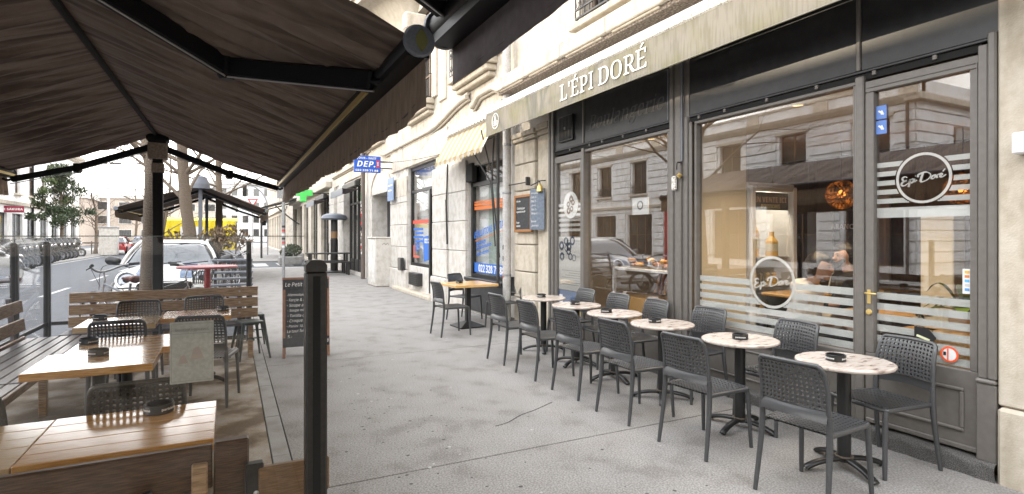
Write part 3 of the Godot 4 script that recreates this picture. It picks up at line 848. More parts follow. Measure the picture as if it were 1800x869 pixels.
func build_far_street() -> void:
	# low brick building and pale wall closing the street on the left
	var sets := [
		["brick_building", "brown brick building closing the end of the street", Vector3(-32, 0, -118), Vector3(22, 7.6, 14), noisy(lin(0.36, 0.30, 0.25), lin(0.44, 0.37, 0.31), 3.0, 0.9), 6, 3],
		["pale_building", "pale beige building at the street's end beside the brick one", Vector3(-12, 0, -128), Vector3(20, 8.2, 14), noisy(lin(0.40, 0.34, 0.28), lin(0.48, 0.42, 0.36), 3.0, 0.9), 6, 3],
		["office_block", "pale grey office block with rows of windows above the far awning", Vector3(7, 0, -165), Vector3(30, 14.5, 14), noisy(lin(0.5, 0.5, 0.5), lin(0.58, 0.58, 0.58), 4.0, 0.8), 12, 4],
		["grey_building", "grey building behind the office block at the crossing", Vector3(-30, 0, -180), Vector3(30, 11, 14), noisy(lin(0.4, 0.4, 0.42), lin(0.5, 0.5, 0.52), 4.0, 0.8), 9, 5]]
	for s in sets:
		var t := thing(s[0], s[1], "building", s[2])
		var d: Vector3 = s[3]
		part(t, "wall", MB.new().span(-d.x / 2, d.x / 2, -0.2, d.y, -d.z / 2, d.z / 2), s[4])
		part(t, "roof", MB.new().span(-d.x / 2 - 0.3, d.x / 2 + 0.3, d.y, d.y + 0.6, -d.z / 2 - 0.3, d.z / 2 + 0.3), M.stone_grey)
		for j in s[6]:
			for i in s[5]:
				var wx := lerpf(-d.x / 2, d.x / 2, (i + 0.5) / s[5])
				var wy := lerpf(0.8, d.y, (j + 0.15) / s[6])
				var hw: float = d.x / s[5] * 0.3
				var hh: float = d.y / s[6] * 0.55
				var w := part(t, "window", MB.new().span(wx - hw, wx + hw, wy, wy + hh, d.z / 2 + 0.002, d.z / 2 + 0.08), M.render_white)
				part(w, "pane", MB.new().span(wx - hw + 0.1, wx + hw - 0.1, wy + 0.1, wy + hh - 0.1, d.z / 2 + 0.08, d.z / 2 + 0.1), M.far_glass)
	# yellow market tent and its white side
	var y := thing("market_tent", "yellow tarpaulin market tent beyond the parked car", "tent", Vector3(-1.6, -0.12, -36))
	part(y, "canvas", MB.new().sheet(40, 8, func(u, v): return Vector3(-1.7 + 3.6 * u, 0.9 + 1.65 * v, 0.16 * sin(u * 55.0) * (1.0 - v) + 0.05 * sin(u * 23))), M.yellow_tarp)
	part(y, "roof", MB.new().sheet(10, 4, func(u, v): return Vector3(-1.75 + 3.7 * u, 2.55 + 0.2 * sin(v * PI), -0.1 - 2.6 * v)), M.yellow_tarp)
	part(y, "side_panel", MB.new().span(-0.9, 0.2, 0.9, 2.2, 0.2, 0.26), M.white_paint)
	for xx in [-1.65, 0.0, 1.85]:
		part(y, "pole", MB.new().tube([Vector3(xx, 0, -0.05), Vector3(xx, 2.55, -0.05)], 0.04, 6), M.galva)
	# glazed canopy on iron brackets at the far corner
	var k := thing("glass_canopy", "curved iron and glass canopy at the far pavement corner", "canopy", Vector3(4.4, 0, -43))
	part(k, "iron_frame", MB.new().tube(smooth([Vector3(0.1, 4.3, 0), Vector3(-1.2, 3.9, 0), Vector3(-2.6, 3.5, 0)]), 0.06, 6).tube(smooth([Vector3(0, 2.4, 0), Vector3(-0.7, 2.9, 0), Vector3(-1.6, 3.7, 0)]), 0.05, 6).tube(smooth([Vector3(0.1, 4.3, -8), Vector3(-1.2, 3.9, -8), Vector3(-2.6, 3.5, -8)]), 0.06, 6).tube([Vector3(-2.6, 3.5, 0.1), Vector3(-2.6, 3.5, -8.1)], 0.06, 6), M.iron)
	part(k, "roof_glass", MB.new().sheet(8, 6, func(u, v): return Vector3(0.1 - 2.7 * v, 4.38 - 0.84 * v + 0.06 * sin(v * PI), 0.1 - 8.2 * u)), plain(lin(0.22, 0.24, 0.24), 0.3))
	part(k, "post", MB.new().tube([Vector3(-2.5, -0.1, -0.1), Vector3(-2.5, 3.5, -0.1)], 0.07, 8), M.iron)
	# planter and outdoor tables at the far corner
	for e in [[2.9, -33.0, "stone planter tub with dark shrub far along the pavement"], [3.6, -38.5, "second stone planter tub behind the first, far along the pavement"]]:
		var pl := thing("planter", e[2], "planter", Vector3(e[0], 0, e[1]), 0, "planters at the far crossing")
		part(pl, "tub", MB.new().span(-0.6, 0.6, 0, 0.45, -0.4, 0.4, 0.05), M.granite)
		part(pl, "shrub", leaf_cloud(Vector3(0, 0.7, 0), Vector3(0.55, 0.35, 0.35), 200, 0.12), M.leaf)
	# traffic lights and yield sign
	var tl := thing("traffic_light", "tall traffic light with a curved arm at the crossing", "traffic light", Vector3(2.67, 0, -50))
	part(tl, "pole", MB.new().tube(smooth([Vector3(0, 0, 0), Vector3(0, 3.6, 0), Vector3(-0.25, 4.8, 0), Vector3(-0.9, 5.5, 0), Vector3(-1.7, 5.75, 0)]), 0.06, 8), M.galva)
	part(tl, "signal_head", MB.new().span(-1.85, -1.55, 4.75, 5.7, -0.12, 0.12, 0.03), M.dark)
	part(tl, "signal_head", MB.new().span(-0.42, -0.12, 2.4, 3.4, -0.12, 0.12, 0.03), M.dark)
	var ys := thing("yield_sign", "white and red triangular yield sign by the far traffic light", "road sign", Vector3(1.72, 0, -55.0))
	part(ys, "pole", MB.new().tube([Vector3(0, 0, -0.05), Vector3(0, 4.6, -0.05)], 0.035, 8), M.galva)
	part(ys, "rim", MB.new().prism(PackedVector2Array([Vector2(-0.45, 4.85), Vector2(0.45, 4.85), Vector2(0, 4.07)]), -0.01, 0.01), M.sign_red)
	part(ys, "face", MB.new().prism(PackedVector2Array([Vector2(-0.27, 4.75), Vector2(0.27, 4.75), Vector2(0, 4.28)]), 0.0, 0.02), M.white_paint)
	# street lamp on the left
	var la := thing("street_lamp", "slim tall street lamp behind the parked motorbikes", "street lamp", Vector3(-9.35, 0, -58))
	part(la, "pole", MB.new().tube([Vector3(0, 0, 0), Vector3(0, 7.4, 0), Vector3(0.2, 7.7, 0)], [0.12, 0.07, 0.05], 8), M.white_paint)
	part(la, "lamp_head", MB.new().bbox(Vector3(0.5, 7.75, 0), Vector3(0.9, 0.14, 0.3), 0.05), M.iron)
	var cb := thing("utility_cabinet", "pale grey street cabinet at the foot of the slim lamp", "cabinet", Vector3(-8.9, 0, -55.5))
	part(cb, "body", MB.new().span(-0.6, 0.6, 0, 2.2, -0.5, 0.5, 0.03), M.stone_grey)
	part(cb, "top", MB.new().span(-0.65, 0.65, 2.2, 2.3, -0.55, 0.55, 0.02), M.galva)

func leaf_cloud(c: Vector3, r: Vector3, n: int, s: float) -> MB:
	var mb := MB.new()
	for i in n:
		var d := Vector3(rng.randfn(), rng.randfn(), rng.randfn()).normalized() * pow(rng.randf(), 0.45)
		var p := c + d * r
		var b := Basis.from_euler(Vector3(rng.randf() * TAU, rng.randf() * TAU, rng.randf() * TAU))
		var e := s * rng.randf_range(0.6, 1.3)
		mb.tri(p + b * Vector3(-e * 0.4, 0, 0), p + b * Vector3(0, 0, e), p + b * Vector3(e * 0.4, 0, 0))
		mb.tri(p + b * Vector3(-e * 0.4, 0, 0), p + b * Vector3(e * 0.4, 0, 0), p + b * Vector3(0, e * 0.2, -e))
	return mb

# bare tree: recursive tapering limbs
func limb(mb: MB, tw: MB, p: Vector3, d: Vector3, len_: float, r: float, depth: int, droop: float) -> void:
	var pts := [p]
	var rad := [r]
	var q := p
	var dd := d
	var k := 4 if depth > 1 else 3
	var tips := []
	for i in k:
		dd = (dd + Vector3(rng.randfn(), rng.randfn() * 0.6 + droop, rng.randfn()) * 0.13).normalized()
		q += dd * len_ / k
		pts.append(q)
		rad.append(r * lerpf(1.0, 0.45, (i + 1.0) / k))
		tips.append([q, dd, rad[-1]])
	(mb if r > 0.03 else tw).tube(pts, rad, 9 if r > 0.08 else (6 if r > 0.03 else 4), false)
	if depth <= 0: return
	for i in tips.size():
		var nb := 1 if i < tips.size() - 1 else 2
		if depth >= 3 and i == 0: continue
		for j in nb:
			var ax := Vector3(rng.randfn(), rng.randfn(), rng.randfn()).normalized()
			var nd: Vector3 = (tips[i][1] + ax.cross(tips[i][1]).normalized() * rng.randf_range(0.5, 1.0)).normalized()
			if nd.y < -0.2: nd.y *= -0.5
			limb(mb, tw, tips[i][0], nd, len_ * rng.randf_range(0.5, 0.75), tips[i][2] * rng.randf_range(0.5, 0.75), depth - 1, droop)

func bare_tree(label: String, at: Vector3, trunk_h: float, r: float, lean: Vector3, depth: int, seed_: int, crown := 3.0) -> void:
	rng.seed = seed_
	var t := thing("bare_tree", label, "tree", at, 0, "bare street trees")
	var mb := MB.new()
	var tw := MB.new()
	var top := Vector3(0, trunk_h, 0) + lean
	var pts := []
	var rad := []
	for i in 13:
		var f := i / 12.0
		pts.append(Vector3.ZERO.lerp(top, f) + Vector3(sin(f * 5 + seed_), 0, cos(f * 4 + seed_)) * r * 0.25)
		rad.append(r * (1.35 - 0.35 * minf(1, f * 6)) * lerpf(1.0, 0.72, f) * (1.0 + 0.05 * sin(f * 31 + seed_)))
	mb.tube(pts, rad, 16, false)
	for i in 9:
		var a := TAU * i / 9.0 * 2.0 + rng.randf()
		var f := rng.randf_range(0.55, 1.0) if i > 1 else 1.0
		var d := Vector3(cos(a), rng.randf_range(0.35, 1.1), sin(a)).normalized()
		limb(mb, tw, pts[int(f * 12)], d, crown * rng.randf_range(0.7, 1.1), r * 0.3, depth, 0.02)
	limb(mb, tw, pts[12], Vector3(0, 1, 0), crown, r * 0.6, depth, 0.0)
	part(t, "trunk", mb, M.bark)
	part(t, "crown", tw, M.twig)

func build_trees() -> void:
	bare_tree("bare plane tree rising just behind the central awning pole", Vector3(-1.10, -0.1, -10.0), 4.2, 0.135, Vector3(0.0, 0, -0.15), 4, 5)
	bare_tree("leaning bare tree rising behind the far awning's left slope", Vector3(-0.93, -0.1, -19.2), 4.6, 0.19, Vector3(-0.4, 0, 0), 4, 8, 3.2)
	bare_tree("thinner bare tree to the right of the leaning trunk", Vector3(-0.55, -0.1, -27.0), 5.0, 0.16, Vector3(0.1, 0, 0), 4, 12, 3.6)
	bare_tree("bare multi branched tree left of the leaning trunk", Vector3(-3.4, -0.1, -34.0), 3.0, 0.10, Vector3(0.4, 0, 0), 4, 15, 4.2)
	bare_tree("small bare tree with a guard rail behind the motorbikes", Vector3(-10.6, 0, -60.0), 3.2, 0.14, Vector3(0.1, 0, 0), 3, 19, 2.6)
	bare_tree("small bare tree in front of the brick building", Vector3(-9.2, 0, -72.0), 4.4, 0.13, Vector3(0.1, 0, 0), 3, 23, 2.6)
	bare_tree("bare tree beside the far red car", Vector3(-7.0, 0, -80.0), 4.6, 0.16, Vector3(-0.1, 0, 0), 3, 29, 3.0)
	rng.seed = 31
	var t := thing("evergreen_tree", "dark leafy evergreen tree above the parked motorbikes", "tree", Vector3(-11.9, 0, -55.0))
	var mb := MB.new()
	mb.tube([Vector3.ZERO, Vector3(0.05, 2.4, 0), Vector3(0, 5.8, 0)], [0.15, 0.11, 0.05], 8)
	var lf := MB.new()
	var ll := MB.new()
	for i in 44:
		var h := rng.randf()
		var a := rng.randf() * TAU
		var rr := 2.15 * sqrt(rng.randf()) * (1.0 - 0.75 * h * h)
		var c := Vector3(cos(a) * rr, 2.5 + 4.3 * h, sin(a) * rr)
		mb.tube([Vector3(0, c.y * 0.75, 0), c], [0.03, 0.012], 4, false)
		(lf if i % 4 else ll).add(leaf_cloud(c, Vector3(0.62, 0.42, 0.62) * rng.randf_range(0.7, 1.15), 120, 0.13))
	part(t, "trunk", mb, M.bark)
	part(t, "crown", lf, M.leaf)
	part(t, "light_leaves", ll, M.leaf_light)
	# timber guards round the young trees
	for e in [[-11.9, -53.5, "timber tree guard rail under the evergreen tree"], [-10.6, -58.5, "timber tree guard rail round the small bare tree"]]:
		var g := thing("tree_guard", e[2], "guard rail", Vector3(e[0], 0, e[1]), 0, "timber tree guards")
		part(g, "rail", MB.new().span(-1.2, 1.2, 0.9, 1.02, -0.03, 0.03, 0.01), M.twig)
		for xx in [-1.0, 0.0, 1.0]:
			part(g, "post", MB.new().tube([Vector3(xx, 0, -0.05), Vector3(xx, 1.1, -0.05)], 0.05, 6), M.twig)

# unseen buildings behind the camera, added to block the sky mirrored in the glass
func build_behind() -> void:
	var sets := [["stone_building", "cream building continuing the bakery's row behind the viewer", Vector3(4.5, 0, 26), 6.05, 46.0, -1.0, M.stone], ["street_building", "white building across the side street behind the viewer", Vector3(-15.3, 0, 26), 2.0, 46.0, 1.0, M.opposite_wall]]
	for s in sets:
		var b := Node3D.new()
		b.name = numbered(self, s[0])
		add_child(b)
		tag(b, s[1], "building")
		var x: float = s[2].x
		var d: float = s[5]
		var xa: float = x if d < 0 else x - 0.5
		var gops := []
		var uops := []
		for i in 9:
			var zc: float = lerpf(s[4], s[3], (i + 0.5) / 9.0)
			gops.append([zc + 1.4, zc - 1.4, 0.3, 3.1])
			uops.append([zc + 0.65, zc - 0.65, 4.6, 6.8])
		wall_panels(b, xa, xa + 0.5, s[4], s[3], -0.1, 3.7, gops, s[6])
		wall_panels(b, xa, xa + 0.5, s[4], s[3], 3.72, 11.0, uops, s[6])
		for o in gops: wall_window(b, x - d * 0.2, d, o[0], o[1], o[2], o[3], M.iron, M.far_glass, 2, 2)
		for o in uops: wall_window(b, x - d * 0.2, d, o[0], o[1], o[2], o[3], M.wood_window, M.far_glass, 1, 2)
		part(b, "cornice", MB.new().span(x - 0.35, x + 0.35, 10.6, 11.0, s[3], s[4], 0.03), M.stone)
		structure("roof", MB.new().span(minf(x, x - d * 9), maxf(x, x - d * 9), 11.0, 11.3, s[3], s[4]), M.stone_grey, b)
	var e := thing("street_building", "added stone building closing the street behind the viewer, blocking sky reflections", "building", Vector3(-5, 0, 52))
	part(e, "wall", MB.new().span(-26, 26, -0.2, 15, 0, 8), M.stone_grey)
	for j in 4:
		for i in 13:
			var w := part(e, "window", MB.new().span(-24.6 + i * 4, -23.4 + i * 4, 1.0 + j * 3.6, 3.1 + j * 3.6, -0.06, -0.002), M.wood_window)
			part(w, "pane", MB.new().span(-24.5 + i * 4, -23.5 + i * 4, 1.1 + j * 3.6, 3.0 + j * 3.6, -0.08, -0.061), M.far_glass)
	part(e, "roof", MB.new().span(-26.4, 26.4, 15, 15.6, -0.4, 8), M.stone_grey)

func arm_box(a: Vector3, b: Vector3, w: float, h: float) -> MB:
	var d := (b - a)
	var z := d.normalized()
	var x := Vector3.UP.cross(z).normalized()
	var y := z.cross(x)
	return MB.new().bbox((a + b) / 2, Vector3(w, h, d.length()), 0.012, Basis(x, y, z))

# two-sided folding-arm awning on a ridge beam: slopes to xr on the right and xl on the left
func double_awning(label: String, z0: float, z1: float, rx: float, ry: float, xr: float, yr: float, xl: float, yl: float, drop: float, arms: Array, seed_: int, inset := 0.0, bar := 0.055) -> Node3D:
	var t := thing("folding_arm_awning", label, "awning", Vector3(rx, 0, (z0 + z1) / 2), 0, "dark awnings over the terraces")
	var h := (z0 - z1) / 2
	part(t, "ridge_beam", MB.new().bbox(Vector3(0, ry - 0.03, 0), Vector3(0.04, 0.06, h * 2), 0.015), M.dark)
	var nz := FastNoiseLite.new()
	nz.seed = seed_
	nz.frequency = 1.0
	nz.fractal_octaves = 3
	for side in [1.0, -1.0]:
		var xe: float = (xr if side > 0 else xl) - rx
		var ye: float = yr if side > 0 else yl
		var fab := func(u: float, v: float) -> Vector3:
			# v 0 ridge .. 1 edge, u along the street
			var z := lerpf(h - inset, -h, u)
			var zz := z + 0.35 * sin(v * PI) * (0.5 - u) * 0.3
			var bulge := sin(v * PI)
			var rip := nz.get_noise_2d((z + 0.25 * v * v) * 2.6, v * 0.5) * 0.05 + nz.get_noise_2d((z + 0.3 * v) * 8.0 + 40, v * 0.6 + 7) * 0.042
			for cz in [0.22, 0.47, 0.73]: rip -= 0.02 * exp(-pow((u - cz) * 60.0, 2.0))
			var amp := 0.25 + 0.75 * bulge + 0.3 * v
			return Vector3(lerpf(0.0, xe, v), lerpf(ry, ye, v) - 0.012 * bulge + rip * amp, zz)
		var mb := MB.new()
		if side > 0: mb.sheet(220, 22, func(u, v): return fab.call(1.0 - u, v))
		else: mb.sheet(220, 22, fab)
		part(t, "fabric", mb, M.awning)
		var bx := xe
		var by := ye - (0.02 if inset == 0.0 else 0.085)
		var b := MB.new()
		b.tube([Vector3(bx, by, h), Vector3(bx, by, -h)], bar, 14)
		b.span(bx - bar * 0.8, bx + bar * 0.9, by - bar * 1.15, by - 0.01, -h, h)
		var fb := part(t, "front_bar", b, M.awning_arm)
		if inset == 0.0: part(fb, "brass_strip", MB.new().span(bx - side * (bar + 0.004), bx - side * (bar - 0.014), by - 0.050, by - 0.018, -h + 0.02, h - 0.75 if inset == 0.0 else h - 0.2), M.brass)
		# end caps: flattened discs
		for zz in [h + 0.012, -h - 0.012]:
			var prof := [Vector2(0, 0.014), Vector2(bar * 1.1, 0.012), Vector2(bar * 1.25, 0.0), Vector2(bar * 1.2, -0.016), Vector2(0, -0.016)]
			var bas := Basis(Vector3(1, 0, 0), Vector3(0, 0, 1 if zz > 0 else -1), Vector3(0, -1 if zz > 0 else 1, 0))
			var capm := part(fb, "end_cap", MB.new().lathe(prof, 20, Vector3(bx, by, zz), bas), M.cap_grey)
			if zz > 0 and inset == 0.0 and side > 0:
				part(t, "moss_patch", MB.new().sheet(6, 8, func(u, v): return Vector3(bx - 0.026 * sin(v * PI) + 0.052 * u * sin(v * PI) + 0.006, by - 0.05 + 0.1 * v, zz + 0.016 + 0.004 * sin(u * PI))), M.moss)
		# hanging flap with soft waves
		var flap := func(u: float, v: float) -> Vector3:
			var z := lerpf(h - inset, -h, u)
			var w := (0.016 if inset == 0.0 else 0.003) * v * sin(z * 21.0 + nz.get_noise_1d(z * 2.0) * 5.0) * (0.4 + 0.6 * u)
			var lift := 0.05 * v * (1.0 - smoothstep(0.0, 0.06, u)) if inset == 0.0 else 0.0
			return Vector3(bx + side * (bar * 0.55 + w), by - bar - v * drop + lift + 0.012 * v * sin(z * 3.0), z)
		part(t, "flap", MB.new().sheet(240, 6, flap), M.awning_flap if inset == 0.0 else M.awning_dark)
		# hem line
		var hem := []
		for i in 60:
			hem.append(flap.call(i / 59.0, 0.8) + Vector3(side * 0.004, 0, 0))
		part(t, "hem", MB.new().tube(hem, 0.004, 5), M.awning_dark)
		for a in arms:
			# a = [z at ridge, z at elbow, z at bar]
			var sh := Vector3(side * 0.06, ry - (0.13 if a[0] > -5 else 0.19), a[0] - (z0 + z1) / 2)
			var wr := Vector3(xe - side * 0.06, ye - (0.05 if a[0] > -5 else 0.12), a[2] - (z0 + z1) / 2)
			var el := Vector3(lerpf(sh.x, wr.x, 0.56), lerpf(sh.y, wr.y, 0.56) - (0.015 if a[0] > -5 else 0.03), a[1] - (z0 + z1) / 2)
			var am := part(t, "folding_arm", arm_box(sh, el, 0.06, 0.12 if a[0] > -5 else 0.085).add(arm_box(el, wr, 0.05, 0.11 if a[0] > -5 else 0.075)), M.awning_arm)
			part(am, "elbow", MB.new().lathe([Vector2(0, -0.075), Vector2(0.04, -0.075), Vector2(0.052, -0.05), Vector2(0.052, 0.05), Vector2(0, 0.06)], 14, el), M.awning_arm)
			part(am, "cable", MB.new().tube([sh + Vector3(0.0, -0.062, 0.035), el + Vector3(0, -0.066, 0.035), wr + Vector3(0, -0.058, 0.03)], 0.006, 5), M.alu)
			part(am, "bracket", MB.new().tube(smooth([wr, wr + Vector3(side * 0.02, -0.015, 0.06), wr + Vector3(side * 0.05, 0.0, 0.1)]), 0.016, 8), M.awning_arm)
	return t

func barrier_post(label: String, x: float, z: float, ph := 1.49) -> void:
	var t := thing("barrier_post", label, "post", Vector3(x, 0, z), 0, "dark posts of the glass barrier")
	part(t, "post", MB.new().bbox(Vector3(0, ph / 2 - 0.03, 0), Vector3(0.07, ph + 0.03, 0.07), 0.006), M.terrace_post)
	part(t, "groove", MB.new().span(-0.012, 0.012, 0.05, ph - 0.03, 0.0352, 0.0372), M.dark)
	part(t, "cap", MB.new().prism(PackedVector2Array([Vector2(-0.0346, ph - 0.0148), Vector2(0.0346, ph - 0.0148), Vector2(0.0346, ph + 0.008), Vector2(0.020, ph + 0.024), Vector2(-0.020, ph + 0.024), Vector2(-0.0346, ph + 0.008)]), -0.0346, 0.0346), M.terrace_post)

func glass_panel(label: String, a: Vector3, b: Vector3) -> void:
	var t := thing("glass_barrier", label, "glass panel", (a + b) / 2, atan2(-(b - a).z, (b - a).x), "glass panels of the terrace barrier")
	var l := (b - a).length() / 2
	part(t, "pane", MB.new().span(-l, l, 0.1, 1.595, -0.004, 0.004), M.barrier_glass)
	part(t, "edge", MB.new().span(-l, l, 1.5955, 1.599, -0.0042, 0.0042), M.glass_edge)
	part(t, "bottom_rail", MB.new().span(-l, l, 0.04, 0.098, -0.02, 0.02, 0.005), M.terrace_post)
	part(t, "middle_rail", MB.new().span(-l, l, 0.40, 0.45, -0.026, -0.006, 0.004), M.terrace_post)

func build_terrace() -> void:
	double_awning("large dark brown folding arm awning over the wooden terrace tables", -2.27, -9.4, -0.93, 3.02, 0.70, 2.43, -2.56, 2.43, 0.25, [[-3.05, -3.69, -2.85], [-9.2, -9.3, -9.2]], 3)
	double_awning("dark awning at the top of the photo, overlapping the near end of the first", 3.4, -2.46, -0.93, 3.2, 0.88, 2.64, -2.76, 2.64, 0.17, [[-1.6, -1.95, -2.3], [2.0, 1.7, 1.3]], 6, 0.28, 0.075)
	double_awning("far dark awning with a pale hood over the next terrace", -22.0, -28.0, -0.95, 3.35, 1.15, 2.5, -3.35, 2.5, 0.25, [[-22.6, -22.8, -22.5], [-27, -27.2, -27]], 9)
	# central post of the first awning and the posts of the others
	for e in [[-0.905, -9.12, 2.92, "dark square awning post with a timber clad head in the terrace corner"], [-0.93, 2.6, 3.0, "dark square awning post behind the near tables"], [-0.95, -22.1, 3.3, "grey awning post under the pale hood of the far awning"], [-0.95, -27.7, 3.3, "back post of the far awning"]]:
		var t := thing("awning_post", e[3], "post", Vector3(e[0], 0, e[1]), 0, "awning posts")
		part(t, "shaft", MB.new().bbox(Vector3(0, e[2] / 2, 0), Vector3(0.12, e[2], 0.12), 0.008), M.awning_arm if e[1] > -20 else M.cap_grey)
		if e[1] > -20:
			part(t, "groove", MB.new().span(-0.02, 0.02, 0.1, 2.4, 0.0605, 0.063), M.dark)
			part(t, "timber_head", MB.new().bbox(Vector3(0, 2.76, 0), Vector3(0.225, 0.22, 0.2), 0.006), noisy(lin(0.24, 0.19, 0.14), lin(0.36, 0.30, 0.24), 0.4, 0.7))
			part(t, "timber_block", MB.new().bbox(Vector3(0, 2.53, 0), Vector3(0.145, 0.13, 0.15), 0.006), noisy(lin(0.24, 0.19, 0.14), lin(0.36, 0.30, 0.24), 0.4, 0.7))
			part(t, "head_plate", MB.new().bbox(Vector3(0, 2.93, 0), Vector3(0.26, 0.11, 0.24), 0.03), M.awning_arm)
		else:
			part(t, "hood", MB.new().lathe([Vector2(0.3, 0.0), Vector2(0.29, 0.16), Vector2(0.2, 0.4), Vector2(0.0, 0.48)], 16, Vector3(0, 3.2, 0.1)), M.cap_grey)
	# glass barrier round the terrace
	barrier_post("nearest dark barrier post, tall in the middle of the photo", 0.262, -2.05)
	barrier_post("dark barrier post at the terrace's far right corner", 0.24, -9.4)
	barrier_post("dark barrier post at the terrace's far left corner", -2.18, -9.4)
	barrier_post("dark barrier post on the left, next to the corner one", -2.2, -8.22)
	for e in [[-6.9, "dark barrier post third along the left side"], [-5.6, "dark barrier post fourth along the left side"], [-4.3, "dark barrier post fifth along the left side"], [-3.0, "dark barrier post sixth along the left side"]]:
		barrier_post(e[1], -2.2, e[0])
	glass_panel("clear glass panel in front of the near table, its top at eye level", Vector3(-2.2, 0, -2.05), Vector3(0.225, 0, -2.05))
	glass_panel("clear glass panel between the corner post and the awning post", Vector3(-2.14, 0, -9.4), Vector3(-0.97, 0, -9.4))
	glass_panel("clear glass panel right of the awning post, before the red table", Vector3(-0.84, 0, -9.4), Vector3(0.2, 0, -9.4))
	var zs := [-9.36, -8.26, -8.18, -6.94, -6.86, -5.64, -5.56, -4.34, -4.26, -3.04]
	var nm := ["last", "second last", "third", "second", "first"]
	for i in 5:
		glass_panel("clear glass panel, %s along the terrace's left side" % nm[i], Vector3(-2.2, 0, zs[i * 2]), Vector3(-2.2, 0, zs[i * 2 + 1]))
	# small notice stuck to the near glass, printed side away
	var n := thing("paper_notice", "pale laminated notice stuck to the near glass panel, seen from behind", "notice", Vector3(-0.112, 1.227, -2.06))
	part(n, "sheet", MB.new().bbox(Vector3.ZERO, Vector3(0.122, 0.196, 0.002), 0.0006), noisy(lin(0.34, 0.35, 0.31), lin(0.40, 0.41, 0.37), 0.2, 0.6))
	var mir := Basis(Vector3(-1, 0, 0), Vector3(0, 1, 0), Vector3(0, 0, -1))
	var faint := plain(lin(0.26, 0.27, 0.24), 0.7)
	var title := letters("Section Quizard", 0.009, "Droid Serif", 0.25, 1.0, 0.0006)
	var back := MB.new()
	for i in range(0, title.v.size(), 3):
		var p := []
		for j in 3: p.append(Vector3(-title.v[i + j].x, title.v[i + j].y + 0.072, 0.0012))
		back.tri(p[0], p[1], p[2])
	part(n, "show_through", back, faint)
	var ln := MB.new()
	for e in [[-0.056, 0.056, 0.059, 0.0605], [-0.056, 0.056, 0.09, 0.0912], [-0.056, 0.056, -0.0912, -0.09], [-0.0572, -0.056, -0.0912, 0.0912], [0.056, 0.0572, -0.0912, 0.0912]]:
		ln.span(e[0], e[1], e[2], e[3], 0.0008, 0.0014)
	part(n, "print_border", ln, faint)
	var pk := plain(lin(0.36, 0.31, 0.275), 0.7)
	for e in [[0.012, -0.005, 0.017], [-0.026, -0.022, 0.012]]:
		part(n, "print_picture", MB.new().prism(PackedVector2Array([Vector2(e[0] - e[2], e[1] - e[2] * 1.2), Vector2(e[0] + e[2] * 1.3, e[1] - e[2]), Vector2(e[0] + e[2] * 0.4, e[1] + e[2] * 1.3), Vector2(e[0] - e[2] * 0.5, e[1] + e[2] * 0.9)]), 0.0008, 0.0013), pk)
	# thin strip light under the first awning's near fabric is not lit; dark beam ends only

func stripes(p: Node, x: float, z0: float, z1: float, ys: Array, gap_c: Vector2, gap_r: float, m: Material) -> void:
	# frosted bands with a round opening left free around the emblem
	for e in ys:
		var ym: float = (e[0] + e[1]) / 2
		var mb := MB.new()
		var dy := absf(ym - gap_c.y)
		if dy < gap_r:
			var n := 4
			for k in n:
				var ya := lerpf(e[0], e[1], float(k) / n)
				var yb := lerpf(e[0], e[1], float(k + 1) / n)
				var dd := (ya + yb) / 2 - gap_c.y
				var w := sqrt(maxf(0.0, gap_r * gap_r - dd * dd))
				if z0 > gap_c.x + w: mb.span(x, x + 0.002, ya, yb, z0, gap_c.x + w)
				if gap_c.x - w > z1: mb.span(x, x + 0.002, ya, yb, gap_c.x - w, z1)
		else:
			mb.span(x, x + 0.002, e[0], e[1], z0, z1)
		part(p, "frosted_stripe", mb, m)

func ring_zy(x: float, c: Vector2, r0: float, r1: float, seg := 40) -> MB:
	var mb := MB.new()
	for i in seg:
		var a := TAU * i / seg
		var b := TAU * (i + 1) / seg
		var f := func(r: float, t: float, xx: float) -> Vector3: return Vector3(xx, c.y + r * sin(t), c.x + r * cos(t))
		mb.quad(f.call(r0, b, x), f.call(r0, a, x), f.call(r1, a, x), f.call(r1, b, x))
		mb.quad(f.call(r0, a, x + 0.002), f.call(r0, b, x + 0.002), f.call(r1, b, x + 0.002), f.call(r1, a, x + 0.002))
	return mb

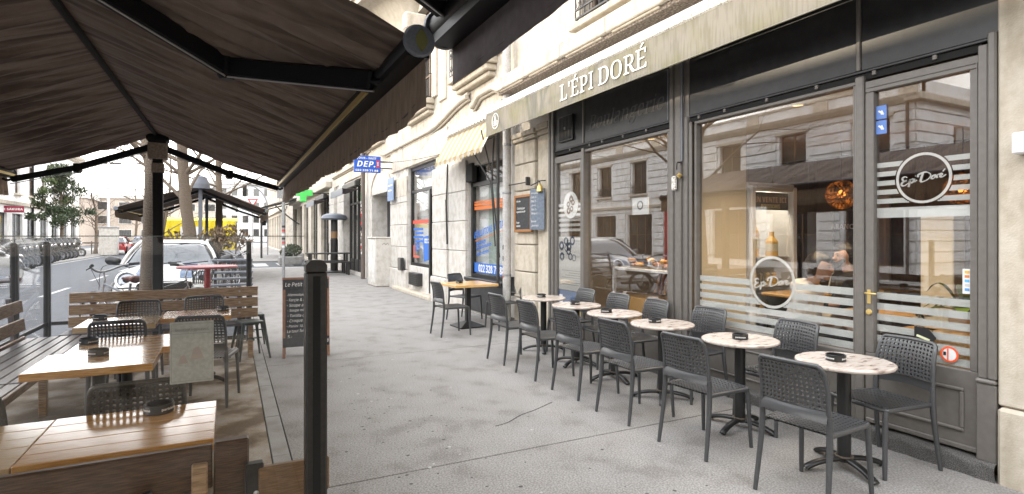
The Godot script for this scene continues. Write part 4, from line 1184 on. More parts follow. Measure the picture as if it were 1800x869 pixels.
# flowing brush lettering "Epi Dore" with accent, in the zy plane facing -x
func script_emblem(p: Node, x: float, c: Vector2, r: float, m: Material) -> void:
	part(p, "emblem_ring", ring_zy(x, c, r * 0.90, r), m)
	var w := MB.new()
	var S := [
		[[-0.72, 0.20], [-0.82, 0.30], [-0.95, 0.22], [-0.90, 0.06], [-0.74, 0.04], [-0.92, -0.02], [-1.0, -0.2], [-0.85, -0.28], [-0.66, -0.14]],
		[[-0.66, -0.14], [-0.58, 0.06], [-0.66, -0.42], [-0.58, -0.02], [-0.46, 0.06], [-0.42, -0.10], [-0.54, -0.18]],
		[[-0.40, 0.05], [-0.38, -0.14], [-0.27, -0.06]], [[-0.35, 0.2], [-0.33, 0.22]],
		[[0.0, 0.30], [-0.10, -0.22], [0.22, -0.15], [0.34, 0.12], [0.12, 0.34], [-0.20, 0.26], [-0.22, 0.1]],
		[[0.46, 0.02], [0.36, -0.06], [0.42, -0.18], [0.54, -0.08], [0.46, 0.04], [0.58, 0.02]],
		[[0.58, 0.02], [0.62, -0.18], [0.62, -0.02], [0.72, 0.06]],
		[[0.74, -0.10], [0.86, -0.02], [0.80, 0.06], [0.74, -0.06], [0.82, -0.18], [1.0, -0.06]], [[0.86, 0.16], [0.96, 0.3]]]
	for s in S:
		var pts := []
		for q in s: pts.append(Vector3(x - 0.0005, c.y + q[1] * r * 0.62 + q[0] * r * 0.10, c.x + q[0] * r * 0.80))
		var sm := smooth(pts, 5)
		var rad := []
		for i in sm.size():
			var d: Vector3 = sm[mini(i + 1, sm.size() - 1)] - sm[maxi(i - 1, 0)]
			rad.append(r * (0.018 + 0.022 * clampf(-d.normalized().y * 0.8 + 0.3, 0, 1)))
		for i in sm.size() - 1:
			var d: Vector3 = (sm[i + 1] - sm[i]).normalized()
			var nn := Vector3(0, d.z, -d.y)
			w.quad(sm[i] - nn * rad[i], sm[i] + nn * rad[i], sm[i + 1] + nn * rad[i + 1], sm[i + 1] - nn * rad[i + 1])
	part(p, "emblem_script", w, m)

func build_shopfront() -> void:
	var s := Node3D.new()
	s.name = numbered(self, "shopfront")
	add_child(s)
	tag(s, "grey painted bakery shopfront with two glazed bays and dark panels above", "shopfront")
	var SP: Material = M.shop_paint
	# rough stone step, as separate kerb pieces
	var z := -1.83
	for l in [1.45, 1.62, 1.38, 1.5, 1.3]:
		part(s, "step_stone", MB.new().sheet(int(l * 16), 7, func(u, v):
			var zz: float = z - l * u
			var k: Vector2 = [Vector2(4.395, -0.03), Vector2(4.392, 0.03), Vector2(4.39, 0.07), Vector2(4.392, 0.095), Vector2(4.402, 0.112), Vector2(4.43, 0.118), Vector2(4.47, 0.12), Vector2(4.56, 0.12)][int(v * 7 + 0.01)]
			return Vector3(k.x + 0.006 * sin(zz * 37.0 + v * 9) * (1 if v < 0.6 else 0), k.y + 0.003 * sin(zz * 23.0), zz)), M.step_stone)
		z -= l
	# right jamb
	part(s, "jamb_base", MB.new().span(4.425, 4.6, 0.115, 0.62, -1.835, -1.945, 0.006).span(4.415, 4.6, 0.622, 0.655, -1.834, -1.952, 0.012), SP)
	part(s, "jamb", MB.new().span(4.435, 4.6, 0.656, 2.86, -1.885, -1.94, 0.006).span(4.42, 4.6, 0.656, 2.93, -1.834, -1.883, 0.010), SP)
	# door with its panel, stiles, handle
	var d := part(s, "door", MB.new().span(4.47, 4.54, 0.135, 0.68, -1.945, -2.70, 0.004).span(4.47, 4.54, 0.682, 2.72, -1.945, -2.0, 0.004).span(4.47, 4.54, 0.682, 2.72, -2.635, -2.70, 0.004).span(4.47, 4.54, 2.722, 2.81, -1.945, -2.70, 0.004), SP)
	part(d, "pane", glazing(4.506, 0.675, 2.73, -1.995, -2.64), M.window_glass)
	part(d, "kick_board", MB.new().span(4.452, 4.469, 0.14, 0.175, -1.947, -2.69, 0.006), SP)
	var mold := MB.new()
	for e in [[0.26, 0.285, -2.03, -2.62], [0.535, 0.56, -2.03, -2.62], [0.286, 0.534, -2.03, -2.055], [0.286, 0.534, -2.595, -2.62]]:
		mold.span(4.452, 4.4695, e[0], e[1], e[2], e[3], 0.007)
	part(d, "panel_moulding", mold, SP)
	part(d, "door_bead", MB.new().span(4.462, 4.4695, 0.684, 2.76, -1.953, -1.958).span(4.462, 4.4695, 2.755, 2.76, -1.958, -2.69), SP)
	var hd := part(d, "handle", MB.new().bbox(Vector3(4.466, 1.12, -2.668), Vector3(0.006, 0.11, 0.026), 0.002).tube([Vector3(4.46, 1.15, -2.668), Vector3(4.42, 1.15, -2.668), Vector3(4.415, 1.15, -2.61), Vector3(4.418, 1.15, -2.585)], 0.007, 8), M.brass)
	part(hd, "lock_rose", MB.new().lathe([Vector2(0, 0.012), Vector2(0.02, 0.01), Vector2(0.024, 0.0)], 12, Vector3(4.468, 1.0, -2.668), Basis(Vector3(0, 1, 0), Vector3(-1, 0, 0), Vector3(0, 0, 1))), M.brass)
	# mullion between door and window
	part(s, "mullion", MB.new().span(4.455, 4.58, 0.12, 2.86, -2.705, -2.775, 0.008), SP)
	# window one
	var w1 := part(s, "window", MB.new().span(4.475, 4.56, 0.60, 0.665, -2.777, -4.53, 0.006).span(4.475, 4.56, 0.667, 2.80, -2.777, -2.80, 0.004).span(4.475, 4.56, 0.667, 2.80, -4.50, -4.53, 0.004).span(4.475, 4.56, 2.802, 2.83, -2.777, -4.53, 0.004), SP)
	part(w1, "pane", glazing(4.521, 0.66, 2.81, -2.79, -4.51), M.window_glass)
	part(w1, "sill", MB.new().span(4.42, 4.56, 0.565, 0.597, -2.778, -4.6, 0.01), SP)
	part(s, "stall_riser", MB.new().span(4.47, 4.58, 0.115, 0.562, -2.777, -4.6, 0.004), SP)
	var mo2 := MB.new()
	for e in [[0.2, 0.22, -2.9, -4.45], [0.47, 0.49, -2.9, -4.45], [0.221, 0.469, -2.9, -2.92], [0.221, 0.469, -4.43, -4.45]]: mo2.span(4.455, 4.4695, e[0], e[1], e[2], e[3], 0.006)
	part(s, "riser_moulding", mo2, SP)
	# ribbed pier between the bays
	part(s, "pier", MB.new().span(4.47, 4.6, 0.115, 3.9, -4.6, -4.91, 0.004), SP)
	for e in [[-4.545, -4.585, 4.45, 2.83], [-4.61, -4.66, 4.452, 2.9], [-4.70, -4.79, 4.445, 3.9], [-4.83, -4.895, 4.452, 3.9]]:
		part(s, "pier_rib", MB.new().span(e[2], 4.472, 0.12, e[3], e[0], e[1], 0.008), SP)
	part(s, "conduit", MB.new().tube([Vector3(4.445, 2.42, -4.682), Vector3(4.445, 3.9, -4.682)], 0.011, 8), M.cap_grey)
	# bay two: window, door, frames
	var w2 := part(s, "window", MB.new().span(4.475, 4.56, 0.42, 0.50, -4.912, -6.63, 0.006).span(4.475, 4.56, 0.502, 2.78, -4.912, -4.95, 0.004).span(4.475, 4.56, 2.782, 2.82, -4.912, -6.63, 0.004), SP)
	part(w2, "pane", glazing(4.521, 0.49, 2.79, -4.94, -6.62), M.window_glass)
	part(s, "stall_riser", MB.new().span(4.47, 4.58, 0.115, 0.418, -4.912, -6.63, 0.004), SP)
	part(s, "mullion", MB.new().span(4.455, 4.58, 0.12, 2.84, -6.632, -6.70, 0.008), SP)
	var d2 := part(s, "door", MB.new().span(4.475, 4.54, 0.135, 0.3, -6.702, -7.46, 0.004).span(4.475, 4.54, 0.302, 2.70, -6.702, -6.74, 0.004).span(4.475, 4.54, 0.302, 2.70, -7.40, -7.46, 0.004).span(4.475, 4.54, 2.702, 2.80, -6.702, -7.46, 0.004), SP)
	part(d2, "pane", glazing(4.506, 0.29, 2.71, -6.73, -7.41), M.window_glass)
	part(s, "jamb", MB.new().span(4.45, 4.6, 0.115, 3.9, -7.462, -7.53, 0.006).span(4.44, 4.6, 0.115, 3.9, -7.55, -7.60, 0.01), SP)
	# slot with clips above the glass, panels above
	part(s, "transom_slot", MB.new().span(4.49, 4.6, 2.832, 2.885, -1.94, -4.6).span(4.49, 4.6, 2.832, 2.885, -4.912, -7.46), M.dark)
	part(s, "transom_rail", MB.new().span(4.468, 4.6, 2.886, 2.905, -1.885, -4.6, 0.004).span(4.468, 4.6, 2.886, 2.905, -4.912, -7.53, 0.004), M.shop_panel)
	for zz in [-2.2, -2.62, -3.1, -3.6, -4.1, -4.45, -5.3, -5.75, -6.2, -6.5, -7.0]:
		part(s, "clip", MB.new().span(4.47, 4.5, 2.85, 2.885, zz, zz - 0.03, 0.004), SP)
	for e in [[-1.835, -2.735], [-2.775, -4.598], [-4.915, -6.635], [-6.665, -7.53]]:
		part(s, "transom_panel", MB.new().span(4.478, 4.6, 2.908, 3.93, e[0], e[1], 0.003), M.shop_panel)
	lettered(s, "panel_lettering", "Boulangerie", 0.2, Vector3(4.476, 3.16, -5.75), FACE_MINUS_X, plain(grey(0.045), 0.5), "Droid Serif", 0.3, 0.95)
	for zz in [-2.74, -6.65]:
		part(s, "panel_joint", MB.new().span(4.462, 4.6, 2.908, 3.93, zz + 0.004, zz - 0.03, 0.006), SP)
	part(s, "panel_border", MB.new().span(4.47, 4.478, 2.925, 3.5, -7.50, -7.52).span(4.47, 4.478, 2.925, 3.5, -4.925, -4.94), M.cap_grey)
	# square grille on the second bay
	var g := part(s, "ventilation_grille", MB.new().span(4.44, 4.478, 3.0, 3.38, -6.9, -7.3, 0.01), M.black_metal)
	for i in 9:
		part(g, "grille_bar", MB.new().span(4.432, 4.44, 3.02, 3.36, -6.935 - i * 0.04, -6.95 - i * 0.04), M.iron)
	part(g, "grille_boss", MB.new().span(4.424, 4.44, 3.17, 3.21, -7.085, -7.105), M.alu)
	# frosted films: window one
	var yl := []
	for i in 6: yl.append([0.672 + i * 0.088, 0.730 + i * 0.088])
	yl[-1][1] = 1.17
	stripes(s, 4.53, -2.80, -4.50, yl, Vector2(-3.60, 1.16), 0.25, M.frost)
	script_emblem(s, 4.53, Vector2(-3.60, 1.16), 0.245, M.frost_warm)
	# film on the door, upper and lower
	var yu := []
	for i in 6: yu.append([1.775 + i * 0.07, 1.812 + i * 0.07])
	yu[0][0] = 1.735
	stripes(s, 4.516, -2.0, -2.635, yu, Vector2(-2.31, 2.02), 0.195, M.frost)
	script_emblem(s, 4.516, Vector2(-2.31, 2.02), 0.185, M.frost_warm)
	var yd := []
	for i in 6: yd.append([0.69 + i * 0.083, 0.742 + i * 0.083])
	stripes(s, 4.516, -2.0, -2.635, yd, Vector2(0, 9), 0.1, M.frost)
	# film on the second door
	var y2 := []
	for i in 6: y2.append([1.66 + i * 0.075, 1.70 + i * 0.075])
	stripes(s, 4.516, -6.74, -7.40, y2, Vector2(-7.06, 2.05), 0.21, M.frost_warm)
	var em := part(s, "door_emblem", ring_zy(4.515, Vector2(-7.06, 2.05), 0.0, 0.2), M.frost_warm)
	for k in 5:
		part(em, "emblem_figure", ring_zy(4.513, Vector2(-7.06 + 0.07 * cos(k * 1.3), 2.05 + 0.09 * sin(k * 1.3 + 0.4)), 0.02, 0.045 + 0.01 * (k % 2), 12), plain(lin(0.2, 0.13, 0.1), 0.7))
	# drawings and posters on the second door
	var pd := part(s, "door_poster", MB.new().span(4.516, 4.518, 0.78, 1.58, -6.745, -7.395), plain(lin(0.55, 0.54, 0.5), 0.7))
	rng.seed = 77
	for k in 9:
		var c := Vector2(-6.86 - rng.randf() * 0.46, 1.18 + rng.randf() * 0.34)
		part(pd, "ink_motif", ring_zy(4.513, c, 0.02 + rng.randf() * 0.02, 0.05 + rng.randf() * 0.025, 10), plain(lin(0.04, 0.05, 0.08), 0.7))
	for k in 7:
		part(pd, "ink_line", MB.new().span(4.5135, 4.5155, 0.86 + k * 0.035, 0.868 + k * 0.035, -6.8, -7.3 + 0.1 * (k % 3)), plain(lin(0.25, 0.25, 0.24), 0.7))
	part(s, "blue_poster", MB.new().span(4.516, 4.518, 0.34, 0.77, -6.745, -7.395), plain(lin(0.05, 0.12, 0.26), 0.6))
	for e in [[-6.84, 0.46, 0.055, lin(0.75, 0.5, 0.02)], [-6.98, 0.44, 0.045, lin(0.7, 0.35, 0.2)], [-7.12, 0.50, 0.075, lin(0.45, 0.5, 0.05)], [-7.3, 0.52, 0.055, lin(0.6, 0.6, 0.6)]]:
		var st := part(s, "round_sticker", ring_zy(4.512, Vector2(e[0], e[1]), 0.0, e[2], 20), plain(e[3], 0.5))
		part(st, "sticker_mark", ring_zy(4.510, Vector2(e[0], e[1]), e[2] * 0.4, e[2] * 0.6, 16), plain(lin(0.03, 0.03, 0.03), 0.5))
	part(s, "white_sticker", MB.new().span(4.510, 4.512, 0.58, 0.70, -7.28, -7.37), M.white_paint)
	# stickers on the first door
	var bl := plain(lin(0.10, 0.20, 0.50), 0.5)
	for e in [2.50, 2.385]:
		var q := part(s, "blue_sticker", MB.new().span(4.500, 4.503, e, e + 0.105, -2.555, -2.635, 0.001), bl)
		part(q, "sticker_mark", MB.new().bbox(Vector3(4.499, e + 0.05, -2.595), Vector3(0.002, 0.012, 0.05), 0, Basis(Vector3.RIGHT, 0.7)).bbox(Vector3(4.4985, e + 0.05, -2.59), Vector3(0.002, 0.03, 0.02), 0, Basis(Vector3.RIGHT, -0.4)), M.white_paint)
	var cards := part(s, "payment_sticker", MB.new().span(4.500, 4.503, 1.20, 1.37, -2.0, -2.055), M.white_paint)
	for k in 5:
		part(cards, "card_mark", MB.new().span(4.497, 4.4995, 1.22 + k * 0.03, 1.238 + k * 0.03, -2.015, -2.042), plain([lin(0.1, 0.3, 0.6), lin(0.5, 0.5, 0.5), lin(0.1, 0.4, 0.7), lin(0.6, 0.2, 0.05), lin(0.7, 0.4, 0.05)][k], 0.5))
	var ns := part(s, "round_sticker", ring_zy(4.502, Vector2(-2.135, 0.765), 0.0, 0.055, 24), M.white_paint)
	part(ns, "sticker_rim", ring_zy(4.500, Vector2(-2.135, 0.765), 0.043, 0.056, 24), plain(lin(0.75, 0.10, 0.03), 0.5))
	part(ns, "sticker_bar", MB.new().span(4.499, 4.501, 0.725, 0.805, -2.14, -2.148), plain(lin(0.75, 0.10, 0.03), 0.5))
	part(ns, "sticker_mark", MB.new().span(4.499, 4.501, 0.755, 0.78, -2.155, -2.172), M.dark)
	var ar := PackedVector2Array([Vector2(-2.36, 0.76), Vector2(-2.36, 0.93), Vector2(-2.27, 0.93), Vector2(-2.215, 0.865), Vector2(-2.27, 0.78)])
	var zx := Transform3D(Basis(Vector3(0, 0, 1), Vector3(0, 1, 0), Vector3(-1, 0, 0)), Vector3(4.5, 0, 0))
	var asr := part(s, "arrow_sticker", MB.new().prism(ar, -0.001, 0.001, zx), M.dark)
	part(asr, "sticker_mark", MB.new().bbox(Vector3(4.4975, 0.855, -2.30), Vector3(0.002, 0.016, 0.09), 0, Basis(Vector3.RIGHT, 0.3)), plain(lin(0.6, 0.62, 0.4), 0.5))
	# light sensor on the pier
	var ls := thing("motion_sensor", "small cream motion sensor lamp on the grey pier between the bays", "sensor", Vector3(4.445, 2.2, -4.74))
	part(ls, "housing", MB.new().bbox(Vector3(-0.03, -0.02, -0.03), Vector3(0.05, 0.16, 0.06), 0.015), M.white_rail)
	part(ls, "lamp_ball", MB.new().lathe([Vector2(0, -0.035), Vector2(0.035, 0), Vector2(0, 0.035)], 12, Vector3(-0.03, 0.06, 0.05)), M.brass)
	part(ls, "bracket", MB.new().tube(smooth([Vector3(0, 0.2, 0.05), Vector3(-0.06, 0.2, 0.05), Vector3(-0.06, 0.12, 0.04)]), 0.008, 6), M.iron)
	# white alarm box on the near pillar
	var ab := thing("wall_light", "white box fitting on the cream pillar at the right edge", "wall light", Vector3(4.43, 2.17, -1.70))
	part(ab, "box", MB.new().bbox(Vector3(-0.05, 0, 0.06), Vector3(0.1, 0.135, 0.16), 0.01), M.white_paint)
	# striped-dirt white rail, roof cloth and olive valance
	var a := thing("shop_awning", "olive green awning valance lettered in white over the bakery", "awning", Vector3(3.9, 3.28, -3.4))
	var zl := -5.35
	var zr := 6.0
	part(a, "front_rail", MB.new().span(-0.02, 0.05, 0.36, 0.49, zl, zr, 0.02), M.white_rail)
	part(a, "roof_cloth", MB.new().sheet(4, 6, func(u, v): return Vector3(0.03 + 0.57 * v, 0.49 + 0.06 * v, lerpf(zl, zr, u))), M.white_rail)
	part(a, "valance", MB.new().sheet(160, 8, func(u, v):
		var zz := lerpf(zl, zr, u)
		return Vector3(-0.01 + 0.004 * sin(zz * 2.3) * v + 0.003 * sin(zz * 7.0), 0.36 - 0.36 * v + 0.006 * sin(zz * 1.7) * v, zz)), M.valance)
	part(a, "valance_hem", MB.new().tube([Vector3(-0.012, 0.0, zl), Vector3(-0.012, 0.004, 0), Vector3(-0.012, 0.0, zr)], 0.006, 6), M.valance)
	for zz in [zl + 0.5, -1.0, 3.0]:
		part(a, "folding_arm", arm_box(Vector3(0.58, 0.44, zz), Vector3(0.03, 0.42, zz), 0.04, 0.05), M.awning_arm)
	lettered(a, "lettering", "L'ÉPI DORÉ", 0.205, Vector3(-0.022, 0.185, -2.06), FACE_MINUS_X, M.white_print, "Droid Serif", 0.0, 1.13)
	var lg := part(a, "emblem", MB.new(), M.white_print)
	lg.mesh = ring_zy(-0.022, Vector2(-4.95, 0.2), 0.115, 0.13, 32).mesh()
	var wheat := MB.new()
	for k in 6:
		for sgn in [-1.0, 1.0]:
			var c := Vector3(-0.021, 0.13 + k * 0.03, -4.95 + sgn * 0.022)
			var b := Basis(Vector3.RIGHT, -sgn * 0.5)
			wheat.prism(PackedVector2Array([Vector2(0, -0.02), Vector2(0.012, 0), Vector2(0, 0.024), Vector2(-0.012, 0)]), 0, 0.002, Transform3D(b * FACE_MINUS_X, c))
	part(lg, "wheat_ear", wheat, M.white_print)
	for sgn in [-1.0, 1.0]:
		lettered(lg, "emblem_letter", "E" if sgn < 0 else "D", 0.07, Vector3(-0.022, 0.165, -4.95 + sgn * 0.07), FACE_MINUS_X, M.white_print, "Droid Serif")

func build_shop_inside() -> void:
	# rooms behind the bakery glass
	var r := Node3D.new()
	r.name = numbered(self, "bakery_room")
	add_child(r)
	tag(r, "warm brown bakery interior seen through the shop windows", "room")
	structure("floor", MB.new().span(4.57, 11.0, 0.0, 0.13, -1.84, -9.0), noisy(lin(0.10, 0.06, 0.035), lin(0.17, 0.11, 0.07), 0.6, 0.4), r)
	structure("ceiling", MB.new().span(4.605, 11.0, 2.92, 3.1, -1.84, -9.0), plain(lin(0.40, 0.31, 0.20), 0.8), r)
	structure("back_wall", MB.new().span(9.0, 9.2, 0.13, 2.92, -1.84, -9.0), noisy(lin(0.06, 0.035, 0.02), lin(0.11, 0.06, 0.035), 0.5, 0.6, {"stretch": Vector3(1, 0.2, 5)}), r)
	structure("side_wall", MB.new().span(4.6, 9.0, 0.13, 2.92, -1.70, -1.84), plain(lin(0.45, 0.37, 0.26), 0.8), r)
	structure("far_wall", MB.new().span(4.6, 9.0, 0.13, 2.92, -7.7, -7.85), plain(lin(0.40, 0.34, 0.26), 0.8), r)
	structure("partition", MB.new().span(4.6, 5.42, 0.13, 2.92, -4.66, -4.80), plain(lin(0.76, 0.69, 0.55), 0.8), r)
	structure("column", MB.new().span(6.4, 6.62, 0.13, 1.88, -3.0, -3.3, 0.01), plain(lin(0.72, 0.66, 0.52), 0.8), r)
	# dark panelling and upright frames on the back wall
	for i in 8:
		part(r, "wall_panel", MB.new().span(8.93, 8.998, 0.13, 2.9, -2.0 - i * 0.85, -2.12 - i * 0.85, 0.01), noisy(lin(0.05, 0.028, 0.014), lin(0.10, 0.055, 0.03), 0.4, 0.5))
	for e in [[-5.0, 1.3], [-5.9, 1.1], [-3.4, 1.2]]:
		part(r, "wall_poster", MB.new().span(8.88, 8.925, 0.9, 0.9 + e[1], e[0], e[0] - 0.45), plain(lin(0.35, 0.33, 0.32), 0.6))
	lettered(r, "wall_lettering", "ARANCITA", 0.08, Vector3(8.87, 1.74, -5.64), FACE_MINUS_X, M.white_print, "Droid Sans", 0, 1, 700)
	# ceiling downlights just behind the glass
	var k := 0
	for e in [[5.2, -3.1, "recessed ceiling spotlight nearest the bakery door"], [5.1, -3.75, "recessed ceiling spotlight left of the nearest one in the bakery window"], [5.1, -5.2, "recessed ceiling spotlight on the right in the second bakery window"], [5.1, -5.95, "recessed ceiling spotlight on the left in the second bakery window"]]:
		var t := thing("ceiling_light", e[2], "ceiling light", Vector3(e[0], 2.912, e[1]), 0, "bakery ceiling spots")
		part(t, "ring", MB.new().lathe([Vector2(0.05, 0.0), Vector2(0.07, -0.012), Vector2(0.08, 0.0)], 16), M.alu)
		part(t, "lamp_disc", MB.new().lathe([Vector2(0.0, -0.005), Vector2(0.05, -0.004)], 16), glow(Color(1.0, 0.85, 0.6), 1.2))
		var sp := SpotLight3D.new()
		sp.name = "lamp"
		t.add_child(sp)
		sp.position = Vector3(0, -0.03, 0)
		sp.rotation.x = -PI / 2
		sp.spot_angle = 55
		sp.light_energy = 2.4
		sp.light_color = Color(1.0, 0.87, 0.66)
		sp.light_size = 0.05
		sp.spot_range = 8.0
		sp.spot_attenuation = 2.0
		sp.shadow_enabled = true
	# wicker pendant lamps; the second is added for a reflection in the door
	for e in [[7.5, 2.16, -4.85, "round wicker pendant lamp glowing in the first bakery window"], [8.0, 2.16, -3.65, "second wicker pendant lamp, added in place of a lamp reflection in the door"]]:
		var t := thing("pendant_lamp", e[3], "pendant lamp", Vector3(e[0], e[1], e[2]), 0, "wicker pendant lamps")
		var mb := MB.new()
		for i in 26:
			var ax := Vector3(rng.randfn(), rng.randfn(), rng.randfn()).normalized()
			var u := ax.cross(Vector3.UP).normalized()
			mb.tube(arc(Vector3.ZERO, u * 0.2, ax.cross(u) * 0.2, 0, TAU, 20), 0.006, 4, false)
		part(t, "shade", mb, plain(lin(0.20, 0.12, 0.05), 0.8))
		part(t, "cord", MB.new().tube([Vector3(0, 0.2, 0), Vector3(0, 2.92 - e[1], 0)], 0.006, 5), M.dark)
		part(t, "bulb", MB.new().lathe([Vector2(0, -0.05), Vector2(0.04, -0.03), Vector2(0.05, 0.0), Vector2(0.03, 0.05), Vector2(0, 0.07)], 12), glow(Color(1.0, 0.62, 0.25), 2.0))
		var om := OmniLight3D.new()
		om.name = "lamp"
		t.add_child(om)
		om.light_energy = 0.10
		om.light_color = Color(1.0, 0.66, 0.33)
		om.light_size = 0.045
		om.omni_range = 9.0
		om.omni_attenuation = 2.0
		om.shadow_enabled = true
	# white display fridge
	var f := thing("display_fridge", "tall white glass fronted drinks fridge in the bakery window", "fridge", Vector3(5.85, 0.13, -5.0))
	part(f, "cabinet", MB.new().span(-0.40, 0.40, 0.0, 0.12, -0.35, 0.35).span(-0.40, 0.40, 2.0, 2.1, -0.35, 0.35).span(-0.40, -0.34, 0.12, 2.0, -0.35, 0.35).span(0.34, 0.40, 0.12, 2.0, -0.35, 0.35).span(-0.34, 0.34, 0.12, 2.0, -0.35, -0.30), M.white_paint)
	part(f, "door_frame", MB.new().span(-0.40, -0.33, 0.05, 2.06, 0.352, 0.40, 0.01).span(0.33, 0.40, 0.05, 2.06, 0.352, 0.40, 0.01).span(-0.328, 0.328, 2.0, 2.06, 0.352, 0.40, 0.01).span(-0.328, 0.328, 0.05, 0.12, 0.352, 0.40, 0.01), M.white_paint)
	part(f, "glass_door", MB.new().span(-0.33, 0.33, 0.12, 2.0, 0.37, 0.376), pane_mat(Color(0.9, 0.95, 0.95), 0.05))
	part(f, "header", MB.new().span(-0.32, 0.32, 1.78, 1.99, 0.30, 0.33), M.dark)
	lettered(f, "lettering", "EN VENTE ICI", 0.065, Vector3(0, 1.90, 0.331), Basis(), plain(lin(0.7, 0.35, 0.2), 0.6), "Droid Sans", 0, 1, 700)
	lettered(f, "lettering", "BOISSONS", 0.05, Vector3(0, 1.82, 0.331), Basis(), plain(lin(0.7, 0.55, 0.2), 0.6), "Droid Sans", 0, 1, 700)
	part(f, "lamp_strip", MB.new().span(-0.3, 0.3, 1.965, 1.985, 0.2, 0.26), glow(Color(1, 0.97, 0.9), 1.5))
	var fl := OmniLight3D.new()
	fl.name = "lamp"
	f.add_child(fl)
	fl.position = Vector3(0, 1.93, 0.23)
	fl.light_energy = 0.16
	fl.light_color = Color(1, 0.95, 0.86)
	fl.light_size = 0.05
	fl.omni_attenuation = 2.0
	fl.omni_range = 9.0
	fl.shadow_enabled = true
	for y in [0.5, 0.85, 1.2]:
		part(f, "shelf", MB.new().span(-0.335, 0.335, y, y + 0.015, -0.29, 0.33), M.white_paint)
	var juice := plain(lin(0.75, 0.42, 0.03), 0.4)
	for e in [[-0.15, 1.215, 0.46, 0.06, "orange juice bottle with a white label on the fridge shelf"], [0.16, 1.215, 0.30, 0.075, "tall glass of orange drink beside the juice bottle in the fridge"]]:
		var b := thing("drink_bottle", e[4], "bottle", Vector3(5.85 + e[0], 0.13 + e[1], -4.78), 0, "drinks in the white fridge")
		var rr: float = e[3]
		part(b, "body", MB.new().lathe([Vector2(0, 0), Vector2(rr, 0), Vector2(rr, e[2] * 0.6), Vector2(rr * 0.4, e[2] * 0.8), Vector2(rr * 0.4, e[2]), Vector2(0, e[2])], 16), juice)
		part(b, "label", MB.new().lathe([Vector2(rr + 0.001, e[2] * 0.2), Vector2(rr + 0.001, e[2] * 0.5)], 16), plain(lin(0.65, 0.6, 0.4), 0.5))
	for j in 3:
		for i in 5:
			solo("drink_can", MB.new().lathe([Vector2(0, 0), Vector2(0.034, 0), Vector2(0.034, 0.13), Vector2(0.02, 0.15), Vector2(0, 0.15)], 10, Vector3(5.6 + i * 0.12, 0.13 + [0.12, 0.515, 0.865][j], -4.80)), [juice, M.chrome, plain(lin(0.5, 0.35, 0.1), 0.4)][(i + j) % 3], "small drink can on the lower shelves of the white fridge", "can", "cans in the fridge")
	# black counter front under the emblem
	var ct := thing("shop_counter", "dark bakery counter behind the frosted window stripes", "counter", Vector3(6.0, 0.13, -4.2))
	part(ct, "body", MB.new().span(-0.5, 0.9, 0.0, 0.78, -0.25, 0.2, 0.01), M.shop_panel)
	part(ct, "worktop", MB.new().span(-0.55, 0.95, 0.782, 0.82, -0.28, 0.23, 0.01), M.table_light)
	# pastry counter in the second window
	var pc := thing("pastry_counter", "white framed pastry counter with baked goods behind the second window", "counter", Vector3(5.2, 0.13, -5.75))
	part(pc, "base", MB.new().span(-0.25, 0.5, 0.0, 0.62, -0.8, 0.75, 0.01), M.table_light)
	part(pc, "shelf", MB.new().span(-0.3, 0.5, 0.98, 1.02, -0.8, 0.8, 0.006), M.white_paint)
	for zz in [-0.78, 0.78]:
		part(pc, "upright", MB.new().span(-0.3, -0.26, 0.62, 0.978, zz - 0.02, zz + 0.02), M.white_paint)
	part(pc, "tray", MB.new().span(-0.25, 0.4, 1.021, 1.035, -0.7, 0.7), M.alu)
	var crust := [plain(lin(0.42, 0.20, 0.05), 0.5), plain(lin(0.55, 0.32, 0.08), 0.5), plain(lin(0.36, 0.15, 0.05), 0.5)]
	for i in 22:
		var c := Vector3(5.0 + rng.randf() * 0.5, 0.13 + 1.036 + (0.06 if i > 14 else 0.0), -5.75 + rng.randf_range(-0.65, 0.65))
		var b := Basis(Vector3.UP, rng.randf() * TAU)
		var pts := []
		var rad := []
		for q in 9:
			var a := lerpf(-1.1, 1.1, q / 8.0)
			pts.append(c + b * Vector3(0.075 * cos(a) - 0.04, 0.03, 0.085 * sin(a)))
			rad.append(0.008 + 0.026 * cos(a * 1.25))
		solo("croissant", MB.new().tube(pts, rad, 7), crust[i % 3], "golden croissant %s on the second window's pastry counter" % ["heaped on top", "lying flat"][0 if i > 14 else 1], "croissant", "pastries on the counter")
	for i in 10:
		solo("baguette", MB.new().tube([Vector3(5.35, 0.78, -5.35 - i * 0.09), Vector3(5.45, 1.05, -5.35 - i * 0.09)], [0.03, 0.022], 7), crust[i % 3], "short golden loaf standing under the counter shelf in the second window", "bread", "loaves in the second window")
	# logo card hanging in the second window
	var lc := thing("hanging_sign", "small pale square sign with an oval mark inside the second window", "sign", Vector3(4.75, 1.98, -5.75))
	part(lc, "card", MB.new().span(-0.005, 0.005, -0.11, 0.11, -0.16, 0.16), plain(lin(0.5, 0.53, 0.56), 0.5))
	part(lc, "oval_mark", ring_zy(-0.0075, Vector2(0, 0.01), 0.04, 0.06, 20), M.dark)
	# table, plant and people at the window
	var tb := thing("cafe_table", "small wooden table inside the bakery between the two people", "table", Vector3(5.5, 0.13, -3.2))
	part(tb, "top", MB.new().bbox(Vector3(0, 0.73, 0), Vector3(0.7, 0.03, 0.6), 0.01), M.table_light)
	part(tb, "column", MB.new().tube([Vector3(0, 0, 0), Vector3(0, 0.71, 0)], 0.035, 10), M.dark)
	part(tb, "base", MB.new().bbox(Vector3(0, 0.015, 0), Vector3(0.42, 0.03, 0.42), 0.01), M.dark)
	var plt := thing("potted_plant", "leafy green plant in a pot behind the bakery door glass", "plant", Vector3(5.15, 0.13, -2.35))
	part(plt, "stand", MB.new().span(-0.2, 0.2, 0.0, 0.72, -0.25, 0.25, 0.01), M.table_light)
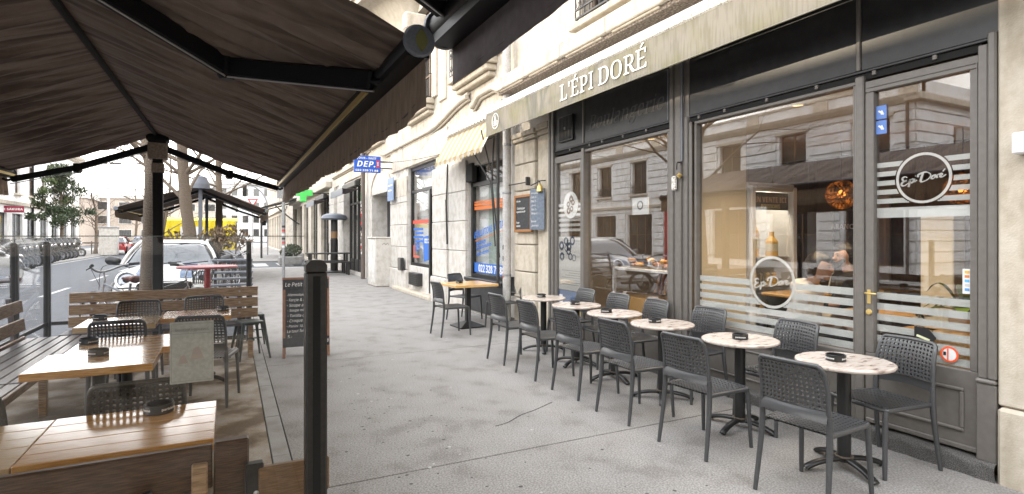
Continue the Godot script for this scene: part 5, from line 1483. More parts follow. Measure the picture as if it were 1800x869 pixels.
	part(plt, "pot", MB.new().lathe([Vector2(0, 0.72), Vector2(0.08, 0.72), Vector2(0.1, 0.86), Vector2(0.09, 0.86), Vector2(0.085, 0.84), Vector2(0, 0.84)], 14), M.table_light)
	for i in 26:
		var a := rng.randf() * TAU
		var l := rng.randf_range(0.16, 0.30)
		var dd := Vector3(cos(a), 0, sin(a))
		var w := rng.randf_range(0.03, 0.055)
		var rise := rng.randf_range(0.05, 0.26)
		part(plt, "leaf", MB.new().sheet(4, 6, func(u, v): return Vector3(0, 0.86, 0) + dd * l * v + dd.cross(Vector3.UP) * (u - 0.5) * 2.0 * w * sin(v * PI * 0.95 + 0.05) + Vector3.UP * (rise * sin(v * 2.2) - 0.06 * v * v)), M.leaf_light if i % 3 else plain(lin(0.22, 0.36, 0.07), 0.4))
	var pot2 := thing("herb_pot", "small pale pot with thin stems beside the leafy plant", "plant", Vector3(4.95, 0.85, -2.56))
	part(pot2, "pot", MB.new().lathe([Vector2(0, 0), Vector2(0.03, 0), Vector2(0.04, 0.09), Vector2(0, 0.085)], 12), M.white_rail)
	part(pot2, "stems", leaf_cloud(Vector3(0, 0.13, 0), Vector3(0.04, 0.05, 0.04), 60, 0.02), M.leaf_light)
	part(pot2, "shelf", MB.new().span(-0.1, 0.1, -0.02, 0.0, -0.1, 0.1), M.table_light)
	build_people()

# smooth blend of tapered bones, meshed as surface nets
func blob(bones: Array, cell: float, k := 0.03) -> MB:
	var lo := Vector3.ONE * 1e9
	var hi := -lo
	for b in bones:
		for q in [[b[0], b[2]], [b[1], b[3]]]:
			lo = lo.min(q[0] - Vector3.ONE * (q[1] + 2.5 * cell))
			hi = hi.max(q[0] + Vector3.ONE * (q[1] + 2.5 * cell))
	var nx := int((hi.x - lo.x) / cell) + 2
	var ny := int((hi.y - lo.y) / cell) + 2
	var nz := int((hi.z - lo.z) / cell) + 2
	var f := PackedFloat32Array()
	f.resize(nx * ny * nz)
	f.fill(1.0)
	for b in bones:
		var a: Vector3 = b[0]
		var ba: Vector3 = b[1] - b[0]
		var l2 := maxf(ba.length_squared(), 1e-9)
		var rm := maxf(b[2], b[3]) + k * 1.5 + cell
		var l := (b[0] as Vector3).min(b[1]) - Vector3.ONE * rm - lo
		var h := (b[0] as Vector3).max(b[1]) + Vector3.ONE * rm - lo
		for i in range(maxi(0, int(l.x / cell)), mini(nx, int(h.x / cell) + 2)):
			for j in range(maxi(0, int(l.y / cell)), mini(ny, int(h.y / cell) + 2)):
				for m in range(maxi(0, int(l.z / cell)), mini(nz, int(h.z / cell) + 2)):
					var p := lo + Vector3(i, j, m) * cell
					var t := clampf((p - a).dot(ba) / l2, 0.0, 1.0)
					var d: float = (p - a - ba * t).length() - lerpf(b[2], b[3], t)
					var ix := (i * ny + j) * nz + m
					var o := f[ix]
					var hh := maxf(k - absf(o - d), 0.0) / k
					f[ix] = minf(o, d) - hh * hh * k * 0.25
	var vid := {}
	var vp := []
	var vn := []
	for i in nx - 1:
		for j in ny - 1:
			for m in nz - 1:
				var ix := (i * ny + j) * nz + m
				var c := [f[ix], f[ix + 1], f[ix + nz], f[ix + nz + 1], f[ix + ny * nz], f[ix + ny * nz + 1], f[ix + ny * nz + nz], f[ix + ny * nz + nz + 1]]
				var neg := 0
				for q in c: if q < 0: neg += 1
				if neg == 0 or neg == 8: continue
				var s := Vector3.ZERO
				var cnt := 0
				for e in [[0, 1], [2, 3], [4, 5], [6, 7], [0, 2], [1, 3], [4, 6], [5, 7], [0, 4], [1, 5], [2, 6], [3, 7]]:
					if (c[e[0]] < 0) != (c[e[1]] < 0):
						var t: float = c[e[0]] / (c[e[0]] - c[e[1]])
						var p0 := Vector3(e[0] >> 2 & 1, e[0] >> 1 & 1, e[0] & 1)
						var p1 := Vector3(e[1] >> 2 & 1, e[1] >> 1 & 1, e[1] & 1)
						s += p0.lerp(p1, t)
						cnt += 1
				vid[ix] = vp.size()
				vp.append(lo + (Vector3(i, j, m) + s / cnt) * cell)
				vn.append(Vector3(c[4] + c[5] + c[6] + c[7] - c[0] - c[1] - c[2] - c[3], c[2] + c[3] + c[6] + c[7] - c[0] - c[1] - c[4] - c[5], c[1] + c[3] + c[5] + c[7] - c[0] - c[2] - c[4] - c[6]).normalized())
	var mb := MB.new()
	var st := [ny * nz, nz, 1]
	for ix in vid:
		for ax in 3:
			var s1: int = st[(ax + 1) % 3]
			var s2: int = st[(ax + 2) % 3]
			if (f[ix] < 0) == (f[ix + st[ax]] < 0): continue
			if not (vid.has(ix - s1) and vid.has(ix - s2) and vid.has(ix - s1 - s2)): continue
			var q := [vid[ix], vid[ix - s1], vid[ix - s1 - s2], vid[ix - s2]]
			if f[ix] >= 0: q.reverse()
			mb.trin(vp[q[0]], vp[q[1]], vp[q[2]], vn[q[0]], vn[q[1]], vn[q[2]])
			mb.trin(vp[q[0]], vp[q[2]], vp[q[3]], vn[q[0]], vn[q[2]], vn[q[3]])
	return mb

# seated person in own axes: seat height 0.45, facing +z, head at about 1.22
func seated_person(label: String, at: Vector3, turn: float, top: Material, beard: bool, hood: bool, lean: float) -> void:
	var t := thing("person", label, "person", at, turn, "people inside the bakery")
	var skin := plain(lin(0.42, 0.25, 0.17), 0.6)
	skin.subsurf_scatter_enabled = true
	skin.subsurf_scatter_strength = 0.1
	var hair := plain(lin(0.012, 0.009, 0.008), 0.5)
	var V := func(x: float, y: float, z: float) -> Vector3: return Vector3(x, y, z + maxf(0.0, y - 0.5) * lean)
	var neck: Vector3 = V.call(0, 1.06, 0.0)
	var head: Vector3 = V.call(0, 1.22, 0.04)
	# head, neck, hands and forearms in one skin
	var bones := [[V.call(0, 0.95, 0), neck, 0.06, 0.055], [neck, head + Vector3(0, -0.03, -0.01), 0.055, 0.06],
		[head + Vector3(0, 0.03, -0.02), head + Vector3(0, 0.02, 0.015), 0.092, 0.088], [head + Vector3(0, -0.05, 0.045), head + Vector3(0, -0.085, 0.06), 0.058, 0.038],
		[head + Vector3(0, 0.005, 0.095), head + Vector3(0, -0.03, 0.115), 0.012, 0.017]]
	for s in [-1.0, 1.0]:
		bones.append([head + Vector3(s * 0.092, -0.015, -0.015), head + Vector3(s * 0.094, 0.015, -0.02), 0.012, 0.017])
		bones.append([V.call(s * 0.2, 0.72, 0.28), V.call(s * 0.1, 0.70, 0.40), 0.036, 0.026])
		bones.append([V.call(s * 0.1, 0.70, 0.40), V.call(s * 0.07, 0.69, 0.46), 0.034, 0.03])
		for q in 4:
			var fz := Vector3(s * (0.085 - q * 0.018), 0.69, 0.0)
			bones.append([V.call(fz.x, 0.69, 0.46), V.call(fz.x * 0.9, 0.675, 0.52 + [0.0, 0.012, 0.016, 0.006][q]), 0.0095, 0.0085])
			bones.append([V.call(fz.x * 0.9, 0.675, 0.52 + [0.0, 0.012, 0.016, 0.006][q]), V.call(fz.x * 0.85, 0.655, 0.54 + [0.0, 0.012, 0.016, 0.006][q]), 0.0085, 0.0075])
		bones.append([V.call(s * 0.06, 0.70, 0.43), V.call(s * 0.02, 0.70, 0.48), 0.012, 0.009])
	part(t, "body", blob(bones, 0.0125, 0.02), skin)
	var tb := [[V.call(0, 0.5, 0), V.call(0, 0.72, 0), 0.155, 0.15], [V.call(0, 0.72, 0), V.call(0, 0.93, -0.01), 0.15, 0.13],
		[V.call(-0.14, 0.965, 0), V.call(0.14, 0.965, 0), 0.082, 0.082]]
	for s in [-1.0, 1.0]:
		tb.append([V.call(s * 0.18, 0.96, 0), V.call(s * 0.24, 0.72, 0.03), 0.072, 0.058])
		tb.append([V.call(s * 0.24, 0.72, 0.03), V.call(s * 0.13, 0.71, 0.36), 0.056, 0.046])
	if hood:
		tb.append([V.call(-0.07, 1.03, -0.09), V.call(0.07, 1.03, -0.09), 0.075, 0.075])
		tb.append([V.call(-0.09, 1.04, 0.0), V.call(0.09, 1.04, 0.0), 0.04, 0.04])
	part(t, "jacket", blob(tb, 0.022, 0.05), top)
	var lg := []
	for s in [-1.0, 1.0]:
		lg.append([Vector3(s * 0.09, 0.5, 0.0), Vector3(s * 0.11, 0.5, 0.42), 0.095, 0.065])
		lg.append([Vector3(s * 0.11, 0.5, 0.42), Vector3(s * 0.11, 0.09, 0.44), 0.065, 0.045])
		lg.append([Vector3(s * 0.11, 0.05, 0.42), Vector3(s * 0.11, 0.035, 0.56), 0.045, 0.035])
	part(t, "trousers", blob(lg, 0.025, 0.03), plain(lin(0.02, 0.022, 0.03), 0.8))
	var hb := [[head + Vector3(0, 0.075, -0.02), head + Vector3(0, 0.068, 0.04), 0.085, 0.066], [head + Vector3(0, 0.02, -0.055), head + Vector3(0, -0.04, -0.055), 0.088, 0.075]]
	for s in [-1.0, 1.0]: hb.append([head + Vector3(s * 0.06, 0.05, -0.02), head + Vector3(s * 0.075, 0.0, -0.03), 0.055, 0.04])
	part(t, "hair", blob(hb, 0.0125, 0.03), hair)
	if beard:
		part(t, "beard", blob([[head + Vector3(-0.05, -0.05, 0.05), head + Vector3(0, -0.1, 0.08), 0.025, 0.03], [head + Vector3(0.05, -0.05, 0.05), head + Vector3(0, -0.1, 0.08), 0.025, 0.03]], 0.0125, 0.02), hair)
	for s in [-1.0, 1.0]:
		part(t, "eye", MB.new().bbox(head + Vector3(s * 0.035, 0.005, 0.098), Vector3(0.022, 0.009, 0.008), 0.003), M.dark)
		part(t, "eyebrow", MB.new().bbox(head + Vector3(s * 0.035, 0.026, 0.1), Vector3(0.035, 0.007, 0.008), 0.002), hair)
	part(t, "mouth", MB.new().bbox(head + Vector3(0, -0.062, 0.1), Vector3(0.04, 0.007, 0.01), 0.003), plain(lin(0.35, 0.13, 0.1), 0.5))
	if beard:
		for s in [-1.0, 1.0]:
			part(t, "white_stripe", MB.new().tube([V.call(s * 0.17, 1.035, 0.06), V.call(s * 0.235, 0.95, 0.06), V.call(s * 0.285, 0.78, 0.075)], 0.008, 5), M.white_print)

func build_people() -> void:
	seated_person("person in a white hooded top seated with their back to the window, head in profile", Vector3(5.04, 0.07, -3.70), 0.25, noisy(lin(0.62, 0.61, 0.6), lin(0.72, 0.71, 0.7), 0.3, 0.9), false, true, 0.22)
	seated_person("bearded person in a dark jacket with white piping seated facing the white hooded one", Vector3(5.98, 0.16, -3.76), -2.0, plain(lin(0.015, 0.016, 0.02), 0.7), true, false, 0.05)
	for e in [[5.04, -3.70, "wooden stool under the person in the white hooded top"], [5.98, -3.76, "wooden stool under the person in the dark jacket"]]:
		var t := thing("stool", e[2], "stool", Vector3(e[0], 0.13, e[1]), 0, "stools inside the bakery")
		part(t, "seat", MB.new().lathe([Vector2(0, 0.40), Vector2(0.16, 0.40), Vector2(0.165, 0.43), Vector2(0, 0.435)], 18), M.table_light)
		for k in 4:
			var a := TAU * k / 4 + 0.4
			part(t, "leg", MB.new().tube([Vector3(cos(a) * 0.16, 0, sin(a) * 0.16), Vector3(cos(a) * 0.1, 0.41, sin(a) * 0.1)], 0.014, 7), M.table_light)

# glazing: three thin sheets with air between, extra sheets added to strengthen reflections
func glazing(x: float, y0: float, y1: float, z0: float, z1: float) -> MB:
	var mb := MB.new()
	for k in 3: mb.span(x + k * 0.005, x + k * 0.005 + 0.002, y0, y1, z0, z1)
	return mb

func build_plumber_shop() -> void:
	var s := Node3D.new()
	s.name = numbered(self, "shopfront")
	add_child(s)
	tag(s, "plumber's shopfront with milky windows, orange bands and blue lettering", "shopfront")
	var milky := noisy(lin(0.60, 0.63, 0.61), lin(0.70, 0.73, 0.71), 0.8, 0.6, {"stretch": Vector3(1, 0.1, 2)})
	var blue := plain(lin(0.03, 0.14, 0.50), 0.5)
	var orange := plain(lin(0.62, 0.16, 0.03), 0.5)
	# window beside the drainpipe
	var w := part(s, "window", MB.new().span(4.56, 4.64, 0.74, 0.80, -9.27, -11.03).span(4.56, 4.64, 2.62, 2.70, -9.27, -11.03).span(4.56, 4.64, 0.801, 3.04, -9.27, -9.36).span(4.56, 4.64, 0.801, 3.04, -10.95, -11.03), M.black_metal)
	part(w, "pane", MB.new().span(4.605, 4.611, 0.79, 3.03, -9.35, -10.96), M.window_glass)
	part(w, "blind", MB.new().span(4.75, 4.77, 0.74, 3.05, -9.26, -11.04), milky)
	part(w, "blind_edge", MB.new().span(4.735, 4.748, 0.74, 2.62, -10.15, -10.5), plain(lin(0.36, 0.44, 0.38), 0.7))
	part(w, "upper_panel", MB.new().span(4.615, 4.63, 2.7, 3.04, -9.36, -10.95), M.dark)
	part(w, "sill", MB.new().span(4.40, 4.64, 0.66, 0.735, -9.2, -11.06, 0.01), M.black_metal)
	part(s, "dado", MB.new().span(4.46, 4.5, 0.05, 0.655, -9.2, -11.06, 0.006), M.shop_panel)
	part(w, "orange_band", MB.new().span(4.598, 4.60, 2.13, 2.20, -9.37, -10.94).span(4.598, 4.60, 2.215, 2.265, -9.37, -10.94).span(4.598, 4.60, 2.28, 2.31, -9.37, -10.94), orange)
	var rot := Basis(Vector3(1, 0, 0), 0.0)
	var tilt := FACE_MINUS_X * Basis(Vector3(0, 0, 1), 0.16)
	lettered(w, "lettering", "INSTALLATIONS SANITAIRES", 0.135, Vector3(4.597, 1.72, -10.15), tilt, blue, "Droid Sans", 0.2, 0.72, 800)
	part(w, "underline", MB.new().bbox(Vector3(4.598, 1.60, -10.15), Vector3(0.002, 0.012, 1.5), 0, Basis(Vector3.RIGHT, -0.16)), orange)
	lettered(w, "lettering", "Dépannage", 0.075, Vector3(4.597, 1.46, -10.6), tilt, blue, "Droid Sans", 0.2, 0.9, 800)
	lettered(w, "lettering", "& Transformations", 0.075, Vector3(4.597, 1.38, -10.45), tilt, blue, "Droid Sans", 0.2, 0.8, 800)
	lettered(w, "lettering", "Neuf, entretien", 0.075, Vector3(4.597, 1.25, -10.5), tilt, blue, "Droid Sans", 0.2, 0.8, 800)
	part(w, "blue_band", MB.new().span(4.598, 4.60, 0.83, 1.03, -9.37, -10.94), blue)
	lettered(w, "lettering", "022 328 71 88", 0.15, Vector3(4.596, 0.92, -10.1), FACE_MINUS_X, M.white_print, "Droid Sans", 0, 0.95, 800)
	# second window with door
	var v := part(s, "window", MB.new().span(4.570, 4.650, 0.76, 0.84, -13.75, -15.53).span(4.570, 4.650, 2.78, 2.86, -13.17, -15.53).span(4.570, 4.650, 0.841, 3.48, -15.44, -15.53).span(4.570, 4.650, 3.40, 3.48, -13.26, -15.43).span(4.510, 4.650, 0.12, 2.779, -13.62, -13.74), M.black_metal)
	part(v, "pane", MB.new().span(4.605, 4.611, 0.83, 3.41, -13.2, -15.45), M.window_glass)
	part(v, "blind", MB.new().span(4.820, 4.840, 0.12, 3.5, -13.16, -15.54), milky)
	part(v, "white_card", MB.new().span(4.615, 4.620, 2.3, 2.72, -13.9, -14.8), M.white_paint)
	part(v, "red_band", MB.new().span(4.598, 4.601, 1.92, 2.02, -13.78, -15.43), plain(lin(0.55, 0.08, 0.05), 0.5))
	for k in 4:
		part(v, "blue_line", MB.new().span(4.598, 4.601, 1.74 - k * 0.11, 1.80 - k * 0.11, -14.5, -15.35 + 0.15 * (k % 2)), blue)
	part(v, "blue_panel", MB.new().prism(PackedVector2Array([Vector2(-13.80, 0.98), Vector2(-13.80, 1.62), Vector2(-14.5, 1.55), Vector2(-14.42, 0.90)]), -0.001, 0.001, Transform3D(Basis(Vector3(0, 0, 1), Vector3(0, 1, 0), Vector3(-1, 0, 0)), Vector3(4.599, 0, 0))), blue)
	lettered(v, "lettering", "022 328", 0.12, Vector3(4.595, 1.45, -14.12), FACE_MINUS_X, M.white_print, "Droid Sans", 0, 0.8, 800)
	part(v, "red_corner", MB.new().span(4.598, 4.601, 0.98, 1.04, -14.85, -15.38).span(4.598, 4.601, 1.041, 1.32, -15.26, -15.38), plain(lin(0.55, 0.12, 0.08), 0.5))
	lettered(v, "lettering", "DEP", 0.22, Vector3(4.597, 1.27, -15.0), FACE_MINUS_X, blue, "Droid Sans", 0, 0.7, 800)
	var dr := part(s, "door", MB.new().span(4.530, 4.590, 0.13, 2.77, -13.18, -13.27).span(4.530, 4.590, 0.13, 0.4, -13.271, -13.6).span(4.530, 4.590, 2.65, 2.77, -13.271, -13.6), M.black_metal)
	part(dr, "handle", MB.new().tube([Vector3(4.530, 1.05, -13.22), Vector3(4.490, 1.05, -13.22), Vector3(4.490, 1.05, -13.34)], 0.012, 6), M.alu)
	part(s, "dado", MB.new().span(4.52, 4.8, 0.1, 0.755, -13.76, -15.54, 0.01), M.stone_grey)
	part(s, "door_step", MB.new().span(4.3, 4.62, -0.02, 0.11, -13.1, -16.6, 0.03), M.stone_warm)
	var vb := thing("ventilation_box", "small black ventilation box low on the pale wall beyond the wooden table", "vent", Vector3(4.5, 0.42, -14.7))
	part(vb, "box", MB.new().span(-0.12, 0.02, -0.17, 0.17, -0.42, 0.42, 0.01), M.iron)
	for k in 6: part(vb, "slat", MB.new().span(-0.135, -0.12, -0.14 + k * 0.05, -0.115 + k * 0.05, -0.38, 0.38), M.black_metal)
	var jb := thing("junction_box", "grey junction box on the stone pier left of the far plumber's window", "box", Vector3(4.40, 0.78, -15.75))
	part(jb, "box", MB.new().span(-0.1, 0.0, -0.18, 0.18, -0.2, 0.12, 0.015), M.iron)
	part(jb, "lid", MB.new().span(-0.108, -0.1, -0.16, 0.16, -0.18, 0.1, 0.004), M.shop_paint)
	var np := thing("name_plate", "blue enamel plate on the pier beside the arched doorway", "plate", Vector3(4.36, 3.0, -16.9))
	part(np, "plate", MB.new().span(-0.02, 0.0, -0.35, 0.35, -0.4, 0.3, 0.006), plain(lin(0.18, 0.26, 0.42), 0.5))
	part(np, "text_line", MB.new().span(-0.023, -0.02, 0.1, 0.14, -0.3, 0.2).span(-0.023, -0.02, -0.05, -0.01, -0.3, 0.1), M.white_print)
	# striped awning over the first window
	var a := thing("shop_awning", "yellow and cream striped awning, half rolled, over the plumber's window", "awning", Vector3(4.45, 3.3, -10.4))
	part(a, "roller", MB.new().tube([Vector3(-0.1, 0.52, -1.35), Vector3(-0.1, 0.52, 1.35)], 0.07, 10), M.white_rail)
	var cream := plain(lin(0.44, 0.40, 0.33), 0.9)
	var yellow := plain(lin(0.38, 0.28, 0.14), 0.9)
	for i in 18:
		var za := lerpf(-1.3, 1.3, i / 18.0)
		var zb := lerpf(-1.3, 1.3, (i + 1) / 18.0)
		part(a, "stripe", MB.new().sheet(3, 8, func(u, w_): 
			var z: float = lerpf(za, zb, u)
			return Vector3(-0.1 - 0.36 * w_, 0.5 - 0.55 * w_ - 0.08 * w_ * w_ + 0.01 * sin(z * 3.0) * w_, z)), cream if i % 2 else yellow)
		part(a, "flap_scallop", MB.new().sheet(5, 3, func(u, w_):
			var z: float = lerpf(za, zb, u)
			return Vector3(-0.47 + 0.006 * sin(z * 9), -0.13 - w_ * (0.05 + 0.05 * sin(u * PI)), z)), cream if i % 2 else yellow)
		part(a, "upper_scallop", MB.new().sheet(5, 2, func(u, w_):
			var z: float = lerpf(za, zb, u)
			return Vector3(-0.2, 0.62 - w_ * (0.10 + 0.05 * sin(u * PI)), z)), M.white_rail)
	var rods := MB.new()
	rods.tube([Vector3(-0.42, -0.05, 0.62), Vector3(-0.2, -0.75, 1.08), Vector3(-0.14, -1.9, 1.12)], 0.014, 6)
	rods.tube([Vector3(-0.2, 0.1, 1.2), Vector3(-0.2, -0.75, 1.1), Vector3(-0.1, -2.1, 1.22)], 0.014, 6)
	rods.tube([Vector3(-0.42, 0.2, 1.12), Vector3(-0.17, -0.7, 1.1)], 0.012, 6)
	part(a, "folded_arm", rods, M.iron)
	part(a, "upright", MB.new().tube([Vector3(-0.12, 0.3, 1.2), Vector3(-0.12, -2.65, 1.2)], 0.03, 8), M.iron)
	part(a, "crank_bracket", MB.new().tube([Vector3(-0.1, -0.1, -1.5), Vector3(-0.14, -1.1, -1.5)], 0.016, 6).tube([Vector3(-0.14, -0.9, -1.5), Vector3(-0.12, -1.9, -1.48)], 0.022, 6), M.iron)
	part(s, "lower_hood", MB.new().span(4.44, 4.56, 2.72, 3.1, -10.7, -11.04, 0.01), M.dark)

func chair_proto() -> Node3D:
	var t := thing("bistro_chair", "", "chair", Vector3.ZERO, 0, "perforated plastic bistro chairs")
	var seat_fn := func(u: float, v: float) -> Vector3:
		var x := lerpf(-0.195, 0.215, v)
		var zw := lerpf(0.195, 0.212, v)
		var z := (u - 0.5) * 2.0 * zw
		return Vector3(x, 0.452 - 0.012 * cos(z / zw * 1.4) * sin(v * PI) + 0.006 * v, z)
	# du x dv = z x x = +y
	part(t, "seat", MB.new().perforated(seat_fn, 14, 14, 0.42, 0.010, false), M.plastic)
	var rim := []
	for e in [[-0.205, -0.20], [-0.10, -0.208], [0.10, -0.216], [0.19, -0.216], [0.222, -0.19], [0.232, 0.0], [0.222, 0.19], [0.19, 0.216], [0.10, 0.216], [-0.10, 0.208], [-0.205, 0.20]]:
		rim.append(Vector3(e[0], 0.446, e[1]))
	part(t, "seat_frame", MB.new().tube(smooth(rim, 3), 0.016, 8), M.plastic)
	for s in [-1.0, 1.0]:
		part(t, "leg", MB.new().tube(smooth([Vector3(0.205, 0.45, s * 0.20), Vector3(0.222, 0.40, s * 0.208), Vector3(0.245, 0.0, s * 0.222)], 4), [0.017, 0.017, 0.0175, 0.018, 0.018, 0.017, 0.016, 0.015, 0.0135], 8), M.plastic)
		part(t, "leg", MB.new().tube(smooth([Vector3(-0.262, 0.0, s * 0.225), Vector3(-0.225, 0.26, s * 0.216), Vector3(-0.208, 0.45, s * 0.21), Vector3(-0.212, 0.56, s * 0.21)], 3), [0.0135, 0.015, 0.016, 0.017, 0.018, 0.019, 0.0185, 0.018, 0.017, 0.0165], 8), M.plastic)
	var back := func(u: float, v: float) -> Vector3:
		var z := (u - 0.5) * 2.0 * lerpf(0.203, 0.192, v)
		return Vector3(-0.212 - 0.045 * v * v - 0.03 * cos((u - 0.5) * PI), lerpf(0.60, 0.845, v) - 0.012 * pow(absf(u - 0.5) * 2.0, 4.0) * v, z)
	# du x dv = z x y = -x : outward to the rear
	part(t, "backrest", MB.new().perforated(back, 14, 9, 0.64, 0.017, true), M.plastic)
	var band := func(u: float, v: float) -> Vector3:
		var z := (u - 0.5) * 2.0 * 0.207
		return Vector3(-0.212 - 0.03 * cos((u - 0.5) * PI) - 0.004 * sin(v * PI) - 0.022 * (1 - v), lerpf(0.535, 0.603, v) + 0.012 * cos((u - 0.5) * PI) * (1 - v) - 0.012, z)
	var bm := MB.new().sheet(16, 4, band)
	bm.sheet(16, 4, func(u, v): return band.call(1 - u, v) + Vector3(0.012, 0, 0))
	for k in 16:
		bm.quad(band.call(k / 16.0, 0), band.call(k / 16.0, 0) + Vector3(0.012, 0, 0), band.call((k + 1) / 16.0, 0) + Vector3(0.012, 0, 0), band.call((k + 1) / 16.0, 0))
	part(t, "lower_band", bm, M.plastic)
	var fr := []
	fr.append(Vector3(-0.212, 0.55, -0.209))
	fr.append(Vector3(-0.222, 0.70, -0.206))
	fr.append(Vector3(-0.245, 0.80, -0.200))
	for k in 5:
		var a := k / 4.0 * PI / 2
		fr.append(Vector3(-0.256 - 0.012 * sin(a), 0.818 + 0.035 * sin(a), -0.160 - 0.036 * cos(a)))
	fr.append(Vector3(-0.287, 0.856, 0))
	for k in 5:
		var a := (4 - k) / 4.0 * PI / 2
		fr.append(Vector3(-0.256 - 0.012 * sin(a), 0.818 + 0.035 * sin(a), 0.160 + 0.036 * cos(a)))
	fr.append(Vector3(-0.245, 0.80, 0.200))
	fr.append(Vector3(-0.222, 0.70, 0.206))
	fr.append(Vector3(-0.212, 0.55, 0.209))
	part(t, "back_frame", MB.new().tube(smooth(fr, 3), 0.0135, 8), M.plastic)
	return t

var chair0: Node3D
var chair_used := false
func place_chair(x: float, z: float, turn: float, label: String, old := false) -> Node3D:
	# turn 0 faces the shopfront (+x)
	var c: Node3D
	if not chair_used:
		chair_used = true
		c = chair0
		c.position = Vector3(x, 0, z)
		c.rotation.y = turn
		c.set_meta("label", label)
	else:
		c = copy(chair0, label, Vector3(x, 0, z), turn)
	if old:
		for k in c.get_children(): k.material_override = M.plastic_old
	return c

func ashtray_proto() -> Node3D:
	var t := thing("ashtray", "", "ashtray", Vector3.ZERO, 0, "black ashtrays on the tables")
	part(t, "bowl", MB.new().lathe([Vector2(0, 0.0), Vector2(0.060, 0.0), Vector2(0.063, 0.004), Vector2(0.063, 0.042), Vector2(0.059, 0.045), Vector2(0.055, 0.041), Vector2(0.054, 0.012), Vector2(0, 0.010)], 28), plain(grey(0.012), 0.3))
	var mb := MB.new()
	for k in 3:
		var src := letters("parisienne", 0.011, "Droid Sans", 0, 1.1, 0.0005, 700)
		for i in range(0, src.v.size(), 3):
			var p := []
			for j in 3:
				var q: Vector3 = src.v[i + j]
				var a := q.x / 0.0635 + TAU * k / 3.0
				p.append(Vector3(sin(a) * (0.0633 + q.z), 0.022 + q.y, cos(a) * (0.0633 + q.z)))
			mb.tri(p[0], p[2], p[1])
	part(t, "print", mb, M.white_print)
	return t
var ash0: Node3D
var ash_used := false
func place_ashtray(x: float, y: float, z: float, turn: float, label: String) -> void:
	if not ash_used:
		ash_used = true
		ash0.position = Vector3(x, y, z)
		ash0.rotation.y = turn
		ash0.set_meta("label", label)
	else:
		copy(ash0, label, Vector3(x, y, z), turn)

func round_table_proto() -> Node3D:
	var t := thing("bistro_table", "", "table", Vector3.ZERO, 0, "round marbled bistro tables")
	part(t, "tabletop", MB.new().lathe([Vector2(0, 0.712), Vector2(0.29, 0.712), Vector2(0.302, 0.718), Vector2(0.306, 0.728), Vector2(0.303, 0.737), Vector2(0.294, 0.741), Vector2(0, 0.741)], 56), M.marble)
	var cm := plain(grey(0.012), 0.3)
	part(t, "column", MB.new().lathe([Vector2(0.0, 0.05), Vector2(0.043, 0.05), Vector2(0.043, 0.70), Vector2(0.16, 0.702), Vector2(0.16, 0.712), Vector2(0, 0.712)], 24), cm)
	part(t, "collar", MB.new().lathe([Vector2(0.046, 0.075), Vector2(0.058, 0.08), Vector2(0.06, 0.088), Vector2(0.046, 0.09)], 24), plain(lin(0.10, 0.08, 0.06), 0.5))
	for k in 4:
		var a := TAU * k / 4.0 + 0.35
		var d := Vector3(cos(a), 0, sin(a))
		var mb := MB.new()
		var pts := smooth([Vector3(0, 0.068, 0), d * 0.10 + Vector3(0, 0.066, 0), d * 0.20 + Vector3(0, 0.05, 0), d * 0.27 + Vector3(0, 0.025, 0), d * 0.285 + Vector3(0, 0.014, 0)], 3)
		mb.tube(pts, 0.029, 8, true, 0.62)
		part(t, "foot", mb, cm)
	return t

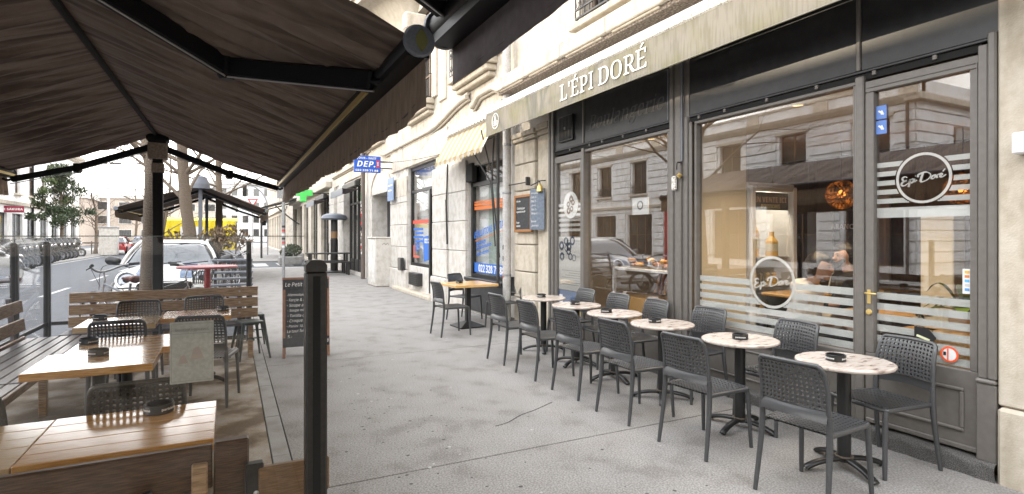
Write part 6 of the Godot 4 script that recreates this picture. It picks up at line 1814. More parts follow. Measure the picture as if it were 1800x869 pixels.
func build_row_furniture() -> void:
	chair0 = chair_proto()
	ash0 = ashtray_proto()
	var rt := round_table_proto()
	var ord := ["nearest", "second nearest", "third nearest", "fourth nearest", "fifth nearest", "farthest"]
	var tz := [-2.42, -3.32, -4.25, -5.07, -5.87, -6.76]
	var tx := [3.77, 3.79, 3.78, 3.82, 3.84, 3.88]
	for i in 6:
		var label: String = "%s round marbled table on black cross base in the row by the shopfront" % ord[i]
		if i == 0:
			rt.position = Vector3(tx[i], 0, tz[i])
			rt.set_meta("label", label)
		else: copy(rt, label, Vector3(tx[i], 0, tz[i]), 0.6 * i)
	var lz := [-2.27, -3.17, -3.99, -4.79, -5.60, -6.43]
	var lt := [0.10, 0.08, 0.03, 0.06, 0.02, 0.05]
	for i in 6:
		place_chair(3.235 + 0.01 * (i % 2), lz[i], lt[i], "dark perforated chair on the street side of the %s round table, back turned" % ord[i])
	var rz := [-2.36, -3.23, -4.20, -5.02, -5.72, -6.46]
	var rt2 := [PI - 0.15, PI - 0.06, PI + 0.04, PI - 0.05, PI + 0.02, PI]
	var rx := [4.09, 4.11, 4.12, 4.12, 4.13, 4.13]
	for i in 6:
		place_chair(rx[i], rz[i], rt2[i], "dark perforated chair against the shopfront at the %s round table" % ord[i])
	for i in 6:
		place_ashtray(tx[i] - [0.06, 0.02, 0.04, 0.08, 0.02, 0.02][i], 0.7412, tz[i] - [0.02, -0.02, 0.06, 0.04, 0.0, 0.02][i], 0.3 + i, "black ashtray with white print on the %s round table" % ord[i])
	# square wooden table further on
	var t := thing("square_table", "square light wood table on a black column beyond the round ones", "table", Vector3(3.72, 0, -9.15), 0.05)
	part(t, "tabletop", MB.new().bbox(Vector3(0, 0.74, 0), Vector3(0.80, 0.045, 0.80), 0.004), M.table_light)
	part(t, "column", MB.new().bbox(Vector3(0, 0.38, 0), Vector3(0.085, 0.68, 0.085), 0.006), M.black_metal)
	var py := MB.new()
	for k in 4:
		var b := Basis(Vector3.UP, TAU * k / 4)
		py.quad(b * Vector3(-0.24, 0.02, 0.24), b * Vector3(0.24, 0.02, 0.24), b * Vector3(0.045, 0.1, 0.045), b * Vector3(-0.045, 0.1, 0.045))
		py.quad(b * Vector3(-0.24, 0.0, 0.24), b * Vector3(0.24, 0.0, 0.24), b * Vector3(0.24, 0.02, 0.24), b * Vector3(-0.24, 0.02, 0.24))
	part(t, "base", py, M.black_metal)
	place_ashtray(3.58, 0.7632, -9.2, 1.0, "black ashtray on the square light wood table")
	place_chair(3.18, -8.55, 0.06, "dark perforated chair left of the square wooden table, facing the wall")
	place_chair(4.22, -8.72, PI + 0.12, "dark perforated chair right of the square wooden table, beside the drainpipe")
	place_chair(3.98, -9.95, -PI / 2 + 0.5, "dark perforated chair beyond the square wooden table, against the stone pier")

func plank_table(label: String, x0: float, x1: float, z0: float, z1: float, y: float, m: Material, planks: int) -> void:
	var t := thing("wooden_table", label, "table", Vector3((x0 + x1) / 2, 0, (z0 + z1) / 2), 0, "varnished wooden tables on the terrace")
	var w := (x1 - x0) / 2
	var d := (z0 - z1) / 2
	for i in planks:
		var a := lerpf(d, -d, float(i) / planks)
		var b := lerpf(d, -d, float(i + 1) / planks)
		part(t, "plank", MB.new().span(-w, w, y - 0.05, y - 0.0006 * (i % 2), a - 0.0012, b + 0.0012, 0.003), m)
	part(t, "column", MB.new().tube([Vector3(0, 0.03, 0), Vector3(0, y - 0.052, 0)], 0.038, 12), M.black_metal)
	for k in 4:
		var a := TAU * k / 4 + 0.5
		part(t, "foot", MB.new().tube(smooth([Vector3(0, 0.06, 0), Vector3(cos(a), 0.28, sin(a)) * 0.2, Vector3(cos(a) * 0.3, 0.02, sin(a) * 0.3)], 4), 0.022, 7), M.black_metal)
	part(t, "top_plate", MB.new().span(-0.14, 0.14, y - 0.066, y - 0.051, -0.14, 0.14), M.black_metal)

func build_terrace_furniture() -> void:
	plank_table("near varnished wooden table, its right corner above the bench back", -0.722, -0.066, -2.655, -3.262, 0.75, M.table_wood, 5)
	plank_table("wooden table at the left edge butting against the near one", -1.42, -0.728, -2.66, -3.268, 0.746, M.table_wood_2, 5)
	plank_table("middle wooden table's nearer half, its long edge towards the camera", -1.16, -0.465, -4.40, -5.02, 0.75, M.table_wood, 5)
	plank_table("middle wooden table's farther half, set a little to the right", -1.08, -0.40, -5.03, -5.66, 0.748, M.table_wood, 5)
	plank_table("far left wooden table before the back bench", -1.30, -0.655, -6.38, -7.02, 0.75, M.table_wood_2, 4)
	plank_table("far right wooden table before the back bench", -0.645, 0.0, -6.68, -7.32, 0.752, M.table_wood, 4)
	var down := PI / 2          # faces -z, its back to the camera
	place_chair(-0.44, -3.66, down + 0.06, "dark perforated chair between the near and middle wooden tables, its back to the camera", true)
	place_chair(-1.16, -3.70, down - 0.05, "perforated chair cut by the left edge beside the near table", true)
	place_chair(-0.88, -6.12, down, "dark perforated chair behind the middle tables, left of the paper notice")
	place_chair(-0.20, -6.14, down - 0.22, "dark perforated chair standing behind the paper notice")
	place_chair(-0.93, -7.30, -PI / 2, "dark perforated chair facing the camera at the far left wooden table")
	place_chair(-0.28, -7.52, -PI / 2 + 0.05, "dark perforated chair facing the camera at the far right wooden table")
	for e in [[-0.31, 0.7512, -3.17, "black printed ashtray on the near wooden table"], [-0.84, 0.7512, -4.86, "black ashtray on the nearer half of the middle wooden table"], [-1.0, 0.7492, -5.42, "black ashtray on the farther half of the middle wooden table"], [-1.18, 0.7512, -6.9, "black ashtray on the far left wooden table"], [-0.08, 0.7532, -7.12, "black ashtray on the far right wooden table"]]:
		place_ashtray(e[0], e[1], e[2], 2.0 + e[2], e[3])
	# bench along the back of the terrace
	var b := thing("wooden_bench", "long wooden bench with a plank back across the far end of the terrace", "bench", Vector3(-0.72, 0, -8.45))
	for k in 3:
		part(b, "back_plank", MB.new().bbox(Vector3(0, 0.54 + k * 0.145, -0.06 - 0.02 * k), Vector3(2.1, 0.125, 0.03), 0.004), M.bench_wood)
	for xx in [-0.82, 0.82]:
		part(b, "back_post", MB.new().bbox(Vector3(xx, 0.45, -0.105), Vector3(0.06, 0.9, 0.05), 0.006, Basis(Vector3.RIGHT, -0.12)), M.seat_slat)
		for k in 3:
			part(b, "bolt", MB.new().lathe([Vector2(0, 0.006), Vector2(0.012, 0.003), Vector2(0.014, 0.0)], 10, Vector3(xx, 0.54 + k * 0.145, -0.044 - 0.02 * k), Basis(Vector3(1, 0, 0), Vector3(0, 0, 1), Vector3(0, -1, 0))), M.alu)
	for k in 4:
		part(b, "seat_slat", MB.new().bbox(Vector3(0, 0.44, 0.02 + k * 0.105), Vector3(2.1, 0.03, 0.092), 0.004), M.seat_slat)
	for xx in [-0.95, 0.0, 0.95]:
		for zz in [0.02, 0.33]:
			part(b, "leg", MB.new().bbox(Vector3(xx, 0.21, zz), Vector3(0.06, 0.42, 0.06), 0.006), M.bench_wood)
		part(b, "foot_rail", MB.new().bbox(Vector3(xx, 0.05, 0.17), Vector3(0.05, 0.06, 0.36), 0.006), M.bench_wood)
	# bench along the left glass
	var l := thing("wooden_bench", "slatted wooden bench with a plank back along the left glass wall", "bench", Vector3(-1.75, 0, -5.6))
	for k in 2:
		for q in [[2.75, 0.05], [-0.05, -2.35]]:
			part(l, "back_plank", MB.new().bbox(Vector3(-0.30 - 0.02 * k, 0.62 + k * 0.2, (q[0] + q[1]) / 2), Vector3(0.03, 0.13, q[0] - q[1] - 0.02), 0.004, Basis(Vector3.FORWARD, -0.1)), M.bench_wood_2)
	for zz in [2.5, 1.3, 0.2, -1.0, -2.2]:
		part(l, "back_post", MB.new().bbox(Vector3(-0.345, 0.46, zz), Vector3(0.04, 0.92, 0.06), 0.005, Basis(Vector3.FORWARD, -0.1)), M.seat_slat)
	for k in 6:
		for q in [[2.75, 0.02], [-0.02, -2.4]]:
			part(l, "seat_slat", MB.new().bbox(Vector3(-0.24 + k * 0.098, 0.44, (q[0] + q[1]) / 2), Vector3(0.085, 0.028, q[0] - q[1]), 0.004), noisy(Color.WHITE, Color.WHITE, 0.9, 0.3, {"ramp": [[0.25, lin(0.05, 0.045, 0.05)], [0.75, lin(0.13, 0.115, 0.12)]], "freq": 0.02, "oct": 6, "stretch": Vector3(6, 6, 0.6), "seed": 30}))
	part(l, "front_rail", MB.new().span(0.30, 0.33, 0.39, 0.452, -2.4, 2.75, 0.005).span(-0.32, -0.295, 0.44, 0.48, -2.4, 2.75, 0.005), M.bench_wood_2)
	for zz in [2.5, 0.9, -0.7, -2.2]:
		for xx in [-0.2, 0.26]:
			part(l, "leg", MB.new().bbox(Vector3(xx, 0.2, zz), Vector3(0.06, 0.4, 0.06), 0.006), M.bench_wood)
	# bench nearest the camera: seen from behind its back
	var n := thing("wooden_bench", "dark worn wooden bench nearest the camera, seen from behind at the bottom left", "bench", Vector3(-0.7, 0, -2.28), 0.03)
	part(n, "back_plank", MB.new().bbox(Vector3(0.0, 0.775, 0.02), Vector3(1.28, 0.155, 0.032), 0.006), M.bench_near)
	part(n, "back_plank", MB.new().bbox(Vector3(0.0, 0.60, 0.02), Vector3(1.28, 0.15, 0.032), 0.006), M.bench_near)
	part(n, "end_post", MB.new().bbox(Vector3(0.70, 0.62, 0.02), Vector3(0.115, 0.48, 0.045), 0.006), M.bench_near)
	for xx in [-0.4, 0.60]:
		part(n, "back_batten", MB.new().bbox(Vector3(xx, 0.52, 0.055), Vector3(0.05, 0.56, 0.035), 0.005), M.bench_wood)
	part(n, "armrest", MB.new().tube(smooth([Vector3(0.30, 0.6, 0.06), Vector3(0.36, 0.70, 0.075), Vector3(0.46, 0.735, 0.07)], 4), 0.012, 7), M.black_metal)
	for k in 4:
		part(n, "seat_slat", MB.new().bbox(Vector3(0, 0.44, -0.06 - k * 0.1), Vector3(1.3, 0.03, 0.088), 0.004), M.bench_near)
	for xx in [-0.6, 0.6]:
		for zz in [-0.02, -0.34]:
			part(n, "leg", MB.new().bbox(Vector3(xx, 0.21, zz), Vector3(0.06, 0.42, 0.06), 0.005), M.bench_near)
	var n2 := thing("bench_end", "lighter brown wooden plank end with a bolt, low behind the near post", "bench", Vector3(0.19, 0, -2.22), 0.02)
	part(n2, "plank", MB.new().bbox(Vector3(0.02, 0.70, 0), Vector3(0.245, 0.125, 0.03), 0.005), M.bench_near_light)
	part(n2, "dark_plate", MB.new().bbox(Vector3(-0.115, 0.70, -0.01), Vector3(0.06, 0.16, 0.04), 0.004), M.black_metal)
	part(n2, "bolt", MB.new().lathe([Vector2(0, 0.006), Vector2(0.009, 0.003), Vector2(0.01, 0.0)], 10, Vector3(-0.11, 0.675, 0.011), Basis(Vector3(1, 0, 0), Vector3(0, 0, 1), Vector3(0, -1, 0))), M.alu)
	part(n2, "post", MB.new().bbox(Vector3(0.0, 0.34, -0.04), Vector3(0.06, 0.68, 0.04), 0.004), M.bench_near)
	# green metal stools by the end of the back bench
	var sp := thing("metal_stool", "green metal stool at the right end of the far bench", "stool", Vector3(0.22, 0, -8.08), 0.3, "green metal stools")
	var gm := plain(lin(0.018, 0.03, 0.022), 0.5)
	part(sp, "seat", MB.new().bbox(Vector3(0, 0.47, 0), Vector3(0.28, 0.03, 0.28), 0.01), gm)
	for e in [[-1, -1], [1, -1], [1, 1], [-1, 1]]:
		part(sp, "leg", MB.new().tube([Vector3(e[0] * 0.19, 0, e[1] * 0.19), Vector3(e[0] * 0.12, 0.46, e[1] * 0.12)], [0.012, 0.022], 6), gm)
	part(sp, "brace", MB.new().bbox(Vector3(0, 0.25, 0), Vector3(0.30, 0.015, 0.02), 0.003).bbox(Vector3(0, 0.252, 0), Vector3(0.02, 0.015, 0.30), 0.003), gm)
	copy(sp, "second green metal stool, behind the first by the far barrier post", Vector3(0.27, 0, -8.8), 0.1)
	# red high table outside the glass
	var rd := thing("high_table", "round red high table standing beyond the terrace glass", "table", Vector3(-0.33, 0.06, -9.9))
	part(rd, "tabletop", MB.new().lathe([Vector2(0, 1.03), Vector2(0.42, 1.035), Vector2(0.43, 1.05), Vector2(0.42, 1.065), Vector2(0, 1.065)], 32), plain(lin(0.42, 0.10, 0.11), 0.3))
	part(rd, "column", MB.new().tube([Vector3(0, 0.03, 0), Vector3(0, 1.03, 0)], 0.045, 12), M.red_paint)
	part(rd, "base", MB.new().lathe([Vector2(0.25, 0), Vector2(0.24, 0.02), Vector2(0.05, 0.04)], 20), M.red_paint)
	# stacked slatted chairs or benches beyond the glass
	var sk := thing("stacked_bench", "stack of dark slatted folding benches beside the white car", "bench", Vector3(0.02, -0.0, -12.4))
	for k in 6:
		part(sk, "slat", MB.new().bbox(Vector3(0, 0.50 + k * 0.12, -0.05 * k), Vector3(0.75, 0.045, 0.09), 0.01), M.cap_grey)
	for xx in [-0.3, 0.33]:
		part(sk, "frame", MB.new().tube([Vector3(xx, 0, 0.1), Vector3(xx, 1.15, -0.3)], 0.03, 6).tube([Vector3(xx, 0, -0.5), Vector3(xx, 0.6, 0.0)], 0.03, 6), M.black_metal)
	part(sk, "seat", MB.new().bbox(Vector3(0, 0.44, 0.0), Vector3(0.75, 0.04, 0.4), 0.01), M.black_metal)

func chalk_lines(p: Node, lines: Array, at: Vector3, b: Basis, step: float, cap: float) -> void:
	for i in lines.size():
		if lines[i] == "": continue
		lettered(p, "chalk_writing", lines[i], cap * (0.92 + 0.16 * ((i * 7) % 3) / 2.0), at + b * Vector3(0.006 * sin(i * 5.0), -step * i, 0), b * Basis(Vector3(0, 0, 1), 0.02 * sin(i * 3.0)), M.chalk, "Droid Sans", 0.18, 0.92, 400, false)

func build_pavement_things() -> void:
	# A-board
	var t := thing("chalkboard", "folding pavement chalkboard with a chalked menu behind the near post", "chalkboard", Vector3(0.885, 0, -7.8), -0.08)
	var lean := Basis(Vector3.RIGHT, -0.13)
	var pn := func(c: Vector3, s: Vector3, bev: float) -> MB: return MB.new().bbox(lean * c, s, bev, lean)
	part(t, "board", pn.call(Vector3(0, 0.60, 0), Vector3(0.52, 0.84, 0.014), 0.003), M.chalkboard)
	part(t, "header", pn.call(Vector3(0, 0.955, 0.012), Vector3(0.57, 0.125, 0.012), 0.003), M.chalkboard)
	part(t, "footer", pn.call(Vector3(0, 0.20, 0.012), Vector3(0.575, 0.12, 0.012), 0.003), M.chalkboard)
	part(t, "frame", pn.call(Vector3(-0.275, 0.52, 0.0), Vector3(0.035, 1.04, 0.022), 0.004).add(pn.call(Vector3(0.275, 0.52, 0.0), Vector3(0.035, 1.04, 0.022), 0.004)).add(pn.call(Vector3(0, 1.035, 0.0), Vector3(0.59, 0.03, 0.024), 0.004)), M.frame_red)
	var bk := Basis(Vector3.RIGHT, 0.17)
	part(t, "rear_frame", MB.new().bbox(bk * Vector3(-0.27, 0.51, 0) + Vector3(0, 0, -0.3), Vector3(0.035, 1.04, 0.022), 0.004, bk).bbox(bk * Vector3(0.27, 0.51, 0) + Vector3(0, 0, -0.3), Vector3(0.035, 1.04, 0.022), 0.004, bk).bbox(bk * Vector3(0, 0.6, 0) + Vector3(0, 0, -0.3), Vector3(0.52, 0.8, 0.012), 0.003, bk), M.black_metal)
	var on := func(x: float, y: float, z: float) -> Vector3: return lean * Vector3(x, y, z)
	chalk_lines(t, ["Le Petit coin"], on.call(-0.26, 0.955, 0.0185), lean, 0.1, 0.055)
	lettered(t, "chalk_heart", "v", 0.04, on.call(0.245, 0.955, 0.0185), lean, M.chalk, "Droid Sans", 0, 1, 900)
	chalk_lines(t, ["-Viennoiseries", "- Farçie & salade", "- Soupe au jour", "- Soupe miso", "- Tortilla chaude", "- Croque maison", "- Panini 10.-", "Le tout fait", "              5.-"], on.call(-0.235, 0.82, 0.008), lean, 0.068, 0.036)
	lettered(t, "chalk_writing", "café", 0.045, on.call(0.22, 0.20, 0.0185), lean, M.chalk, "Droid Sans", 0.2, 1, 800)
	# two boards on the stone pier
	var c1 := thing("wall_chalkboard", "small chalkboard in an orange wooden frame on the drainpipe side of the pier", "chalkboard", Vector3(4.40, 1.97, -8.36))
	part(c1, "board", MB.new().span(0.0, 0.015, -0.27, 0.27, -0.26, 0.26), M.chalkboard)
	part(c1, "frame", MB.new().span(-0.015, 0.02, -0.315, -0.27, -0.31, 0.31, 0.005).span(-0.015, 0.02, 0.27, 0.315, -0.31, 0.31, 0.005).span(-0.015, 0.02, -0.2695, 0.2695, -0.31, -0.26, 0.005).span(-0.015, 0.02, -0.2695, 0.2695, 0.26, 0.31, 0.005), M.frame_orange)
	chalk_lines(c1, ["  A la une", "", "- Tarte du jour", "4 parts et un café", "", "", "  Soupe", "     maison"], Vector3(-0.002, 0.21, -0.24), FACE_MINUS_X, 0.06, 0.035)
	var c2 := thing("wall_chalkboard", "narrow blue grey slate menu hanging beside the orange framed board", "chalkboard", Vector3(4.40, 2.02, -7.86), 0.35)
	part(c2, "slate", MB.new().bbox(Vector3(0, 0, 0), Vector3(0.025, 0.66, 0.30), 0.004), M.chalkboard_blue)
	part(c2, "hook", MB.new().tube([Vector3(0, 0.34, 0), Vector3(0.0, 0.46, 0), Vector3(0.06, 0.46, 0)], 0.008, 6), M.iron)
	chalk_lines(c2, ["Boissons", "Café 3.-", "Thé 3.-", "Jus 4.-", "Eau 2.-", "Sirop 2.-", "", "Bonne", "journée"], Vector3(-0.0145, 0.26, -0.12), FACE_MINUS_X, 0.065, 0.03)
	var br := thing("wall_bracket", "iron rod brackets holding pipe and lamp above the wall boards", "bracket", Vector3(4.45, 2.48, -8.4))
	part(br, "rod", MB.new().tube([Vector3(-0.08, 0, -0.55), Vector3(-0.08, 0.0, 0.2)], 0.011, 6), M.iron)
	part(br, "end_plate", MB.new().bbox(Vector3(-0.05, 0.02, 0.21), Vector3(0.08, 0.14, 0.04), 0.01), M.iron)
	part(br, "second_rod", MB.new().tube([Vector3(-0.04, -0.06, 0.3), Vector3(-0.06, -0.02, 0.62)], 0.01, 6), M.iron)
	var wl := thing("wall_lamp", "small brass hanging lamp above the slate menu", "lamp", Vector3(4.40, 2.42, -7.78))
	part(wl, "shade", MB.new().lathe([Vector2(0.055, -0.12), Vector2(0.04, -0.03), Vector2(0.015, 0.0), Vector2(0, 0.01)], 14), M.brass)
	part(wl, "arm", MB.new().tube([Vector3(0, 0.0, 0), Vector3(0, 0.05, 0), Vector3(0.1, 0.06, 0)], 0.009, 6), M.iron)
	# drainpipes
	var dp := thing("drainpipe", "thick pale drainpipe with stickers between the bakery pier and plumber's window", "drainpipe", Vector3(4.36, 0, -8.90))
	part(dp, "pipe", MB.new().tube([Vector3(0, -0.05, 0), Vector3(0, 12.0, 0)], 0.072, 16), M.drain)
	for y in [0.9, 2.35, 3.2, 5.0, 7.0]:
		part(dp, "clamp", MB.new().lathe([Vector2(0.074, y - 0.02), Vector2(0.082, y - 0.015), Vector2(0.082, y + 0.015), Vector2(0.074, y + 0.02)], 16), M.galva)
	for e in [[1.35, lin(0.03, 0.03, 0.03)], [1.15, lin(0.03, 0.03, 0.04)], [1.05, lin(0.45, 0.42, 0.4)], [0.85, lin(0.5, 0.08, 0.12)], [0.75, lin(0.55, 0.55, 0.5)]]:
		part(dp, "sticker", MB.new().sheet(4, 1, func(u, v):
			var a: float = -0.7 + u * 0.9
			return Vector3(-cos(a) * 0.0735, e[0] + v * 0.085, sin(a) * 0.0735)), plain(e[1], 0.5))
	var d2 := thing("drainpipe", "dark drainpipe covered in stickers by the store past the arched doorway", "drainpipe", Vector3(4.34, 0, -20.9))
	part(d2, "pipe", MB.new().tube([Vector3(0, -0.1, 0), Vector3(0, 9.0, 0)], 0.08, 12), M.drain_brown)
	rng.seed = 50
	for k in 22:
		var y := 0.9 + rng.randf() * 1.9
		part(d2, "sticker", MB.new().sheet(3, 1, func(u, v):
			var a: float = -0.2 + (k % 3) * 0.25 + u * 0.6
			return Vector3(-cos(a) * 0.083, y + v * 0.09, sin(a) * 0.083)), [M.white_paint, M.sign_red, M.dark, M.stone][k % 4])
	var lf := thing("dry_leaf", "curled dry brown leaf on the terrace floor near the stone kerb", "leaf", Vector3(-0.02, 0.0, -4.75), 0.7)
	part(lf, "blade", MB.new().sheet(6, 6, func(u, v): return Vector3((u - 0.5) * 0.07 * sin(v * PI), 0.004 + 0.02 * pow(absf(u - 0.5) * 2.0, 2.0) + 0.008 * v, (v - 0.5) * 0.09)), plain(lin(0.14, 0.08, 0.04), 0.8))
	# utility cabinet
	var cb := thing("utility_cabinet", "pale grey street cabinet with faint graffiti before the arched doorway", "cabinet", Vector3(4.24, 0, -17.75))
	part(cb, "body", MB.new().span(-0.24, 0.25, 0.02, 1.5, -0.75, 0.4, 0.012), M.stone_grey)
	part(cb, "roof", MB.new().span(-0.27, 0.26, 1.502, 1.55, -0.78, 0.43, 0.015), M.stone_grey)
	part(cb, "door", MB.new().span(-0.252, -0.24, 0.12, 1.44, -0.66, 0.32, 0.004), M.render_white)
	part(cb, "plinth", MB.new().span(-0.25, 0.25, -0.02, 0.018, -0.76, 0.41), M.stone_dirty)
	part(cb, "graffiti", MB.new().tube(smooth([Vector3(-0.05, 1.3, 0.402), Vector3(0.02, 1.36, 0.402), Vector3(0.06, 1.30, 0.402), Vector3(0.12, 1.36, 0.402), Vector3(0.15, 1.29, 0.402)], 4), 0.008, 5), plain(grey(0.2), 0.8))
	# patio heater and picnic table
	var h := thing("patio_heater", "tall patio heater with a wide domed hood glowing faintly", "patio heater", Vector3(4.0, 0, -25.2))
	part(h, "base", MB.new().lathe([Vector2(0.55, 0), Vector2(0.55, 0.04), Vector2(0.16, 0.08)], 24), M.iron)
	part(h, "body", MB.new().lathe([Vector2(0.16, 0.06), Vector2(0.16, 1.42), Vector2(0, 1.42)], 20), M.terrace_post)
	part(h, "burner", MB.new().lathe([Vector2(0.145, 1.42), Vector2(0.145, 2.3), Vector2(0, 2.3)], 20), M.iron)
	part(h, "flame", MB.new().lathe([Vector2(0.1, 1.46), Vector2(0.149, 1.48), Vector2(0.147, 1.75), Vector2(0.13, 1.98), Vector2(0.1, 1.98)], 16), glow(lin(0.22, 0.13, 0.055), 0.05))
	part(h, "hood", MB.new().lathe([Vector2(0.0, 2.26), Vector2(0.5, 2.28), Vector2(0.56, 2.33), Vector2(0.5, 2.46), Vector2(0.3, 2.54), Vector2(0, 2.56)], 28), M.cap_grey)
	var pt := thing("picnic_table", "black picnic table with benches around the patio heater", "picnic table", Vector3(3.55, 0, -23.9))
	for k in 3:
		part(pt, "top_plank", MB.new().bbox(Vector3(0, 0.86, -0.22 + k * 0.22), Vector3(1.7, 0.05, 0.20), 0.008), M.iron)
	for zz in [-0.65, 0.65]:
		part(pt, "bench_plank", MB.new().bbox(Vector3(0, 0.52, zz), Vector3(1.7, 0.05, 0.26), 0.008), M.iron)
	for xx in [-0.7, 0.7]:
		for zz in [-0.28, 0.28]:
			part(pt, "leg", MB.new().span(xx - 0.04, xx + 0.04, 0, 0.835, zz - 0.03, zz + 0.03), M.iron)
		for zz in [-0.7, 0.7]:
			part(pt, "leg", MB.new().span(xx - 0.04, xx + 0.04, 0, 0.495, zz - 0.03, zz + 0.03), M.iron)
	# blue sign on its bracket
	var bs := thing("shop_sign", "bright blue projecting sign with a phone number above the arched doorway", "sign", Vector3(3.68, 3.75, -17.1))
	part(bs, "board", MB.new().bbox(Vector3.ZERO, Vector3(0.80, 0.50, 0.07), 0.01), M.sign_blue)
	lettered(bs, "lettering", "JOUR - NUIT", 0.058, Vector3(-0.02, 0.18, 0.036), Basis(), M.white_print, "Droid Sans", 0, 1.25, 800)
	lettered(bs, "lettering", "DEP.", 0.17, Vector3(-0.03, 0.0, 0.036), Basis(), M.white_print, "Droid Sans", 0.2, 1.15, 900)
	lettered(bs, "lettering", "022 328 71 88", 0.058, Vector3(-0.02, -0.19, 0.036), Basis(), M.white_print, "Droid Sans", 0, 1.35, 800)
	part(bs, "emblem", MB.new().span(0.27, 0.35, -0.10, 0.14, 0.035, 0.038), M.sign_red)
	lettered(bs, "emblem_letter", "SOS", 0.05, Vector3(0.31, 0.02, 0.039), Basis(Vector3(0, 0, 1), PI / 2), M.white_print, "Droid Sans", 0, 1, 800)
	part(bs, "bracket", MB.new().tube([Vector3(0.4, 0.1, 0), Vector3(0.85, 0.1, 0)], 0.02, 6).tube([Vector3(0.4, -0.1, 0), Vector3(0.85, -0.1, 0)], 0.02, 6), M.iron)
	var wr := thing("overhead_wire", "thin wire running from the blue sign to the bakery awning", "wire", Vector3.ZERO)
	var wp := []
	for i in 20:
		var f := i / 19.0
		wp.append(Vector3(4.08, 3.82, -17.1).lerp(Vector3(4.2, 3.35, -9.0), f) + Vector3(0, -0.12 * sin(f * PI), 0))
	part(wr, "cable", MB.new().tube(wp, 0.008, 5), M.iron)
	# pharmacy cross
	var ph := thing("pharmacy_cross", "lit green pharmacy cross hanging over the far pavement", "sign", Vector3(3.25, 3.75, -30.0))
	part(ph, "cross_case", MB.new().bbox(Vector3.ZERO, Vector3(0.9, 0.32, 0.16), 0.02).bbox(Vector3.ZERO, Vector3(0.32, 0.9, 0.158), 0.02), glow(lin(0.07, 0.5, 0.1), 0.25))
	part(ph, "bracket", MB.new().tube([Vector3(0.45, 0, -0.0), Vector3(1.3, 0, 0)], 0.03, 6), M.iron)
	# sign pole with stickers
	var sp := thing("sign_pole", "slim galvanised pole standing on the pavement behind the chalkboard", "pole", Vector3(1.52, 0, -19.6))
	part(sp, "pole", MB.new().tube([Vector3(0, -0.05, 0), Vector3(0, 3.45, 0)], 0.05, 10), M.galva)
	for k in 6:
		part(sp, "sticker", MB.new().lathe([Vector2(0.052, 1.2 + k * 0.13), Vector2(0.052, 1.27 + k * 0.13)], 10), [M.white_paint, M.sign_red, M.dark][k % 3])
	part(sp, "sign_plate", MB.new().bbox(Vector3(0, 3.1, 0.06), Vector3(0.4, 0.6, 0.02), 0.005), M.galva)
	# dark planter shrubs on the next terrace
	for e in [[-0.2, -21.3, 1.5, "dry brown shrub in a box on the next terrace's right"], [-1.9, -21.5, 1.3, "dry brown shrub in a box on the next terrace's left"]]:
		var p := thing("planter_box", e[3], "planter", Vector3(e[0], 0, e[1]), 0, "planter boxes of the next terrace")
		part(p, "box", MB.new().span(-0.7, 0.7, -0.1, 0.75, -0.25, 0.25, 0.02), M.iron)
		part(p, "shrub", leaf_cloud(Vector3(0, e[2], 0), Vector3(0.9, 0.45, 0.35), 420, 0.1), M.leaf_dry)
		part(p, "stems", MB.new().tube([Vector3(-0.3, 0.7, 0), Vector3(-0.4, e[2] + 0.1, 0)], 0.02, 5).tube([Vector3(0.3, 0.7, 0), Vector3(0.4, e[2] + 0.1, 0)], 0.02, 5), M.twig)

